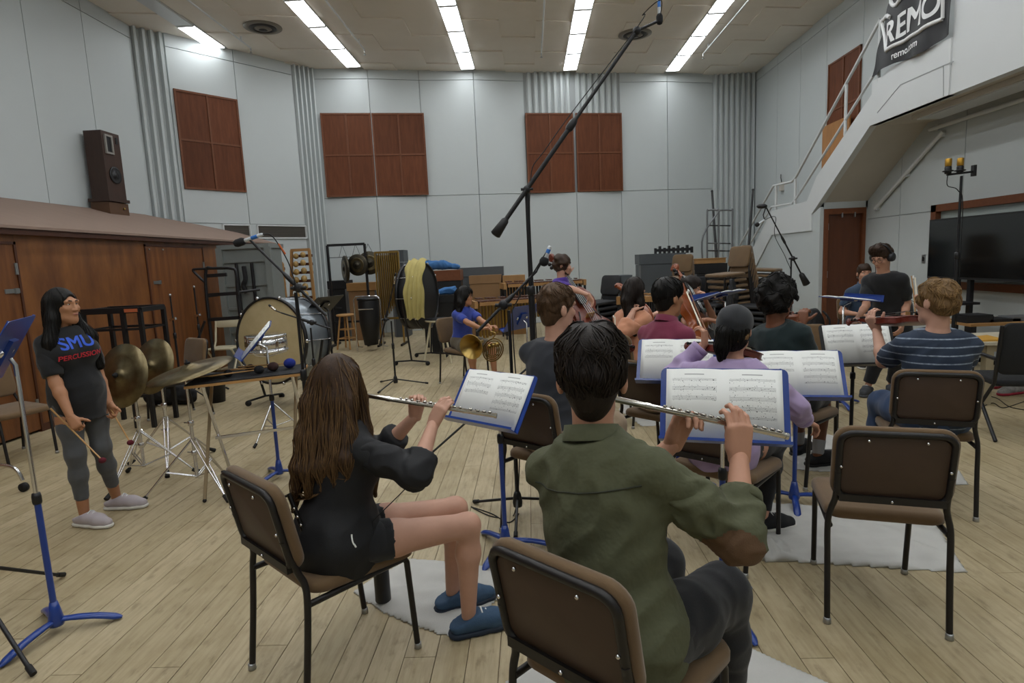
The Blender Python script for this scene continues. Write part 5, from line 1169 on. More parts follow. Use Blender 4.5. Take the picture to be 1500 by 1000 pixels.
# ---- cellist facing the hall
hd = atY(1012, 424, 6.5)
P9 = person('person with short dark hair in a dark green tee playing cello', hd, (.75, -.6), sk_light, dict(style='short', m=hr_dkbrown, vol=.026, amp=.007, sc=70, low=-.05, fr=.095), dict(m=cloth_mat('dark_green_tee', '#1d3a30'), sleeve=.65, loose=.03, o=.022, name='t_shirt'), dict(m=m_blk_p, o=.018), dict(m=m_blackc), look=(.85, -.45), pitch=-.1,
    wR=atY(1036, 468, 5.95), pR=atY(1000, 480, 6.1), wL=atY(1034, 441, 6.3), pL=atY(1040, 470, 6.5), hR=dict(d=(.9, -.2, -.2), curl=(40, 40, 30)), hL=dict(d=(-.2, -.2, .7), n=(-.7, 0, 0), curl=(50, 50, 30)), splay=.5)
# ---- violinist in lilac
hd = atY(1078, 483, 3.25)
m_lilac = cloth_mat('lilac_fleece', '#ab97bd', '#927ea6')
P10 = person('person with black ponytail and grey headband in a lilac sweatshirt', hd, (.66, .75), sk_light, dict(style='long', m=hr_black, vol=.014, amp=.002, sc=60, n=220, L=.2, r=.003, fw=.07, fr=.12, fz=-.03, locks=lambda q, nb, tf, tr, sp, lf, lr: [([q(0, -.09, .02), q(-.02, -.125, .0), q(-.035, -.135, -.08), q(-.04, -.12, -.17)], [.028, .034, .034, .014])]),
    dict(m=m_lilac, sleeve=1.92, loose=.03, o=.036, fold=.01, fs=20, name='sweatshirt', cuff=True, hem=.04), dict(m=m_blk_p, o=.006, tight=True, name='leggings'), dict(m=mat('black_canvas', '#16171b', .85), sole=sole_w, lace=lace_w), look=(.62, .78), female=True, sw=.168, side=.0, s=.95,
    hipxy=(.99, 3.1), wR=atY(1178, 615, 3.3), pR=atY(1150, 560, 2.9), wL=atY(1030, 505, 3.5), hR=dict(d=(.8, .1, -.4), curl=(40, 40, 30)), hL=dict(d=(.0, .1, 1), n=(-.6, .5, 0), curl=(50, 50, 40)), ankR=(1.27, 3.27, .085), kneeR=(1.37, 3.34, .52), foot=((.9, .2), (.7, .7)))
q = P10['q']; hb = MB()
SDb = SD(.006, lumps(.0015, 90, 4)); SDb.ell(q(0, -.02, .045), (.094, .116, .1), np.array([P10['lr'], P10['lf'], P10['lu']]), .02); SDb.cut(q(0, -.0, .015), -P10['lu']*.9+P10['lf']*.35); v, f = SDb.mesh(); np_obj('head_scarf', v, f, cloth_mat('grey_scarf', '#26282c'), P10['t'])
blo = strands(v, f, 60, .07, lambda p: V((0, 0, -1)), 5, .004, start=lambda a: a[:, 2] < np.percentile(a[:, 2], 12), lift=.0)
for sg in (-1, 1): MB().tube([q(sg*.08, -.02, .01), q(sg*.075, -.06, -.03), q(sg*.04, -.09, -.045), q(0, -.1, -.03)], [.012, .02, .02, .014], 10).build('blond_underlayer', hr_blond, P10['t'], world=True)
# ---- curly-haired violinist
hd = atY(1139, 438, 4.2)
P11 = person('person with thick black curly hair in a dark teal tee and shorts', hd, (.75, .66), sk_brown, dict(style='curly', m=hr_black, vol=.04, amp=.013, sc=70, low=-.075, seed=6, n=260, L=.04, r=.005, wob=1.), dict(m=cloth_mat('dark_teal_tee', '#17292b'), sleeve=.8, loose=.03, o=.03, name='t_shirt'), dict(m=m_blk_p, o=.024, len=.9, name='shorts'), dict(m=m_blackc, sole=m_rubber, sock=mat('grey_sock', '#9a9a9c', .9), sockl=.22), look=(.88, .47), sw=.195,
    wR=atY(1165, 500, 4.3), wL=atY(1172, 475, 4.6), hL=dict(d=(.2, .2, .9), curl=(45, 45, 35)), kneeR=(2.16, 4.42, .53), ankR=(2.06, 4.27, .095), foot=((.8, .15), (.7, .7)), hipxy=(1.8, 4.15))
# ---- violinist in stripes
def stripe_mat():
    m = mat('striped_tee', '#2b3648', .9, bump=.1, bs=260); N = m.node_tree.nodes; L = m.node_tree.links; tc = N.new('ShaderNodeTexCoord'); s_ = N.new('ShaderNodeSeparateXYZ'); L.new(tc.outputs['Object'], s_.inputs[0])
    a = N.new('ShaderNodeMath'); a.operation = 'MULTIPLY'; a.inputs[1].default_value = 1/.047; L.new(s_.outputs['Z'], a.inputs[0]); b = N.new('ShaderNodeMath'); b.operation = 'FRACT'; L.new(a.outputs[0], b.inputs[0]); c = N.new('ShaderNodeMath'); c.operation = 'LESS_THAN'; c.inputs[1].default_value = .16; L.new(b.outputs[0], c.inputs[0])
    n = N.new('ShaderNodeTexNoise'); n.inputs['Scale'].default_value = 60; d = N.new('ShaderNodeMath'); d.operation = 'MULTIPLY'; L.new(n.outputs['Fac'], d.inputs[0]); L.new(c.outputs[0], d.inputs[1]); L.new(tc.outputs['Object'], n.inputs['Vector'])
    x = N.new('ShaderNodeMix'); x.data_type = 'RGBA'; x.inputs['A'].default_value = (*lin('#2b3648'), 1); x.inputs['B'].default_value = (*lin('#a9b6c6'), 1); L.new(d.outputs[0], x.inputs['Factor']); L.new(x.outputs['Result'], N['Principled BSDF'].inputs['Base Color']); return m
hd = atY(1371, 442, 3.6)
P12 = person('person with short dark blond hair in a navy striped tee playing violin', hd, (.22, .97), sk_fair, dict(style='curly', m=hr_blond, m2=hair_mat('sandy', '#9a7a50', '#5f482c'), vol=.013, amp=.006, sc=75, n=420, L=.06, r=.003, low=-.045, wob=.4), dict(m=stripe_mat(), sleeve=.8, loose=.032, o=.03, fold=.006, name='t_shirt'), dict(m=m_denim, o=.018, name='jeans'), dict(m=m_blackc), look=(-.3, .95), sw=.195, lean=.06,
    wL=atY(1284, 484, 4.05), pL=atY(1295, 620, 3.7), wR=atY(1362, 520, 4.0), pR=atY(1460, 680, 3.6), hL=dict(d=(-.35, .1, .7), n=(.2, .3, .8), curl=(45, 45, 30)))
# ---- conductor
hd = atY(1292, 377, 6.2)
P13 = person('person in black henley tee and glasses standing with head bowed beside the door', hd, (-.55, -.82), sk_light, dict(style='quiff', m=hr_brown, vol=.016, amp=.003, sc=70, n=150, L=.1, r=.004, low=-.05, fr=.1, comb=.5), dict(m=m_blk_t, sleeve=.85, loose=.028, o=.026, hem=.06, fold=.006, name='t_shirt'), dict(m=m_blk_p, o=.016, name='trousers'), dict(m=mat('grey_knit_shoe', '#3c3e42', .85), sole=mat('grey_sole', '#4c4e52', .7), lace=lace_w),
    stand=True, hz=.9, s=.98, lean=.1, look=(-.85, -.5), pitch=-.42, glasses=True, sw=.2, wR=atY(1256, 466, 6.1), wL=atY(1322, 472, 6.05), pR=atY(1300, 520, 6.3), pL=atY(1350, 500, 6.5), hR=dict(d=(-.6, -.4, -.3), n=(0, 0, -1)), ankR=(3.6, 6.4, .085), ankL=(3.86, 6.42, .085), hipxy=(hd.x+.2, hd.y+.12), twist=(-.78, -.62))
q = P13['q']; t = thing('headphones', 'black over-ear headphones worn by the standing person', 'headphones', q(0, 0, .12))
MB().tube([q(.095*math.cos(a), -.01, .02+.125*math.sin(a)) for a in [math.radians(-5+190*i/16) for i in range(17)]], .011, 8, flat=2).build('headband', m_blackp, t, world=True)
for sg in (1, -1):
    M = place(frame(P13['lr']*sg, P13['lu']) @ Matrix.Rotation(-math.pi/2, 4, 'X'), q(sg*.082, -.008, .0)); MB().lathe([(.036, -.005), (.045, .0), (.046, .014), (.04, .03), (.03, .036), (0, .037)], 20, M).build('earcup', mat('headphone_grey', '#26272c', .4), t, world=True); MB().lathe([(.03, -.018), (.043, -.015), (.043, .002), (.03, .002)], 18, M).build('ear_cushion', m_blackp, t, world=True)
MB().tube(bez([q(.085, 0, -.05), q(.08, .02, -.13), q(.1, .02, -.3), P13['hip']+V((.15, -.1, .1))], 6), .003, 5).build('cord', mat('dark_red_cord', '#4c1c1c', .6), t, world=True)
# ---- seated listener by the door
hd = atY(1266, 401, 8.2)
P14 = person('bearded person in slate blue polo sitting in front of the brown door', hd, (-.15, -.98), sk_light, dict(style='short', m=hr_brown, vol=.013, amp=.003, low=-.03, fr=.09), dict(m=cloth_mat('slate_polo', '#2e4158'), sleeve=.75, loose=.03, o=.026, collar=True, name='polo_shirt'), dict(m=cloth_mat('dark_jeans', '#23272f'), o=.018), dict(m=mat('dark_shoe', '#26262a', .8), sole=sole_w), look=(-.2, -.98), beard=hr_brown, sw=.19)
# ================================================================== CHAIRS, STANDS AND THINGS AROUND THE PLAYERS
put_chair('brown padded chair under the flutist in the black jacket', -.84, 2.255, (.66, .75))
put_chair('brown padded chair under the flutist in the olive shirt', .23, 1.59, (.67, .74))
put_chair('empty brown padded chair standing over the long white towel', 1.51, 2.61, (.29, .957))
put_chair('brown padded chair under the violinist in the striped tee', 2.40, 3.66, (.37, .93))
def under(P, label, face, d=.05):
    f = V((face[0], face[1], 0)).normalized(); return put_chair(label, P['hip'].x+f.x*d, P['hip'].y+f.y*d, face)
under(P6, 'brown padded chair under the person in the charcoal tee', (.62, .78)); under(P10, 'brown padded chair under the person in the lilac sweatshirt', (.66, .75))
under(P8, 'brown padded chair under the person in the burgundy polo', (.7, .7)); under(P11, 'brown padded chair under the curly-haired person', (.75, .66)); under(P7, 'brown padded chair under the cellist in the peach hoodie', (.7, .65))
under(P9, 'brown padded chair under the cellist in the dark green tee', (.75, -.6)); under(P4, 'brown padded chair under the horn player', (.75, -.62)); under(P14, 'brown padded chair under the bearded person by the door', (-.15, -.98))
c = G(262, 612); put_chair('empty brown padded chair behind the hanging cymbals', c.x, c.y, (-.55, -.83))
c = G(14, 600, .46); put_chair('empty brown padded chair between the shed and the blue stand', c.x, c.y, (.9, -.3))
c = atY(1184, 500, 5.4); put_chair('empty brown padded chair holding loose sheets beside the backpack', c.x, c.y, (-.25, -.96))
# ---- music stands
b = G(85, 925); music_stand('tall blue music stand with empty desk in front of the mallet player', b, atY(41, 512, b.y+.02).z, (-.86, -.5), math.radians(30), base_rz=.35, off=.03)
def stand_at(label, base, deskpx, face, tilt, score=None, rz=0., **k):
    c = atY(deskpx[0], deskpx[1], base[1]-.03); return music_stand(label, base, c.z, face, math.radians(tilt), score, base_rz=rz, **k)
b = G(728, 806); stand_at('blue music stand in front of the flutist in the black jacket', (b.x+.05, b.y), (724, 583), (-.62, -.78), 36, 'open two-page part on the stand of the black-jacketed flutist', rz=.1)
stand_at('blue music stand in front of the flutist in the olive shirt', (.80, 2.5), (1037, 592), (-.28, -.96), 26, 'open two-page part on the stand of the olive-shirted flutist', rz=-1.35)
c4 = atY(985, 528, 3.95); stand_at('blue music stand half hidden behind the lilac sweatshirt', (c4.x+.03, 3.95), (988, 528), (-.3, -.95), 32, 'open two-page part beside the lilac sweatshirt')
b = G(1163, 738); stand_at('blue music stand between the lilac sweatshirt and the empty chair', (b.x, b.y), (1160, 548), (-.2, -.98), 32, 'open two-page part on the stand beside the curly-haired person', rz=.2)
c6 = atY(1256, 506, 4.35); stand_at('black music stand under the striped violinist\'s part', (c6.x, 4.4), (1256, 504), (-.06, -1), 24, 'large open part in front of the striped violinist', mdesk=m_black, mpole=m_black, upper=m_black, rz=.5)
b = G(410, 700); t8, D8 = stand_at('blue music stand holding tilted white sheets beside the mallet table', (b.x, b.y), (398, 497), (-.86, -.36), 42, 'white sheets on the stand beside the mallet table', rz=.2)
b = G(776, 590); stand_at('blue music stand with scratched desk in front of the horn player', (b.x, b.y), (758, 466), (-.8, .55), 30, rz=.6)
b9 = (atY(1234, 500, 5.95).x, 5.95); stand_at('blue music stand lying almost flat before the standing person', b9, (1231, 439), (.97, .22), 82, 'loose white sheets on the flat blue stand', rz=.4)
c = atY(1062, 432, 6.0); stand_at('blue music stand seen edge-on in front of the green-teed cellist', (c.x, 6.0), (1062, 433), (-.6, .7), 74, 'pale sheets on the edge-on blue stand')
c = atY(480, 445, 7.2); stand_at('black music stand beside the bass drum', (c.x, 7.2), (482, 446), (-.8, .3), 50, mdesk=m_black, mpole=m_black, upper=m_black)
# ---- towels
def towel(label, px, thick=.02, seed=0, amp=.016, crumple=None, grp='white towels on the floor'):
    P = [G(*p) for p in px]; P = [(p.x, p.y) for p in P]; xs = [p[0] for p in P]; ys = [p[1] for p in P]; st = max(.012, (max(xs)-min(xs))/90); nx = int((max(xs)-min(xs))/st)+1; ny = int((max(ys)-min(ys))/st)+1; r = np.random.RandomState(seed); ph = r.rand(6)*6; an = r.rand(6)*3.1
    def dist(x, y):
        m = 9
        for i in range(len(P)):
            a, b = V((*P[i], 0)), V((*P[i-1], 0)); ab = b-a; p = V((x, y, 0)); t = max(0, min(1, (p-a).dot(ab)/max(ab.length_squared, 1e-9))); m = min(m, (p-a-ab*t).length)
        return m
    idx = {}; vs = []; fs = []
    for i in range(nx+1):
        for j in range(ny+1):
            x, y = min(xs)+i*st, min(ys)+j*st
            if inpoly(x, y, P):
                d = dist(x, y); w_ = sum(math.sin((x*math.cos(an[k])+y*math.sin(an[k]))*(14+6*k)+ph[k]+1.3*math.sin(9*y+ph[k-1])) for k in range(6))/6
                cr = 0
                if crumple:
                    for cx, cy, cr_, ca in crumple: cr += ca*max(0, 1-((x-cx)**2+(y-cy)**2)/cr_**2)*(1+.6*math.sin(60*x+20*y)+.5*math.sin(-35*x+50*y))
                idx[i, j] = len(vs); vs.append((x, y, .004+min(1, d/.035)*(thick*.55+amp*max(-.6, w_))+max(0, cr)))
    for (i, j) in list(idx):
        if all(k in idx for k in ((i+1, j), (i, j+1), (i+1, j+1))): fs.append((idx[i, j], idx[i+1, j], idx[i+1, j+1], idx[i, j+1]))
    n = len(vs); vs += [(x, y, .001) for x, y, z in vs]; fs += [tuple(a+n for a in f[::-1]) for f in fs]
    ed = {}
    for f in fs[:len(fs)//2]:
        for a, b in zip(f, f[1:]+f[:1]): ed[a, b] = 1
    for a, b in list(ed):
        if (b, a) not in ed: fs.append((b, a, a+n, b+n))
    c = (sum(xs)/len(xs), sum(ys)/len(ys), 0)
    return MB().add(vs, fs, True).build('towel', mat('towel_terry', '#c6c5c0', .95, bump=.4, bs=420, var=.12, vs=10), label=label, cat='towel', group=grp, loc=c)
towel('white towel under the feet of the black-jacketed flutist', [(515, 868), (545, 848), (600, 818), (660, 823), (735, 832), (740, 868), (705, 905), (668, 934), (640, 930), (600, 916), (555, 896)], seed=1)
towel('large white towel under the olive-shirted flutist', [(730, 1003), (790, 970), (900, 950), (1085, 943), (1220, 1003), (1110, 1100), (900, 1160), (750, 1100)], seed=2)
ck = G(1118, 808)
towel('long crumpled white towel under the empty chair', [(965, 722), (1040, 722), (1100, 728), (1140, 738), (1190, 742), (1250, 748), (1340, 757), (1372, 765), (1400, 812), (1420, 841), (1380, 838), (1330, 836), (1260, 831), (1200, 827), (1150, 824), (1118, 825), (1100, 808), (1075, 792), (1010, 752)], thick=.03, amp=.028, seed=3, crumple=[(ck.x, ck.y, .16, .035)])
towel('white towel under the feet of the curly-haired person', [(1150, 640), (1210, 636), (1262, 648), (1250, 690), (1205, 692), (1165, 688)], seed=4)
towel('white towel under the chair of the striped violinist', [(1270, 690), (1300, 655), (1392, 668), (1420, 711), (1345, 712)], seed=5)
towel('white towel beneath the chairs behind the blue stands', [(905, 600), (930, 570), (1030, 575), (1020, 620), (940, 625)], seed=6)
# ---- bottle under the flutist's chair, piccolo on the chair
c = G(562, 884); t = thing('water_bottle', 'black steel water bottle standing on a white towel', 'bottle', (c.x, c.y, .018))
MB().lathe([(.034, 0), (.037, .004), (.037, .19), (.034, .205), (.026, .215)], 20).build('body', mat('bottle_black', '#15161a', .45), t); MB().lathe([(.028, .213), (.028, .24), (.024, .245), (0, .245)], 18).build('cap', m_blackp, t); MB().tube(arc((0, 0, .245), .02, 0, 180, 8), .004, 6).build('handle', m_blackp, t)
vl, fl_ = text_mesh('Y', .03, .0005); MB().add([(.0375*math.sin(a[0]/.0375-.5), -.0375*math.cos(a[0]/.0375-.5), .15+a[1]) for a in vl], fl_).build('emblem', m_paper, t)
a, b_ = G(467, 832, .5), G(448, 785, .62); t = thing('piccolo', 'short black piccolo propped behind the flutist on her chair', 'piccolo', a); d = (b_-a).normalized(); L_ = .3
MB().tube([a, a+d*L_], .009, 10).build('tube', m_ebony, t, world=True)
for k in range(7): MB().ball(a+d*(.04+.033*k)+V((.002, -.009, .004)), .006, 8).build('key', m_silver, t, world=True)
# ---- microphone stands among the players
b = G(787, 652); J = atY(771, 278, b.y); tt, J2 = mic_stand('tall black boom stand reaching up over the middle of the hall', b, J.z, atY(742, 320, b.y-.05), atY(933, 45, b.y+.1), hub_z=.72, r=1.0, rz=math.radians(200), pole_r=.018, boom_r=.016, cw=True)
e = atY(933, 45, b.y+.1); e2 = atY(966, 30, b.y+.1); MB().tube([e, e2], .012, 8).build('extension_arm', m_black, tt, world=True); MB().ball(e, .035, 10).build('arm_clamp', m_black, tt, world=True)
mic(tt, atY(965, -6, b.y+.1), (e2-atY(964, -30, b.y+.1)), .2, m=mat('mic_white', '#c8ccd0', .4), foam=True, band=mat('blue_tape', '#2f6fc0', .6))
MB().tube(bez([e2, atY(968, 0, b.y), e+V((.05, 0, .12)), e+V((0, -.03, .02)), J+V((.2, -.03, .35)), J+V((.03, -.03, 0)), V((b.x+.03, b.y-.03, 1.0)), V((b.x+.05, b.y-.04, .05))], 8), .004, 6).build('microphone_cable', m_rubber, tt, world=True)
b = G(759, 752); tt, J = mic_stand('short black boom stand between the two flutists', b, atY(738, 455, b.y).z, atY(699, 486, b.y-.05), atY(786, 397, b.y+.05), hub_z=.1, r=.34, rz=.5)
p = atY(797, 383, b.y+.05); pb = atY(806, 360, b.y+.05); mic(tt, pb, p-pb, .11, m=mat('mic_white', '#c8ccd0', .4), foam=True, band=MATS['blue_tape']); MB().ball(p, .03, 12).build('foam_ball', m_blackc, tt, world=True); MB().tube([atY(786, 397, b.y+.05), pb], .006, 6).build('clip', m_blackp, tt, world=True)
MB().tube(bez([pb, J+V((.05, .02, .05)), J+V((.02, -.02, -.1)), V((b.x+.03, b.y-.02, .5)), V((b.x-.02, b.y-.03, .02)), V((b.x-.15, b.y-.05, .005)), V((b.x-.3, b.y+.1, .005))], 8), .004, 6).build('microphone_cable', m_rubber, tt, world=True)
b = G(462, 738); tt, J = mic_stand('black boom stand with foam microphone beside the bass drum', b, atY(434, 428, b.y).z, atY(478, 462, b.y-.05), atY(372, 357, b.y+.05), hub_z=.12, r=.33, rz=math.radians(-65))
m1 = atY(385, 343, b.y+.05); m0 = atY(345, 357, b.y+.05); mic(tt, m1, m0-m1, .19, m=MATS['mic_white'], foam=True, band=MATS['blue_tape']); MB().tube([atY(372, 357, b.y+.05), (m1+m0)/2], .008, 6).build('clip', m_blackp, tt, world=True)
MB().tube(bez([m1, atY(398, 345, b.y), atY(415, 370, b.y), atY(428, 400, b.y-.02), J+V((.02, -.02, -.1)), V((b.x+.03, b.y-.02, .5)), V((b.x, b.y-.05, .01))], 8), .004, 6).build('microphone_cable', m_rubber, tt, world=True)
MB().tube([atY(408, 357, b.y), atY(418, 372, b.y)], .006, 6).build('orange_sleeve', mat('orange_tape', '#c4602a', .6), tt, world=True)
b = G(580, 566); tt, J = mic_stand('thin black microphone stand in front of the tubular bells', b, atY(574, 470, b.y).z, atY(556, 505, b.y), atY(577, 416, b.y), hub_z=.1, r=.42, rz=.2); mic(tt, atY(577, 416, b.y), (.1, 0, .4), .14)
# right-hand boom
yb3 = 7.6; c = atY(1159, 380, yb3); tt, J = mic_stand('black boom stand with counterweight below the stair railing', (c.x, yb3), c.z, atY(1173, 400, yb3), atY(1122, 303, yb3), r=.34, cw=True); p = atY(1120, 322, yb3); mic(tt, p, (atY(1106, 331, yb3)-p), .12, m=MATS['mic_white'], foam=True); MB().tube([atY(1122, 303, yb3), atY(1118, 315, yb3), p], .007, 6).build('shock_mount', m_blackp, tt, world=True); MB().ball(atY(1116, 302, yb3), .05, 10, (1.4, .6, .6)).build('clamp', m_black, tt, world=True)
MB().tube(bez([p, atY(1136, 318, yb3), atY(1135, 345, yb3), atY(1152, 380, yb3), J-V((0, .03, .3)), V((c.x, yb3-.05, .02))], 8), .004, 6).build('microphone_cable', m_rubber, tt, world=True)
# stereo pair by the screen
b = G(1392, 556); zt = atY(1400, 258, b.y).z; tt, J = mic_stand('tall black stand with two gold-grilled microphones beside the screen', b, zt, None, None, r=.42, pole_r=.014)
MB().tube([J+V((-.16, 0, .02)), J+V((.12, 0, .04))], .012, 8).build('stereo_bar', m_black, tt, world=True)
for x, lb in ((-.15, 'm'), (-.02, 'm')):
    c = J+V((x, 0, .06)); B_ = MB().lathe([(.03, -.03), (.034, -.02), (.034, .04), (.03, .05)], 14, Matrix.Translation(c)).build('microphone_body', m_blackp, tt, world=True); MB().lathe([(.031, .05), (.033, .06), (.033, .125), (.028, .135), (0, .135)], 14, Matrix.Translation(c)).build('gold_grille', mat('gold_mesh', '#b58a35', .35, .8), B_, world=True); MB().tube([c+V((.05*math.cos(a), .05*math.sin(a), .0)) for a in [i*math.pi/5 for i in range(10)]], .006, 6, closed=True).build('shock_mount', m_blackp, tt, world=True)
MB().cbox(J+V((.13, 0, .05)), (.03, .05, .12)).build('shock_mount', m_blackp, tt, world=True)
MB().tube(bez([J+V((-.15, 0, .02)), J+V((-.16, -.02, -.1)), J+V((-.05, -.03, -.16)), J+V((.02, -.02, -.4)), V((b.x+.02, b.y-.02, .5)), V((b.x, b.y-.1, .01))], 8), .005, 6).build('microphone_cable', m_rubber, tt, world=True)
# ---- strings
def axis_M(c, zt_, front): z = (V(zt_)-V(c)).normalized(); f = V(front); f = (f-z*f.dot(z)).normalized(); x = (-f).cross(z); return place(Matrix((x, -f, z)).transposed().to_4x4(), c)
c = atY(857, 462, 8.0); M = axis_M(c, atY(799, 366, 8.85), (.35, -.9, .1)); string_instrument('double_bass', 'large red-brown double bass held by the person in purple', 'double bass', M, 1.02, mat('bass_varnish', '#6d2c16', .38, var=.5, vs=5, col2='#471709', coat=.15), endpin=.3)
c = atY(949, 487, 6.0); M = axis_M(c, atY(909, 426, 6.6), (.55, .7, .25)); string_instrument('cello', 'orange-brown cello held by the person in the peach hoodie', 'cello', M, .76, m_orangew, endpin=.3)
c = atY(1021, 474, 6.1); M = axis_M(c, atY(990, 403, 6.65), (.55, -.8, .1)); string_instrument('cello', 'orange cello played by the person in the dark green tee', 'cello', M, .76, m_orangew, endpin=.3)
c = atY(1322, 470, 3.93); M = axis_M(c, atY(1242, 474, 4.3), (.1, .2, 1)); string_instrument('violin', 'red-brown violin under the chin of the striped player', 'violin', M, .36, m_redvarn)
c = atY(868, 497, 3.85); M = axis_M(c, atY(935, 515, 4.2), (-.2, -.35, .9)); string_instrument('violin', 'dark red viola held by the person in the charcoal tee', 'viola', M, .4, m_redvarn)
c = P10['q'](-.09, .16, -.16); M = axis_M(c, c+V((-.15, .35, -.02)), (.4, -.2, .9)); string_instrument('violin', 'dark violin held by the person in the lilac sweatshirt', 'violin', M, .36, m_redvarn)
c = P11['q'](-.08, .17, -.15); M = axis_M(c, c+V((.2, .33, -.02)), (-.2, -.2, .9)); string_instrument('violin', 'brown violin held by the curly-haired person', 'violin', M, .36, m_orangew)
bow('pale bow held upright beside the striped violinist', atY(1341, 474, 3.85), atY(1335, 404, 3.95), m_lightwood)
bow('brown bow slanting up behind the lilac sweatshirt', atY(1041, 497, 3.55), atY(1010, 425, 3.9))
bow('brown bow of the person in the charcoal tee', atY(846, 486, 3.75), atY(905, 505, 4.0)); bow('slender bow in front of the peach hoodie', atY(899, 500, 5.5), atY(897, 462, 5.6))
# ---- french horn
c = atY(690, 508, 7.1); ax = V((-.4, -.9, -.1)).normalized(); t = thing('french_horn', 'gold brass french horn with wide bell on the horn player\'s lap', 'french horn', c)
MB().lathe([(.155, 0), (.152, -.006), (.13, -.03), (.085, -.075), (.05, -.13), (.03, -.2), (.018, -.3)], 32, place(frame(ax) @ Matrix.Rotation(-math.pi/2, 4, 'X'), c), cap=False).lathe([(.15, -.004), (.126, -.032), (.08, -.079), (.046, -.133), (.012, -.22)][::-1], 32, place(frame(ax) @ Matrix.Rotation(-math.pi/2, 4, 'X'), c), cap=False).build('bell', m_brass, t, world=True)
MB().tube(arc(c, .154, 0, 360, 28, frame(ax).to_3x3() @ V((1, 0, 0)), frame(ax).to_3x3() @ V((0, 0, 1)))[:-1], .0045, 6, closed=True).build('bell_rim', m_brass, t, world=True)
k = atY(722, 513, 7.15); u1, u2 = V((.8, -.3, .2)).normalized(), V((0, -.1, 1)).normalized()
for j, (r, dz) in enumerate(((.14, 0), (.115, .02), (.09, -.02), (.065, .03))): MB().tube(arc(k+V((0, -.02*j+.03, 0)), r, 0, 360, 26, u1, u2)[:-1], (.0085-.001*j), 7, closed=True).build('coil', m_brassd, t, world=True)
for j in range(6): MB().tube([k+u1*(-.07+.028*j)+u2*(-.08)+V((0, -.06, 0)), k+u1*(-.045+.028*j)+u2*.07+V((0, -.06, 0))], .006, 7).build('slide', m_brassd, t, world=True)
for j in range(3): MB().lathe([(.024, 0), (.026, .01), (.026, .05), (.02, .055), (0, .056)], 14, place(frame((0, -1, .1)), k+u1*(-.04+.05*j)+u2*(.03))).build('valve', m_brass, t, world=True)
MB().tube(bez([k+u2*.14, k+u2*.2+u1*.05, k+u2*.24+u1*-.02], 5), .007, 7).build('leadpipe', m_brass, t, world=True)
bow_ = None
# ---- percussion in front of the shed
def cymbal(label, c, n, r, group='bronze cymbals'):
    t = thing('cymbal', label, 'cymbal', c, 0, group); M = place(frame(n) @ Matrix.Rotation(-math.pi/2, 4, 'X'), c)
    MB().lathe([(.008, .045), (.03, .042), (r*.2, .025), (r*.22, .018), (r*.6, .006), (r, -.01), (r, -.0125), (r*.6, .0035), (r*.22, .0155), (.008, .042)], 48, M).build('plate', m_bronze, t, world=True); MB().lathe([(.02, .046), (.02, .056), (.007, .06), (.007, .075)], 12, M).build('felt_and_nut', m_blackc, t, world=True); return t
def cym_stand(label, base, topz, tip=None, rz=0.):
    t = thing('cymbal_stand', label, 'cymbal stand', (base[0], base[1], 0), 0, 'chrome cymbal stands'); b = V((base[0], base[1], 0))
    MB().tube([b+V((0, 0, .12)), b+V((0, 0, topz*.6))], .013, 10).build('lower_tube', m_chrome, t, world=True); MB().tube([b+V((0, 0, topz*.58)), b+V((0, 0, topz))], .009, 10).build('upper_tube', m_chrome, t, world=True)
    for z in (topz*.6, topz*.35): MB().lathe([(.014, -.02), (.021, -.016), (.021, .016), (.014, .02)], 12, Matrix.Translation(b+V((0, 0, z)))).tube([b+V((0, 0, z)), b+V((-.05, 0, z+.005))], .006, 6).build('clamp', m_chrome, t, world=True)
    if tip is not None: MB().tube([b+V((0, 0, topz)), V(tip)], .007, 8).ball(b+V((0, 0, topz)), .02, 10).build('tilter', m_chrome, t, world=True)
    for j in range(3):
        a = rz+j*2*math.pi/3; u = V((math.cos(a), math.sin(a), 0)); w_ = V((-u.y, u.x, 0))*.016
        L_ = MB()
        for sg in (1, -1): L_.tube([b+w_*sg+V((0, 0, .42)), b+u*.2+w_*sg*.7+V((0, 0, .2)), b+u*.36+V((0, 0, .02))], .006, 6); L_.tube([b+w_*sg*.5+V((0, 0, .13)), b+u*.2+w_*sg*.5+V((0, 0, .2))], .005, 6)
        l = L_.build('leg', m_chrome, t, world=True); MB().tube([b+u*.33+V((0, 0, .045)), b+u*.385+V((0, 0, .012))], [.014, .019], 8).build('rubber_foot', m_rubber, l, world=True)
    return t
b1 = G(214, 705); ca = atY(178, 550, b1.y-.1); cym_stand('chrome cymbal stand under the two upright cymbals', b1, ca.z-.02, ca, .4); cymbal('large upright bronze cymbal hanging beside the mallet player', ca, (-.25, -.93, .25), .245)
cb = atY(222, 536, b1.y+.35); cymbal('upright bronze cymbal with dark patina behind the larger one', cb, (-.3, -.9, .3), .235)
st2 = cym_stand('second chrome cymbal stand behind the upright cymbals', (cb.x+.03, cb.y+.05), cb.z, cb, 1.0)
b2 = G(292, 722); cc = atY(278, 541, b2.y); cym_stand('chrome double-braced stand under the flat cymbal', b2, cc.z-.04, cc, -.55); cymbal('broad flat bronze cymbal tilted on its stand beside the mallet table', cc, (-.16, -.16, .97), .29)
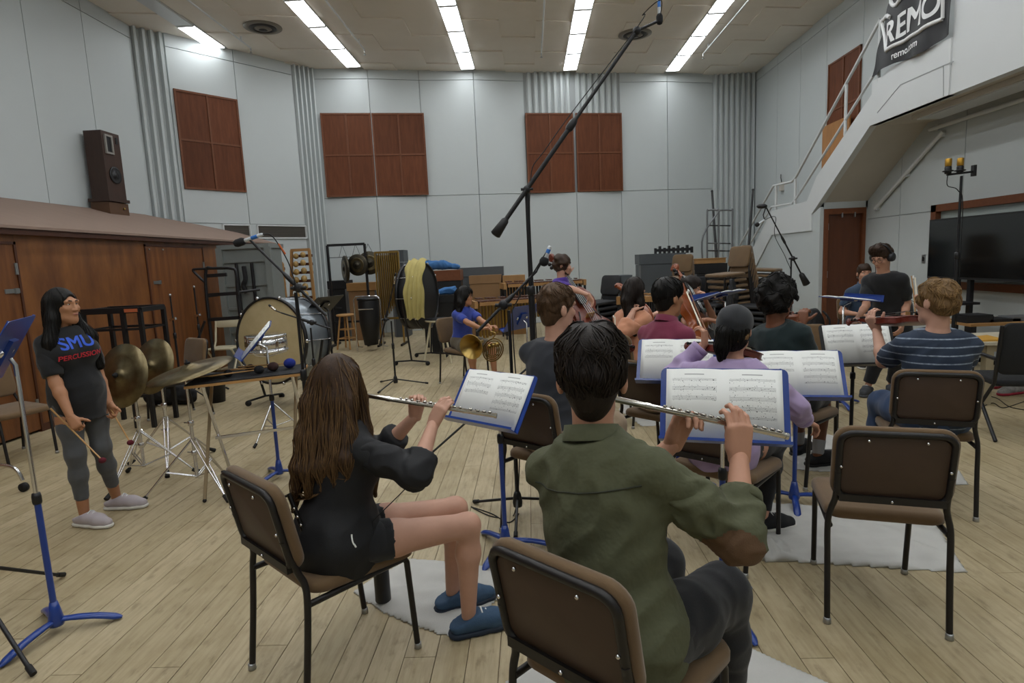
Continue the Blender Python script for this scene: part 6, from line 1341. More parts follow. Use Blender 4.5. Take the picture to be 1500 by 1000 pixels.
# mallet table
tc = G(368, 548, .86); tb = thing('mallet_table', 'small black-topped folding table with crossed legs holding mallets', 'table', (tc.x, tc.y, 0))
R_ = Matrix.Translation((tc.x, tc.y, .84)) @ Matrix.Rotation(.28, 4, 'Z') @ Matrix.Rotation(-.03, 4, 'Y')
MB().box((-.4, -.21, 0), (.38, .21, .018), R_).build('tabletop', m_lightwood, tb, world=True); MB().box((-.395, -.205, .018), (.375, .205, .026), R_).build('felt', m_blackc, tb, world=True)
for s in (-1, 1):
    for sg in (-1, 1):
        a = R_ @ V((.3*s+.0, -.15*sg, 0)); d = R_ @ V((.3*s+.06*sg, .19*sg, 0)); MB().tube([a, (d.x, d.y, .012)], .012, 8).build('leg', m_chrome if sg > 0 else mat('worn_wood_leg', '#8d7a5c', .6), tb, world=True); MB().ball((d.x, d.y, .014), .015, 8).build('foot_cap', m_rubber, tb, world=True)
MB().beam(R_ @ V((-.3, 0, -.42)), R_ @ V((.3, 0, -.42)), .02, .02).build('cross_bar', m_chrome, tb, world=True)
m_blkfelt = mat('black_felt_head', '#17171a', .95, bump=.4, bs=200); m_bluey = mat('blue_yarn', '#1f2f86', .95, bump=.5, bs=250); m_brny = mat('brown_yarn', '#3a2320', .95, bump=.5, bs=250)
for lb, x0, x1, y0, y1, m_, r in (('light wooden mallet with black felt head on the mallet table', -.38, -.14, -.12, -.06, m_blkfelt, .032), ('second light mallet with black felt head, beside the music sheets', -.25, .07, -.15, -.07, m_blkfelt, .036), ('light mallet with brown yarn head', -.2, .16, .02, -.02, m_brny, .04), ('light mallet with thick blue yarn head', -.1, .27, .1, .04, m_bluey, .044), ('light wooden stick pair mallet lying far back on the felt', -.36, -.02, .1, .12, m_brny, .03)):
    t = mallet(lb, R_ @ V((x0, y0, .026+r)), R_ @ V((x1, y1, .026+r*.9)), m_, r, group='mallets on the table')
# snare drum
b = G(404, 642); c = atY(400, 502, b.y); t = thing('snare_drum', 'chrome snare drum on a low stand in front of the bass drum', 'drum', (b.x, b.y, c.z))
MB().lathe([(.175, -.07), (.175, .07)], 32).build('shell', m_chrome, t); MB().lathe([(.17, .072), (.172, .078), (0, .079)], 32).build('drumhead', m_paper, t)
for z in (-.07, .07): MB().lathe([(.176, z-.012), (.186, z-.01), (.186, z+.01), (.176, z+.012)], 32).build('hoop', m_chrome, t)
for k in range(8): a = k*math.pi/4+.2; MB().tube([(.188*math.cos(a), .188*math.sin(a), -.07), (.188*math.cos(a), .188*math.sin(a), .08)], .004, 6).cbox((.18*math.cos(a), .18*math.sin(a), 0), (.02, .02, .05)).build('lug', m_chrome, t)
s_ = thing('snare_stand', 'chrome tripod stand under the snare drum', 'drum stand', (b.x, b.y, 0)); MB().tube([(0, 0, .1), (0, 0, c.z-.12)], .013, 8).build('tube', m_chrome, s_)
for j in range(3):
    a = j*2.094+.3; u = V((math.cos(a), math.sin(a), 0)); MB().tube([V((0, 0, .36)), u*.3+V((0, 0, .015))], .008, 8).tube([V((0, 0, .12)), u*.17+V((0, 0, .17))], .006, 6).build('leg', m_chrome, s_); MB().tube([u*.28+V((0, 0, .035)), u*.315+V((0, 0, .012))], .014, 8).build('rubber_foot', m_rubber, s_); MB().tube([V((0, 0, c.z-.13)), u*.17+V((0, 0, c.z-.09)), u*.195+V((0, 0, c.z-.06))], .007, 6).build('basket_arm', m_chrome, s_)
# bass drum
def bass_drum(label, c, ax, r, dep, mh, ms, legs=True, mhoop=None):
    t = thing('bass_drum', label, 'drum', (c.x, c.y, 0)); M = place(frame(ax) @ Matrix.Rotation(-math.pi/2, 4, 'X'), c)
    MB().lathe([(r, -dep/2), (r, dep/2)], 48, M).build('shell', ms, t, world=True)
    for s in (-1, 1):
        MB().lathe([(0, s*(dep/2+.004)), (r*.98, s*(dep/2+.004)), (r*1.0, s*dep/2)], 48, M).build('drumhead', mh, t, world=True); MB().lathe([(r*1.0, s*(dep/2)-.02), (r*1.03, s*(dep/2)-.02), (r*1.03, s*dep/2+.022), (r*.985, s*dep/2+.022), (r*.985, s*dep/2)], 48, M).build('hoop', mhoop or m_black, t, world=True)
    for k in range(10):
        a = k*math.pi/5; p = lambda z, q=1.03: M @ V((r*q*math.cos(a), r*q*math.sin(a), z)); MB().tube([p(-dep/2), p(dep/2)], .005, 6).build('tension_rod', m_chrome, t, world=True); MB().ball(p(dep/2+.01, 1.04), .02, 8, (1, 1, 1.2)).build('claw', m_chrome, t, world=True)
    if legs:
        F = frame(ax).to_3x3(); xx = F @ V((1, 0, 0))
        for s in (-1, 1):
            MB().tube([c+xx*(s*(r+.06)), V((c.x, c.y, 0))+xx*(s*(r*.75))+V((0, 0, .08))], .015, 8).build('stand_leg', m_black, t, world=True)
            for q in (-1, 1): e = V((c.x, c.y, 0))+xx*(s*r*.75)+F @ V((0, q*.28, 0)); MB().tube([V((c.x, c.y, .08))+xx*(s*r*.75), e+V((0, 0, .06))], .013, 8).lathe([(.0, -.012), (.035, -.012), (.035, .012), (0, .012)], 14, Matrix.Translation(e+V((0, 0, .036))) @ Matrix.Rotation(math.pi/2, 4, 'X')).build('caster', m_rubber, t, world=True)
    return t
bass_drum('big concert bass drum with cream calf head and silver shell', atY(416, 497, 7.0), (-.32, -.94, .06), .5, .42, m_skin_head, mat('silver_wrap', '#8f979e', .3, .6, var=.5, vs=5, col2='#5d646b'))
yb_ = 6.3; c = atY(455, 480, yb_); tt, J = mic_stand('small boom stand with microphone aimed at the bass drum', (c.x, yb_), c.z, atY(484, 481, yb_), atY(412, 458, yb_-.05), r=.25); p = atY(404, 455, yb_-.05); mic(tt, p, atY(391, 444, yb_-.05)-p, .09); MB().tube([atY(412, 458, yb_-.05), p], .006, 6).build('clip', m_blackp, tt, world=True)
# ================================================================== STORED EQUIPMENT ALONG THE FAR WALL AND THE RIGHT SIDE
m_cab = mat('grey_case', '#7c817f', .5, var=.2, vs=3); m_dkgrey = mat('dark_grey_panel', '#4b5054', .5, var=.2, vs=3); m_cloth_b = mat('blue_cloth', '#3d6ea5', .9, var=.3, vs=6, bump=.2, bs=60); m_cloth_y = mat('yellow_cloth', '#b6a868', .9, var=.3, vs=6, bump=.2, bs=60)
m_card = mat('cardboard', '#8d6b47', .8, var=.2, vs=4); m_tan = mat('tan_box', '#a67c4a', .6, var=.3, vs=4); m_cream = mat('cream_metal', '#c8bfa2', .5)
def floor_at(px, y): return atY(px, 450, y).x
# grey ribbed cabinet with black hooks
Y0 = 9.5; x0, x1 = floor_at(331, Y0), floor_at(401, Y0); zt = atY(365, 362, Y0).z
t = thing('equipment_case', 'tall grey ribbed equipment case with black hooks in front of the shed', 'case', ((x0+x1)/2, Y0, 0)); W_ = (x1-x0)/2
MB().box((-W_, 0, .06), (W_, .5, zt)).build('body', m_cab, t); MB().box((-W_-.03, -.04, zt-.02), (W_+.03, .54, zt+.05)).build('lid', m_cab, t)
for s in (-1, 1): MB().box((s*W_-.05, -.05, .06), (s*W_+.05, .01, zt)).build('side_rail', m_cab, t)
for k in range(5): MB().box((-W_, -.03, .25+k*.38), (W_, .0, .29+k*.38)).build('rib', m_cab, t)
for x in (-.12, .13): MB().tube([(x, -.06, zt-.25), (x, -.05, zt-.75), (x, -.05, zt-1.0)], .025, 8).build('hook_rail', m_black, t)
MB().tube(bez([(0, -.06, zt-.3), (.02, -.09, zt-.5), (-.03, -.08, zt-.6), (.01, -.07, zt-.72)], 5), .035, 8).build('strap', m_blackc, t)
for sx in (-1, 1): MB().lathe([(0, -.02), (.05, -.02), (.05, .02), (0, .02)], 14, Matrix.Translation((sx*(W_-.08), .1, .05)) @ Matrix.Rotation(math.pi/2, 4, 'Y')).build('caster', m_rubber, t)
# black hand cart
Y0 = 8.5; A = lambda px, py, dy=0: atY(px, py, Y0+dy)
t = thing('utility_cart', 'black tubular hand cart standing before the shed doors', 'cart', (A(320, 500).x, Y0, 0)); f0 = lambda px: V((floor_at(px, Y0), Y0, .1))
MB().tube(bez([f0(305), A(303, 440), A(302, 396), A(312, 393), A(338, 393), A(346, 400), A(349, 440), f0(352)], 5), .022, 8).build('frame_tube', m_black, t, world=True)
MB().tube(bez([A(302, 415), A(290, 404), A(283, 396), A(290, 394), A(330, 393)], 5), .018, 8).build('handle', m_black, t, world=True); MB().tube([A(300, 470), A(289, 500), f0(284)], .018, 8).build('frame_tube', m_black, t, world=True)
for y in (432, 468): MB().beam(A(306, y), A(350, y-3), .05, .05).build('cross_bar', m_black, t, world=True)
MB().beam(A(304, 404), A(332, 402), .03, .05).build('cross_bar', m_black, t, world=True); MB().tube([A(304, 434), A(380, 424, .6)], .02, 8).build('side_bar', m_black, t, world=True)
p = f0(305); MB().box((p.x, Y0-.02, .1), (f0(352).x, Y0+.28, .14)).build('platform', m_black, t, world=True)
for px in (308, 350):
    for dy in (.04, .24): c = f0(px); MB().lathe([(0, -.02), (.05, -.02), (.05, .02), (0, .02)], 14, Matrix.Translation((c.x, Y0+dy, .05)) @ Matrix.Rotation(math.pi/2, 4, 'Y')).build('caster', m_rubber, t, world=True)
# cream folding chair behind the cart
Y0 = 9.05; t = thing('folding_chair', 'cream folding chair between the cart and the grey case', 'chair', (floor_at(322, Y0), Y0, 0))
for s in (-1, 1): MB().tube([(s*.19, -.2, .01), (s*.19, .12, .55), (s*.19, .2, .92)], .016, 8).build('leg', m_cream, t); MB().tube([(s*.19, .25, .01), (s*.19, -.16, .45)], .016, 8).build('leg', m_cream, t)
MB().pad(.38, .38, .03, .04, place(Matrix.Rotation(math.radians(90), 4, 'X'), (0, -.0, .46))).build('seat', m_cream, t); MB().pad(.38, .16, .03, .05, place(Matrix.Rotation(math.radians(-12), 4, 'X'), (0, .19, .84))).build('backrest', m_cream, t)
# gourd-resonator balafons stood on end
def balafon(label, px, y0, y1, Y0, wpx):
    top, bot = atY(px, y0, Y0), atY(px+6, y1, Y0); bot.z = .03; t = thing('balafon', label, 'balafon', bot, 0, 'balafons stood on end'); w = wpx*Y0/870/2; d = (bot-top)
    for s in (-1, 1): MB().beam(top+V((s*w*.65, 0, 0)), bot+V((s*w*1.1, 0, 0)), .04, .06).build('side_board', m_tan, t, world=True)
    MB().beam(top-V((w*.7, 0, 0)), top+V((w*.7, 0, 0)), .05, .05).build('end_board', m_tan, t, world=True); MB().beam(bot-V((w*1.1, 0, 0)), bot+V((w*1.1, 0, 0)), .05, .05).build('end_board', m_tan, t, world=True)
    for k in range(13):
        for s in (-1, 1): r = .05+.028*k/13; MB().ball(top+d*((k+.7)/13.4)+V((s*w*(.26+.16*k/13), -.06-.02*(k % 2), .01*s)), r, 12, (1, 1, 1.1)).build('gourd', mat('gourd', '#a98a52', .5, var=.4, vs=8, rnd=.2), t, world=True)
    for k in range(12): c = top+d*((k+.7)/12.6); MB().beam(c+V((-w*.8, .05, 0)), c+V((w*.8, .05, 0)), .03, .05).build('bar', m_darkwood, t, world=True)
balafon('large balafon with rows of round gourds standing against the ribbed corner', 440, 366, 500, 11.0, 40); balafon('smaller balafon with gourds beside the grey case', 405, 386, 500, 10.6, 26)
# red hoop-back chair
Y0 = 10.0; t = thing('hoop_back_chair', 'red wooden hoop-back chair behind the bass drum', 'chair', (floor_at(462, Y0), Y0, 0)); m_rc = mat('red_stain', '#8d3b1d', .4, var=.3, vs=5)
MB().tube([(.2*math.cos(a), .02, .46+.5*math.sin(a)) for a in [math.pi*i/14 for i in range(15)]], .016, 8).build('hoop', m_rc, t); MB().lathe([(.0, .42), (.2, .42), (.21, .45), (.19, .46), (0, .455)], 24, Matrix.Translation((0, -.18, 0))).build('seat', m_rc, t)
for x in (-.12, -.06, 0, .06, .12): MB().tube([(x*.8, .01, .45), (x, .02, .46+.5*math.sqrt(max(0, 1-(x/.2)**2)))], .008, 6).build('spindle', m_rc, t)
for sx in (-1, 1):
    for sy in (-.32, -.04): MB().tube([(sx*.12, sy, .43), (sx*.19, sy+(.06 if sy > -.1 else -.06), .005)], .015, 8).build('leg', m_rc, t)
# gongs
Y0 = 12.2; A = lambda px, py, dy=0: atY(px, py, Y0+dy); t = thing('gong_stand', 'black square gong frame against the far wall', 'gong stand', (floor_at(513, Y0), Y0, 0)); L0, R0_ = floor_at(487, Y0), floor_at(541, Y0); zt = A(513, 358).z
for x in (L0, R0_): MB().beam((x, Y0, .04), (x, Y0, zt), .045, .045).build('post', m_black, t, world=True); MB().beam((x, Y0-.3, .03), (x, Y0+.3, .03), .045, .045).build('foot', m_black, t, world=True)
MB().beam((L0, Y0, zt), (R0_, Y0, zt), .04, .05).build('top_bar', m_black, t, world=True); MB().beam((L0, Y0, zt-.25), (R0_, Y0, zt-.25), .012, .012).build('wire', m_black, t, world=True); MB().beam((L0, Y0, .5), (R0_, Y0, .5), .04, .04).build('lower_bar', m_black, t, world=True)
for (px, py), r, n, lb in (((504, 394), .27, (-.85, -.5, 0), 'narrow-turned dark gong in the black frame'), ((523, 388), .22, (-.15, -.98, 0), 'dark gong with raised centre in the black frame'), ((541, 385), .24, (.1, -.99, 0), 'brown gong overlapping the frame post')):
    c = A(px, py, -.08 if px != 541 else .08); g = thing('gong', lb, 'gong', c, 0, 'gongs in the black frame'); M = place(frame(n) @ Matrix.Rotation(-math.pi/2, 4, 'X'), c)
    MB().lathe([(0, .03), (r*.14, .028), (r*.2, .012), (r*.24, .008), (r*.9, .0), (r, -.012), (r, -.05), (r*.97, -.05), (r*.96, -.018), (0, .0)], 36, M).build('disc', m_gong, g, world=True); MB().lathe([(r*.6, .006), (r*.66, .007), (r*.66, .004)], 36, M).build('ring', m_bronze, g, world=True); MB().tube([c+V((-.08, 0, r*.9)), V((c.x, c.y, zt-.0))], .004, 5).tube([c+V((.08, 0, r*.9)), V((c.x, c.y, zt))], .004, 5).build('cord', m_rubber, g, world=True)
def crate(name, label, cat, px0, px1, py0, Y0, dep, m, z0=0., lid=None, grp=None, py1=None, m2=None, trim=True):
    """box-shaped stored thing: body, lid, edge trim and handle"""
    x0, x1 = floor_at(px0, Y0), floor_at(px1, Y0); z1 = atY((px0+px1)/2, py0, Y0).z
    if py1 is not None: z0 = atY((px0+px1)/2, py1, Y0).z
    t = thing(name, label, cat, ((x0+x1)/2, Y0+dep/2, z0), 0, grp); w, h_ = x1-x0, z1-z0
    MB().box((-w/2, -dep/2, 0), (w/2, dep/2, h_*.86)).build('body', m, t); MB().box((-w/2-.012, -dep/2-.012, h_*.865), (w/2+.012, dep/2+.012, h_)).build('lid', lid or m, t)
    if trim:
        for sx in (-1, 1): MB().box((sx*w/2-.02, -dep/2-.015, .01), (sx*w/2+.02, -dep/2+.005, h_*.86)).build('corner_trim', m2 or m_grey, t)
        MB().tube([(-.07, -dep/2, h_*.55), (-.07, -dep/2-.03, h_*.55), (.07, -dep/2-.03, h_*.55), (.07, -dep/2, h_*.55)], .008, 6).build('handle', m_black, t)
    return t
crate('storage_case', 'tall black padded case behind the gong frame', 'case', 483, 509, 411, 13.0, .5, m_blackc); crate('cardboard_box', 'brown box stacked beside the black case below the gongs', 'box', 511, 552, 414, 13.0, .5, m_card, lid=m_tan, trim=True)
crate('storage_locker', 'narrow grey steel locker behind the tubular bells', 'locker', 577, 596, 366, 13.3, .45, m_dkgrey)
crate('equipment_cabinet', 'dark grey flat-topped cabinet behind the marimba', 'cabinet', 673, 739, 391, 13.4, .35, m_dkgrey, m2=m_black); crate('equipment_cabinet', 'grey steel cabinet with black rack on top beside the chair stacks', 'cabinet', 938, 1004, 371, 12.9, .5, m_dkgrey)
crate('storage_case', 'black wheeled case below the silver cart frames', 'case', 1019, 1064, 386, 12.0, .6, m_black); crate('wooden_box', 'long flat tan box on the black wheeled case', 'box', 1019, 1063, 378, 12.0, .5, m_tan, py1=385.5, trim=False)
c = atY(990, 371, 12.9); t = thing('clip_rack', 'black rack of upright clips on the grey cabinet', 'rack', (c.x, 13.1, c.z)); L_ = .39
MB().box((-L_, -.04, .05), (L_, .04, .11)).build('bar', m_blackp, t)
for k in range(9): MB().box((-L_+k*L_/4-.02, -.05, 0), (-L_+k*L_/4+.02, .05, .13+.04*(k % 2))).build('clip', m_blackp, t)
# wooden stool
Y0 = 11.7; t = thing('wooden_stool', 'light wooden round stool in front of the boxes', 'stool', (floor_at(505, Y0), Y0, 0)); MB().lathe([(0, .66), (.17, .66), (.18, .675), (.175, .7), (0, .705)], 24).build('seat', m_lightwood, t)
for k in range(4): a = k*math.pi/2+.5; MB().tube([(.11*math.cos(a), .11*math.sin(a), .66), (.21*math.cos(a), .21*math.sin(a), 0.005)], .017, 8).build('leg', m_lightwood, t)
for z, r in ((.22, .185), (.4, .158)):
    for k in range(4): a = k*math.pi/2+.5; b_ = a+math.pi/2; MB().tube([(r*math.cos(a), r*math.sin(a), z), (r*math.cos(b_), r*math.sin(b_), z)], .011, 6).build('rung', m_lightwood, t)
# black case in a chrome frame
Y0 = 11.3; t = thing('drum_case_stand', 'black tapered drum in a chrome rail frame', 'drum', (floor_at(540, Y0), Y0, 0)); MB().lathe([(.13, .12), (.19, .55), (.2, .95), (.19, 1.0)], 24).build('shell', m_blackp, t); MB().lathe([(.2, .98), (.215, .985), (.215, 1.02), (.19, 1.03), (0, 1.03)], 24).build('rim', m_black, t)
MB().tube([(-.25, -.1, .02), (-.25, -.1, 1.0), (-.2, -.12, 1.06), (.2, -.12, 1.06), (.25, -.1, 1.0), (.25, -.1, .02)], .014, 8).build('rail', m_chrome, t); MB().tube([(-.14, -.21, .82), (.14, -.21, .82)], .01, 8).build('handle', m_chrome, t)
for x in (-.25, .25): MB().tube([(x, -.1, .1), (x, .25, .04)], .012, 8).build('foot', m_chrome, t)
# tubular bells
Y0 = 12.0; x0, x1 = floor_at(556, Y0), floor_at(587, Y0); zt = atY(570, 369, Y0).z; t = thing('tubular_bells', 'rack of golden tubular bells against the far wall', 'chimes', ((x0+x1)/2, Y0, 0)); w = (x1-x0)
for k in range(10):
    for row in (0, 1):
        x = -w/2+.03+(w-.06)*k/9; L_ = (.95+.045*(9-k)) if row == 0 else .85+.045*(9-k); MB().tube([(x+.015*row, .07*row, zt-.06+.05*row), (x+.015*row, .07*row, zt-.06-L_)], .015, 8).build('bell_tube', m_gold, t)
for x in (-w/2-.02, w/2+.02): MB().beam((x, .03, .03), (x, .03, zt), .03, .05).build('post', m_gold, t); MB().beam((x, -.25, .022), (x, .3, .022), .04, .04).build('foot', m_black, t)
MB().beam((-w/2-.02, .03, zt), (w/2+.02, .03, zt), .1, .04).build('top_rail', m_gold, t); MB().beam((-w/2, .03, .55), (w/2, .03, .55), .05, .04).build('lower_rail', m_gold, t)
# bass drum seen edge-on with cloth
c = atY(612, 434, 9.8); bass_drum('dark bass drum turned edge-on with a yellow cloth over its rim', c, (.97, -.24, 0), .53, .26, m_blackp, m_black, mhoop=m_black)
def cloth(name, label, pts, rs, m, fl=.02, seed=1):
    sd = SD(.014, folds(fl, 18, seed)); sd.chain(pts, rs, .05); v, f = sd.mesh(); t = thing(name, label, 'cloth', pts[-1]); np_obj('fabric', v, f, m, t); return t
dp = bez([c+V((-.02, .12, .585)), c+V((0, -.1, .6)), c+V((.0, -.34, .5)), c+V((.0, -.5, .3)), c+V((.0, -.58, .05)), c+V((.0, -.57, -.32))], 6); vs = []; fs = []; NW = 14
for i, p in enumerate(dp):
    for j in range(NW+1):
        u_ = j/NW-.5; vs.append((p.x+u_*(.30+.03*math.sin(i*.6))+.05, p.y-.03*math.sin(9*u_*3+i*.35)*min(1, i/10)-.02*math.cos(5*u_), p.z-.02*math.sin(14*u_+i*.2)))
for i in range(len(dp)-1):
    for j in range(NW): k_ = i*(NW+1)+j; fs.append((k_, k_+1, k_+NW+2, k_+NW+1))
n_ = len(vs); vs += [(x, y-.008, z+.006) for x, y, z in vs]; fs += [tuple(k_+n_ for k_ in f_[::-1]) for f_ in fs]
t = thing('draped_cloth', 'yellow cloth hanging over the edge-on bass drum', 'cloth', dp[-1]); MB().add(vs, fs, True).build('fabric', m_cloth_y, t, world=True)
# lidded bench with cloths
crate('lidded_chest', 'dark chest with a red-brown lid beside the edge-on bass drum', 'chest', 622, 676, 396, 11.4, .5, m_blackp, lid=m_redwood_d, m2=m_black)
c = atY(640, 392, 11.5); cloth('blue_cover', 'blue cloth cover heaped on the dark chest', [c+V((-.42, .1, -.02)), c+V((-.2, .1, .05)), c+V((.1, .1, .05)), c+V((.4, .1, .0))], [.05, .09, .08, .04], m_cloth_b, seed=3)
crate('practice_amp', 'small black amplifier with pale panel behind the horn player', 'amplifier', 628, 668, 432, 10.6, .4, m_blackp, m2=m_cream); c = atY(650, 428, 10.7); cloth('blue_cover', 'blue cloth draped over the small black amplifier', [c+V((-.15, .1, .0)), c+V((.18, .1, .03))], [.06, .07], m_cloth_b, seed=5)
# drum throne
Y0 = 9.6; zt = atY(640, 466, Y0).z; t = thing('drum_throne', 'round black-topped stool with white rim and white legs', 'stool', (floor_at(640, Y0), Y0, 0)); MB().lathe([(0, zt-.05), (.2, zt-.05), (.215, zt-.03), (.2, zt-.02)], 28).build('rim', m_cream, t); MB().lathe([(.2, zt-.025), (.19, zt), (0, zt+.005)], 28).build('cushion', m_blackp, t)
for k in range(3): a = k*2.094+3.5; MB().tube([(.12*math.cos(a), .12*math.sin(a), zt-.05), (.27*math.cos(a), .27*math.sin(a), .005)], .017, 8).build('leg', m_cream, t)
# bassist's stool
h0 = P5['hip']; t = thing('bar_stool', 'tall wooden stool under the bass player', 'stool', (h0.x, h0.y, 0)); MB().lathe([(0, .7), (.17, .7), (.175, .73), (0, .735)], 24).build('seat', m_lightwood, t)
for k in range(4): a = k*math.pi/2+.5; MB().tube([(.12*math.cos(a), .12*math.sin(a), .7), (.22*math.cos(a), .22*math.sin(a), .005)], .017, 8).build('leg', m_lightwood, t)
for k in range(4): a = k*math.pi/2+.5; b_ = a+math.pi/2; MB().tube([(.19*math.cos(a), .19*math.sin(a), .25), (.19*math.cos(b_), .19*math.sin(b_), .25)], .011, 6).build('rung', m_lightwood, t)
# keyboard percussion
def marimba(label, pxa, pxb, Y0, z, nb_, mbar, mres, big=.5, small=.28, dy=.25, cover=False):
    a, b = V((floor_at(pxa, Y0), Y0, z)), V((floor_at(pxb, Y0+dy), Y0+dy, z)); t = thing('marimba', label, 'marimba', (a+b)/2-V((0, 0, z)), 0, 'mallet keyboards'); d = (b-a); L_ = d.length; u = d/L_; v = V((-u.y, u.x, 0))
    for k in range(nb_):
        c = a+d*((k+.5)/nb_); l = big+(small-big)*k/nb_; MB().beam(c-v*l*.62, c-v*l*.02, L_/nb_*.86, .022).build('bar', mbar, t, world=True)
        if k % 7 not in (2, 6) and k < nb_-1: c2 = c+u*(L_/nb_*.5)+V((0, 0, .03)); MB().beam(c2+v*.02, c2+v*l*.5, L_/nb_*.8, .022).build('bar', mbar, t, world=True)
        rl = .62-.45*abs(math.sin(k/nb_*1.5)); MB().tube([c-v*l*.3-V((0, 0, .04)), c-v*l*.3-V((0, 0, .08+rl))], L_/nb_*.42, 8).build('resonator', mres, t, world=True)
    for s, e in ((a-u*.06, big), (b+u*.06, small)): MB().beam(s-v*e*.7-V((0, 0, .05)), s+v*e*.6-V((0, 0, .05)), .06, .12).build('end_frame', m_tan, t, world=True)
    for s, e in ((a-u*.06, big), (b+u*.06, small)):
        for q in (-.6, .5): p = s+v*e*q; MB().beam((p.x, p.y, .08), (p.x, p.y, z-.06), .05, .05).build('leg', m_black, t, world=True); MB().lathe([(0, -.015), (.04, -.015), (.04, .015), (0, .015)], 12, Matrix.Translation((p.x, p.y, .04)) @ Matrix.Rotation(math.pi/2, 4, 'Y')).build('caster', m_rubber, t, world=True)
    for q in (-.66, .55): MB().beam(a+v*big*q-V((0, 0, .04)), b+v*small*q-V((0, 0, .04)), .03, .06).build('rail', m_tan if q < 0 else m_black, t, world=True)
marimba('rosewood marimba with gold resonators behind the horn player', 697, 838, 10.6, .92, 30, m_darkwood, m_gold, .55, .3, .5); marimba('dark-barred marimba nearest the far wall', 742, 850, 12.4, 1.14, 26, m_darkwood, m_black, .5, .3, .3)
marimba('small xylophone with yellow wooden frame beside the black chair stack', 922, 968, 9.2, .98, 14, m_tan, m_black, .36, .24, -.3)
for (p0, p1, py0, py1), lb, m_ in (((690, 735, 403, 420), 'brown wooden instrument box behind the marimba', m_card), ((739, 770, 403, 421), 'orange-brown wooden box with slotted front behind the marimba', m_tan)): crate('wooden_box', lb, 'box', p0, p1, py0, 12.95, .38, m_, m2=m_darkwood, trim=False)
# stacks of chairs
def stack_chair(label, loc, rz, group, mp, mf):
    t = thing('stacking_chair', label, 'chair', loc, rz, group); MB().pad(.44, .44, .045, .05, place(Matrix.Rotation(math.radians(87), 4, 'X'), (0, .02, .455)) @ Matrix.Rotation(math.pi, 4, 'Y'), bev=.015, n=3).build('seat', mp, t); MB().pad(.43, .32, .04, .06, place(Matrix.Rotation(math.radians(11), 4, 'X'), (0, -.27, .715)), bev=.012, curve=.16, n=3).build('backrest', mp, t)
    for s in (-1, 1): MB().tube([(s*.222, -.285, 0), (s*.222, -.24, .43), (s*.2, -.26, .56), (s*.2, -.29, .7)], .013, 6).build('leg', mf, t); MB().tube([(s*.2, .235, 0), (s*.205, .2, .43)], .013, 6).build('leg', mf, t)
    return t
def stack(label, px, Y0, face, n, dz, lean, grp, mp, mf=None):
    f = V((face[0], face[1], 0)).normalized(); x = floor_at(px, Y0); rz = -math.atan2(f.x, f.y); first = None
    for k in range(n):
        p = (x+f.x*lean*k, Y0+f.y*lean*k, dz*k); lb = label+(', lowest of its stack' if k == 0 else ', topmost of its stack' if k == n-1 else ', '+['', 'second', 'third', 'fourth', 'fifth', 'sixth', 'seventh', 'eighth', 'ninth'][k]+' from the floor')
        first = stack_chair(lb, p, rz, grp, mp, mf or m_frame) if first is None else (copy_tree(first, p, rz, lb), first)[1]
m_blkpad = mat('black_pad', '#1f2023', .7)
stack('brown padded chair stacked beside the grey cabinet', 992, 10.9, (-.75, -.65), 9, .088, .012, 'stack of brown chairs beside the grey cabinet', m_pad)
stack('brown padded chair stacked in front of the stairs', 1082, 9.3, (-.9, -.4), 10, .088, .028, 'brown chair stack in front of the stairs', m_pad)
stack('brown padded chair stacked close to the stair side', 1128, 10.0, (.75, -.65), 10, .09, -.012, 'brown chair stack close to the stair side', m_pad)
stack('black chair with steel legs stacked beside the bass player', 884, 9.6, (-.8, -.55), 6, .085, .02, 'stack of black chairs beside the bass player', m_blkpad, m_grey); stack('black chair stacked low behind the cellist', 1040, 9.4, (.5, -.85), 5, .085, .02, 'low stack of black chairs behind the cellist', m_blkpad, m_grey)
stack('dark chair stacked behind the edge-on blue stand', 1098, 8.9, (.85, -.5), 5, .08, .015, 'low dark chair stack behind the edge-on blue stand', m_blkpad)
crate('speaker_wedge', 'grey wedge-shaped case on the floor behind the black chair stack', 'case', 903, 926, 403, 10.6, .35, m_dkgrey)
# silver cart frames stacked upright
Y0 = 12.2; A = lambda px, py: atY(px, py, Y0)
for pts, lb in ((((1029, 380), (1030, 345), (1052, 311), (1056, 308), (1071, 308), (1073, 312), (1072, 385)), 'tall bent silver tube cart frame on the black case'), (((1036, 384), (1036, 314), (1038, 308), (1050, 308), (1053, 313), (1052, 385)), 'narrow silver tube cart frame beside the taller one')):
    t = thing('cart_frame', lb, 'cart frame', A(*pts[0])); MB().tube(bez([A(*p) for p in pts], 4), .018, 8).build('bent_tube', m_grey, t, world=True)
    for yy in (330, 356, 367): MB().tube([A(1037, yy), A(1070, yy+.5)], .013, 6).build('cross_tube', m_grey, t, world=True)
for a, b, lb in (((1043, 280), (1049, 372), 'thin black pole leaning in the ribbed corner behind the cart frames'), ((1103, 278), (1096, 372), 'black rolled pole leaning against the ribbed wall beside the stairs')):
    q0, q1 = atY(*a, 13.8), atY(*b, 13.2); d = (q1-q0).normalized(); q1 = q0+d*((.012-q0.z)/d.z); t = thing('leaning_pole', lb, 'pole', q1); MB().tube([q0, q0.lerp(q1, .5), q1], [.022, .03, .03], 8).build('pole', m_blackp, t, world=True); MB().ball(q0, .03, 8).build('end_cap', m_rubber, t, world=True)
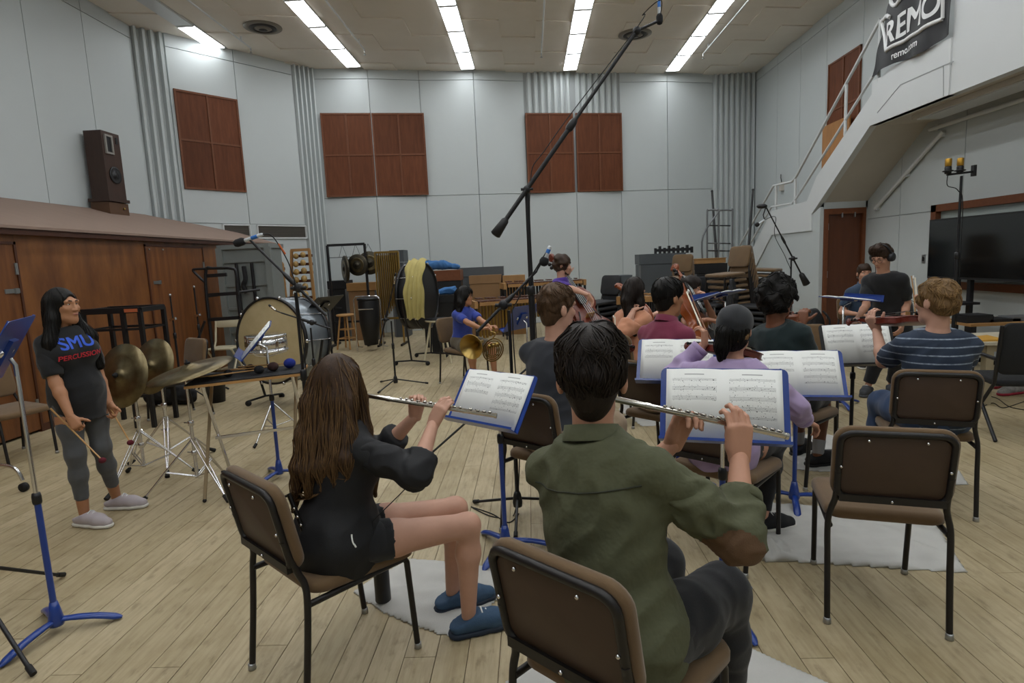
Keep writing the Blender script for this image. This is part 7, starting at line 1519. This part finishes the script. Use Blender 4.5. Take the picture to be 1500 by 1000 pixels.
# thin stands by the shed
for px, Y0, y0, lb in ((284, 7.9, 420, 'thin black empty microphone stand before the shed door'), (249, 7.4, 432, 'thin black stand with chrome clamp before the shed')):
    c = atY(px, y0, Y0); tt, J = mic_stand(lb, (c.x, Y0), c.z, None, None, r=.28); MB().ball(J, .018, 8).build('tip', m_steel, tt, world=True); MB().beam(V((c.x-.03, Y0-.01, 1.05)), V((c.x+.05, Y0-.02, 1.07)), .03, .03).build('clamp', m_chrome, tt, world=True)
# black steel rack behind the mallet player
Y0 = 6.1; x0, x1 = floor_at(120, Y0), floor_at(204, Y0); zt = atY(170, 455, Y0).z; t = thing('steel_rack', 'black square-tube steel rack behind the standing player', 'rack', ((x0+x1)/2, Y0+.15, 0)); w = (x1-x0)/2
for sx in (-1, 1):
    for y in (-.15, .25): MB().beam((sx*w, y, .0), (sx*w, y, zt), .04, .04).build('leg', m_black, t)
    MB().beam((sx*w, -.15, zt), (sx*w, .25, zt), .05, .05).build('top_rail', m_black, t); MB().beam((sx*w, -.15, zt-.2), (sx*w, .25, zt-.2), .02, .02).build('mid_rail', m_black, t)
for y in (-.15, .25): MB().beam((-w, y, zt), (w, y, zt), .05, .06).build('top_rail', m_black, t); MB().beam((-w, y, zt-.2), (w, y, zt-.2), .02, .025).build('mid_rail', m_black, t); MB().beam((-w, y, .35), (w, y, .35), .03, .03).build('lower_rail', m_black, t)
MB().beam((.12, -.15, 0), (.12, -.15, zt), .04, .04).build('leg', m_black, t); MB().box((.16, -.182, zt-.02), (.3, -.176, zt+.015)).build('sticker', mat('orange_sticker', '#b5603a', .6), t)
# bag and bin under the cymbals
c = G(318, 588); t = thing('waste_bin', 'black bin under the mallet table', 'bin', c); MB().lathe([(.1, .0), (.13, .34), (.14, .35), (.125, .352), (.095, .02), (0, .02)], 20).build('body', m_blackp, t); MB().tube(arc((0, 0, .35), .135, 0, 360, 20, (1, 0, 0), (0, 1, 0))[:-1], .008, 6, closed=True).build('rim', m_blackp, t)
c = G(252, 592); t = thing('gig_bag', 'slumped black gig bag on the floor behind the cymbal stands', 'bag', c); sd = SD(.014, folds(.02, 16, 8)); sd.chain([c+V((-.22, 0, .11)), c+V((0, .02, .17)), c+V((.22, 0, .1))], [.11, .15, .1], .08); sd.cut((0, 0, .003), (0, 0, -1)); v, f = sd.mesh(); np_obj('body', v, f, m_blackc, t); MB().tube(bez([c+V((-.1, -.1, .25)), c+V((0, -.12, .36)), c+V((.12, -.1, .24))], 6), .012, 6).build('strap', m_blackc, t, world=True)
c = G(25, 720); t = thing('caster_stand', 'chrome curved stand leg on casters between the shed and the blue stand', 'stand', c); MB().tube(bez([V((-.35, .05, .2)), V((-.1, .02, .21)), V((.02, 0, .18)), V((.06, 0, .09))], 6), .014, 8).tube(bez([V((-.35, .05, .2)), V((-.6, .1, .21)), V((-.72, .1, .09))], 6), .014, 8).build('leg', m_chrome, t); MB().tube([V((-.35, .05, .2)), V((-.35, .05, .75))], .014, 8).build('post', m_chrome, t)
for x, y in ((.06, 0), (-.72, .1)): MB().lathe([(0, -.015), (.035, -.015), (.035, .015), (0, .015)], 14, Matrix.Translation((x, y, .036)) @ Matrix.Rotation(math.pi/2, 4, 'X')).build('caster', m_rubber, t)
e1, e2 = G(92, 846), G(48, 990); md = (e1+e2)/2; dv = (e1-e2); pv = V((-dv.y, dv.x, 0)).normalized(); pv = pv if pv.x < 0 else -pv; b = md+pv*(dv.length*.2887); rr_ = (b-e1).length; a1 = math.atan2(e1.y-b.y, e1.x-b.x)
tt, J = mic_stand('black tripod stand whose legs reach past the blue stand', (b.x, b.y), 1.0, None, None, hub_z=.36, r=rr_, rz=a1)
# ---- right side: screen, desk, chair, backpack, shoes, cables
SX = 5.62; y0, y1 = atX(1362, 322, SX).y, atX(1362, 322, SX).y-1.85; z1, z0 = atX(1362, 322, SX).z, atX(1361, 407, SX).z; m_scr = mat('dark_screen', '#0c0e0f', .12, spec=.7)
t = thing('display_screen', 'large dark flat screen on a rolling stand beside the window', 'screen', (SX, (y0+y1)/2, 0)); MB().box((SX, y1, z0), (SX+.05, y0, z1)).build('housing', m_blackp, t, world=True); MB().box((SX-.004, y1+.02, z0+.03), (SX, y0-.02, z1-.02)).build('screen', m_scr, t, world=True)
ym = y0-.62
for dy in (-.12, .12): MB().box((SX+.05, ym+dy-.03, .08), (SX+.1, ym+dy+.03, z1-.2)).build('post', m_black, t, world=True)
MB().box((SX-.28, ym-.27, .78), (SX+.1, ym+.27, .81)).build('shelf', m_black, t, world=True); MB().box((SX-.3, ym-.35, .05), (SX+.3, ym-.29, .1)).box((SX-.3, ym+.29, .05), (SX+.3, ym+.35, .1)).box((SX+.04, ym-.35, .05), (SX+.1, ym+.35, .1)).build('base', m_black, t, world=True)
for dx in (-.28, .28):
    for dy in (-.32, .32): MB().ball((SX+dx, ym+dy, .03), .03, 10).build('caster', m_rubber, t, world=True)
c = G(1442, 592); zt = atY(1440, 500, c.y).z; t = thing('work_table', 'pale-topped table with a wooden leg beside the striped player', 'table', (c.x+.45, c.y+.25, 0)); m_pt = mat('pale_tabletop', '#bdb5a0', .5); m_tl = mat('table_leg', '#9c9076', .6)
MB().box((-.75, -.32, zt-.03), (.75, .32, zt)).build('tabletop', m_pt, t); MB().box((-.68, -.27, zt-.1), (.68, -.25, zt-.03)).box((-.68, .25, zt-.1), (.68, .27, zt-.03)).build('apron', m_tl, t)
for sx in (-.45, .68):
    for sy in (-.25, .25): MB().box((sx-.035, sy-.035, 0), (sx+.035, sy+.035, zt-.03)).build('leg', m_tl, t)
T0 = V((c.x+.45, c.y+.25, zt)); e = atY(1434, 492, c.y+.1)
MB().add([(-.17, -.12, .002), (.17, -.12, .002), (.17, .12, .002), (-.17, .12, .002), (-.16, -.11, .014), (.16, -.11, .02), (.16, .11, .03), (-.16, .11, .012)], [(3, 2, 1, 0), (4, 5, 6, 7), (0, 1, 5, 4), (1, 2, 6, 5), (2, 3, 7, 6), (3, 0, 4, 7)]).build('envelope', mat('manila', '#b88a32', .7), label='yellow padded envelope lying on the pale table', cat='envelope').location = (e.x, c.y+.1, zt)
Y2 = c.y+1.0; xx = floor_at(1424, Y2); z2 = atY(1440, 474, Y2).z; t = thing('side_desk', 'long wood-edged desk behind the pale table', 'desk', (xx+.8, Y2+.3, 0)); MB().box((-.8, -.3, z2-.03), (.2, .3, z2)).build('desktop', m_tan, t)
for sx in (-.76, .16):
    for sy in (-.26, .26): MB().box((sx-.03, sy-.03, 0), (sx+.03, sy+.03, z2-.03)).build('leg', m_black, t)
for px, w_, h_, m_, nm, lb, cat in ((1412, .3, .09, m_blackp, 'audio_interface', 'black audio box with knobs on the edge of the desk', 'audio device'), (1462, .34, .035, m_blackp, 'closed_binder', 'flat black binder on the wood-edged desk', 'binder'), (1492, .3, .05, m_grey, 'silver_laptop', 'silver closed laptop on the wood-edged desk', 'laptop')):
    x = max(floor_at(px, Y2+.2), xx+.16); o = thing(nm, lb, cat, (x, Y2+.2, z2)); MB().box((-w_/2, -.12, .0), (w_/2, .12, h_*.8)).build('body', m_, o); MB().box((-w_/2+.01, -.122, h_*.8), (w_/2-.01, .11, h_)).build('top', m_grey if m_ is m_grey else m_black, o)
# black mesh chair at the edge
c = V((floor_at(1497, 4.9), 4.9, 0)); t = thing('mesh_chair', 'black mesh-backed chair beside the pale table', 'chair', c, -.25); m_mesh = mat('black_mesh', '#18191b', .8, bump=.3, bs=400)
MB().pad(.46, .42, .03, .05, place(Matrix.Rotation(.15, 4, 'X'), (0, -.24, .74)), bev=.01, curve=.2).build('backrest', m_mesh, t); MB().pad(.48, .46, .05, .06, place(Matrix.Rotation(math.radians(90), 4, 'X'), (0, .02, .46))).build('seat', m_mesh, t)
for s in (-1, 1): MB().tube([(s*.25, -.29, .93), (s*.25, -.22, .46), (s*.25, .2, .01)], .014, 8).build('leg', m_black, t); MB().tube([(s*.25, .18, .46), (s*.25, -.3, .01)], .014, 8).build('leg', m_black, t); MB().tube([(s*.25, -.24, .66), (s*.25, .15, .66)], .016, 8).build('armrest', m_black, t)
# backpack
c = V((floor_at(1191, 6.6), 6.6, 0)); zt = atY(1191, 452, 6.6).z; t = thing('backpack', 'black backpack standing on a stool beside the door side', 'backpack', (c.x, c.y, zt-.42)); sd = SD(.012, folds(.012, 20, 3)); sd.ell((c.x, c.y, zt-.19), (.12, .1, .2), None, .04); sd.ell((c.x, c.y-.08, zt-.26), (.09, .06, .11), None, .04); v, f = sd.mesh(); np_obj('body', v, f, m_blackc, t)
for s in (-1, 1): MB().tube(bez([(s*.06, -.1, .4), (s*.1, -.17, .3), (s*.09, -.14, .12)], 6), .012, 6).build('strap', m_blackc, t)
s_ = thing('low_stool', 'low black stool under the backpack', 'stool', c); MB().box((-.17, -.17, zt-.45), (.17, .17, zt-.41)).build('seat', m_black, s_)
for sx in (-.14, .14):
    for sy in (-.14, .14): MB().tube([(sx, sy, zt-.45), (sx*1.1, sy*1.1, 0.003)], .014, 8).build('leg', m_black, s_)
# sneakers on the floor
for (px, py), d_, lb in (((1462, 565), (-.7, -.6), 'white and red high-top sneaker tipped under the mesh chair'), ((1485, 577), (-.95, -.25), 'white sneaker with red sole flat under the mesh chair')):
    c = G(px, py); fd = V((*d_, 0)).normalized(); t = thing('sneaker', lb, 'shoe', c, 0, 'sneakers under the mesh chair'); up = V((0, 0, 1)); sd = SD(.009); sd.chain([c-fd*.06+up*.05, c+fd*.03+up*.055, c+fd*.12+up*.04, c+fd*.17+up*.035], [.042, .042, .04, .034], .03); sd.cone(c-fd*.04+up*.06, c-fd*.05+up*.15, .045, .045, .03); sd.cut(c+up*.015, -up); v, f = sd.mesh(); np_obj('upper', v, f, mat('white_sneaker', '#a8a5a4', .7, var=.7, vs=18, col2='#2b2b2e'), t)
    so = SD(.009); so.chain([c-fd*.06+up*.02, c+fd*.12+up*.02, c+fd*.17+up*.02], [.046, .046, .038], .02); so.cut(c+up*.001, -up); so.cut(c+up*.03, up); v, f = so.mesh(); np_obj('sole', v, f, mat('red_sole', '#a02038', .6), t)
    for j in range(3): q = c+fd*(.03+.025*j)+up*(.1-.013*j); n_ = V((fd.y, -fd.x, 0)); MB().tube([q-n_*.03-up*.012, q, q+n_*.03-up*.012], .004, 5).build('lace', lace_w, t, world=True)
cable('black cable looping over the floor beside the striped player\'s chair', [G(1440, 595, .004), G(1455, 590, .004), G(1470, 597, .004), G(1500, 588, .004), G(1530, 580, .004)]); cable('black cable running below the mesh chair toward the table', [G(1438, 578, .004), G(1460, 583, .004), G(1480, 596, .004), G(1510, 601, .004)])
cable('black cable trailing along the floor from the short boom stand', [G(690, 742, .004), G(720, 752, .004), G(745, 765, .004), G(760, 752, .004)])
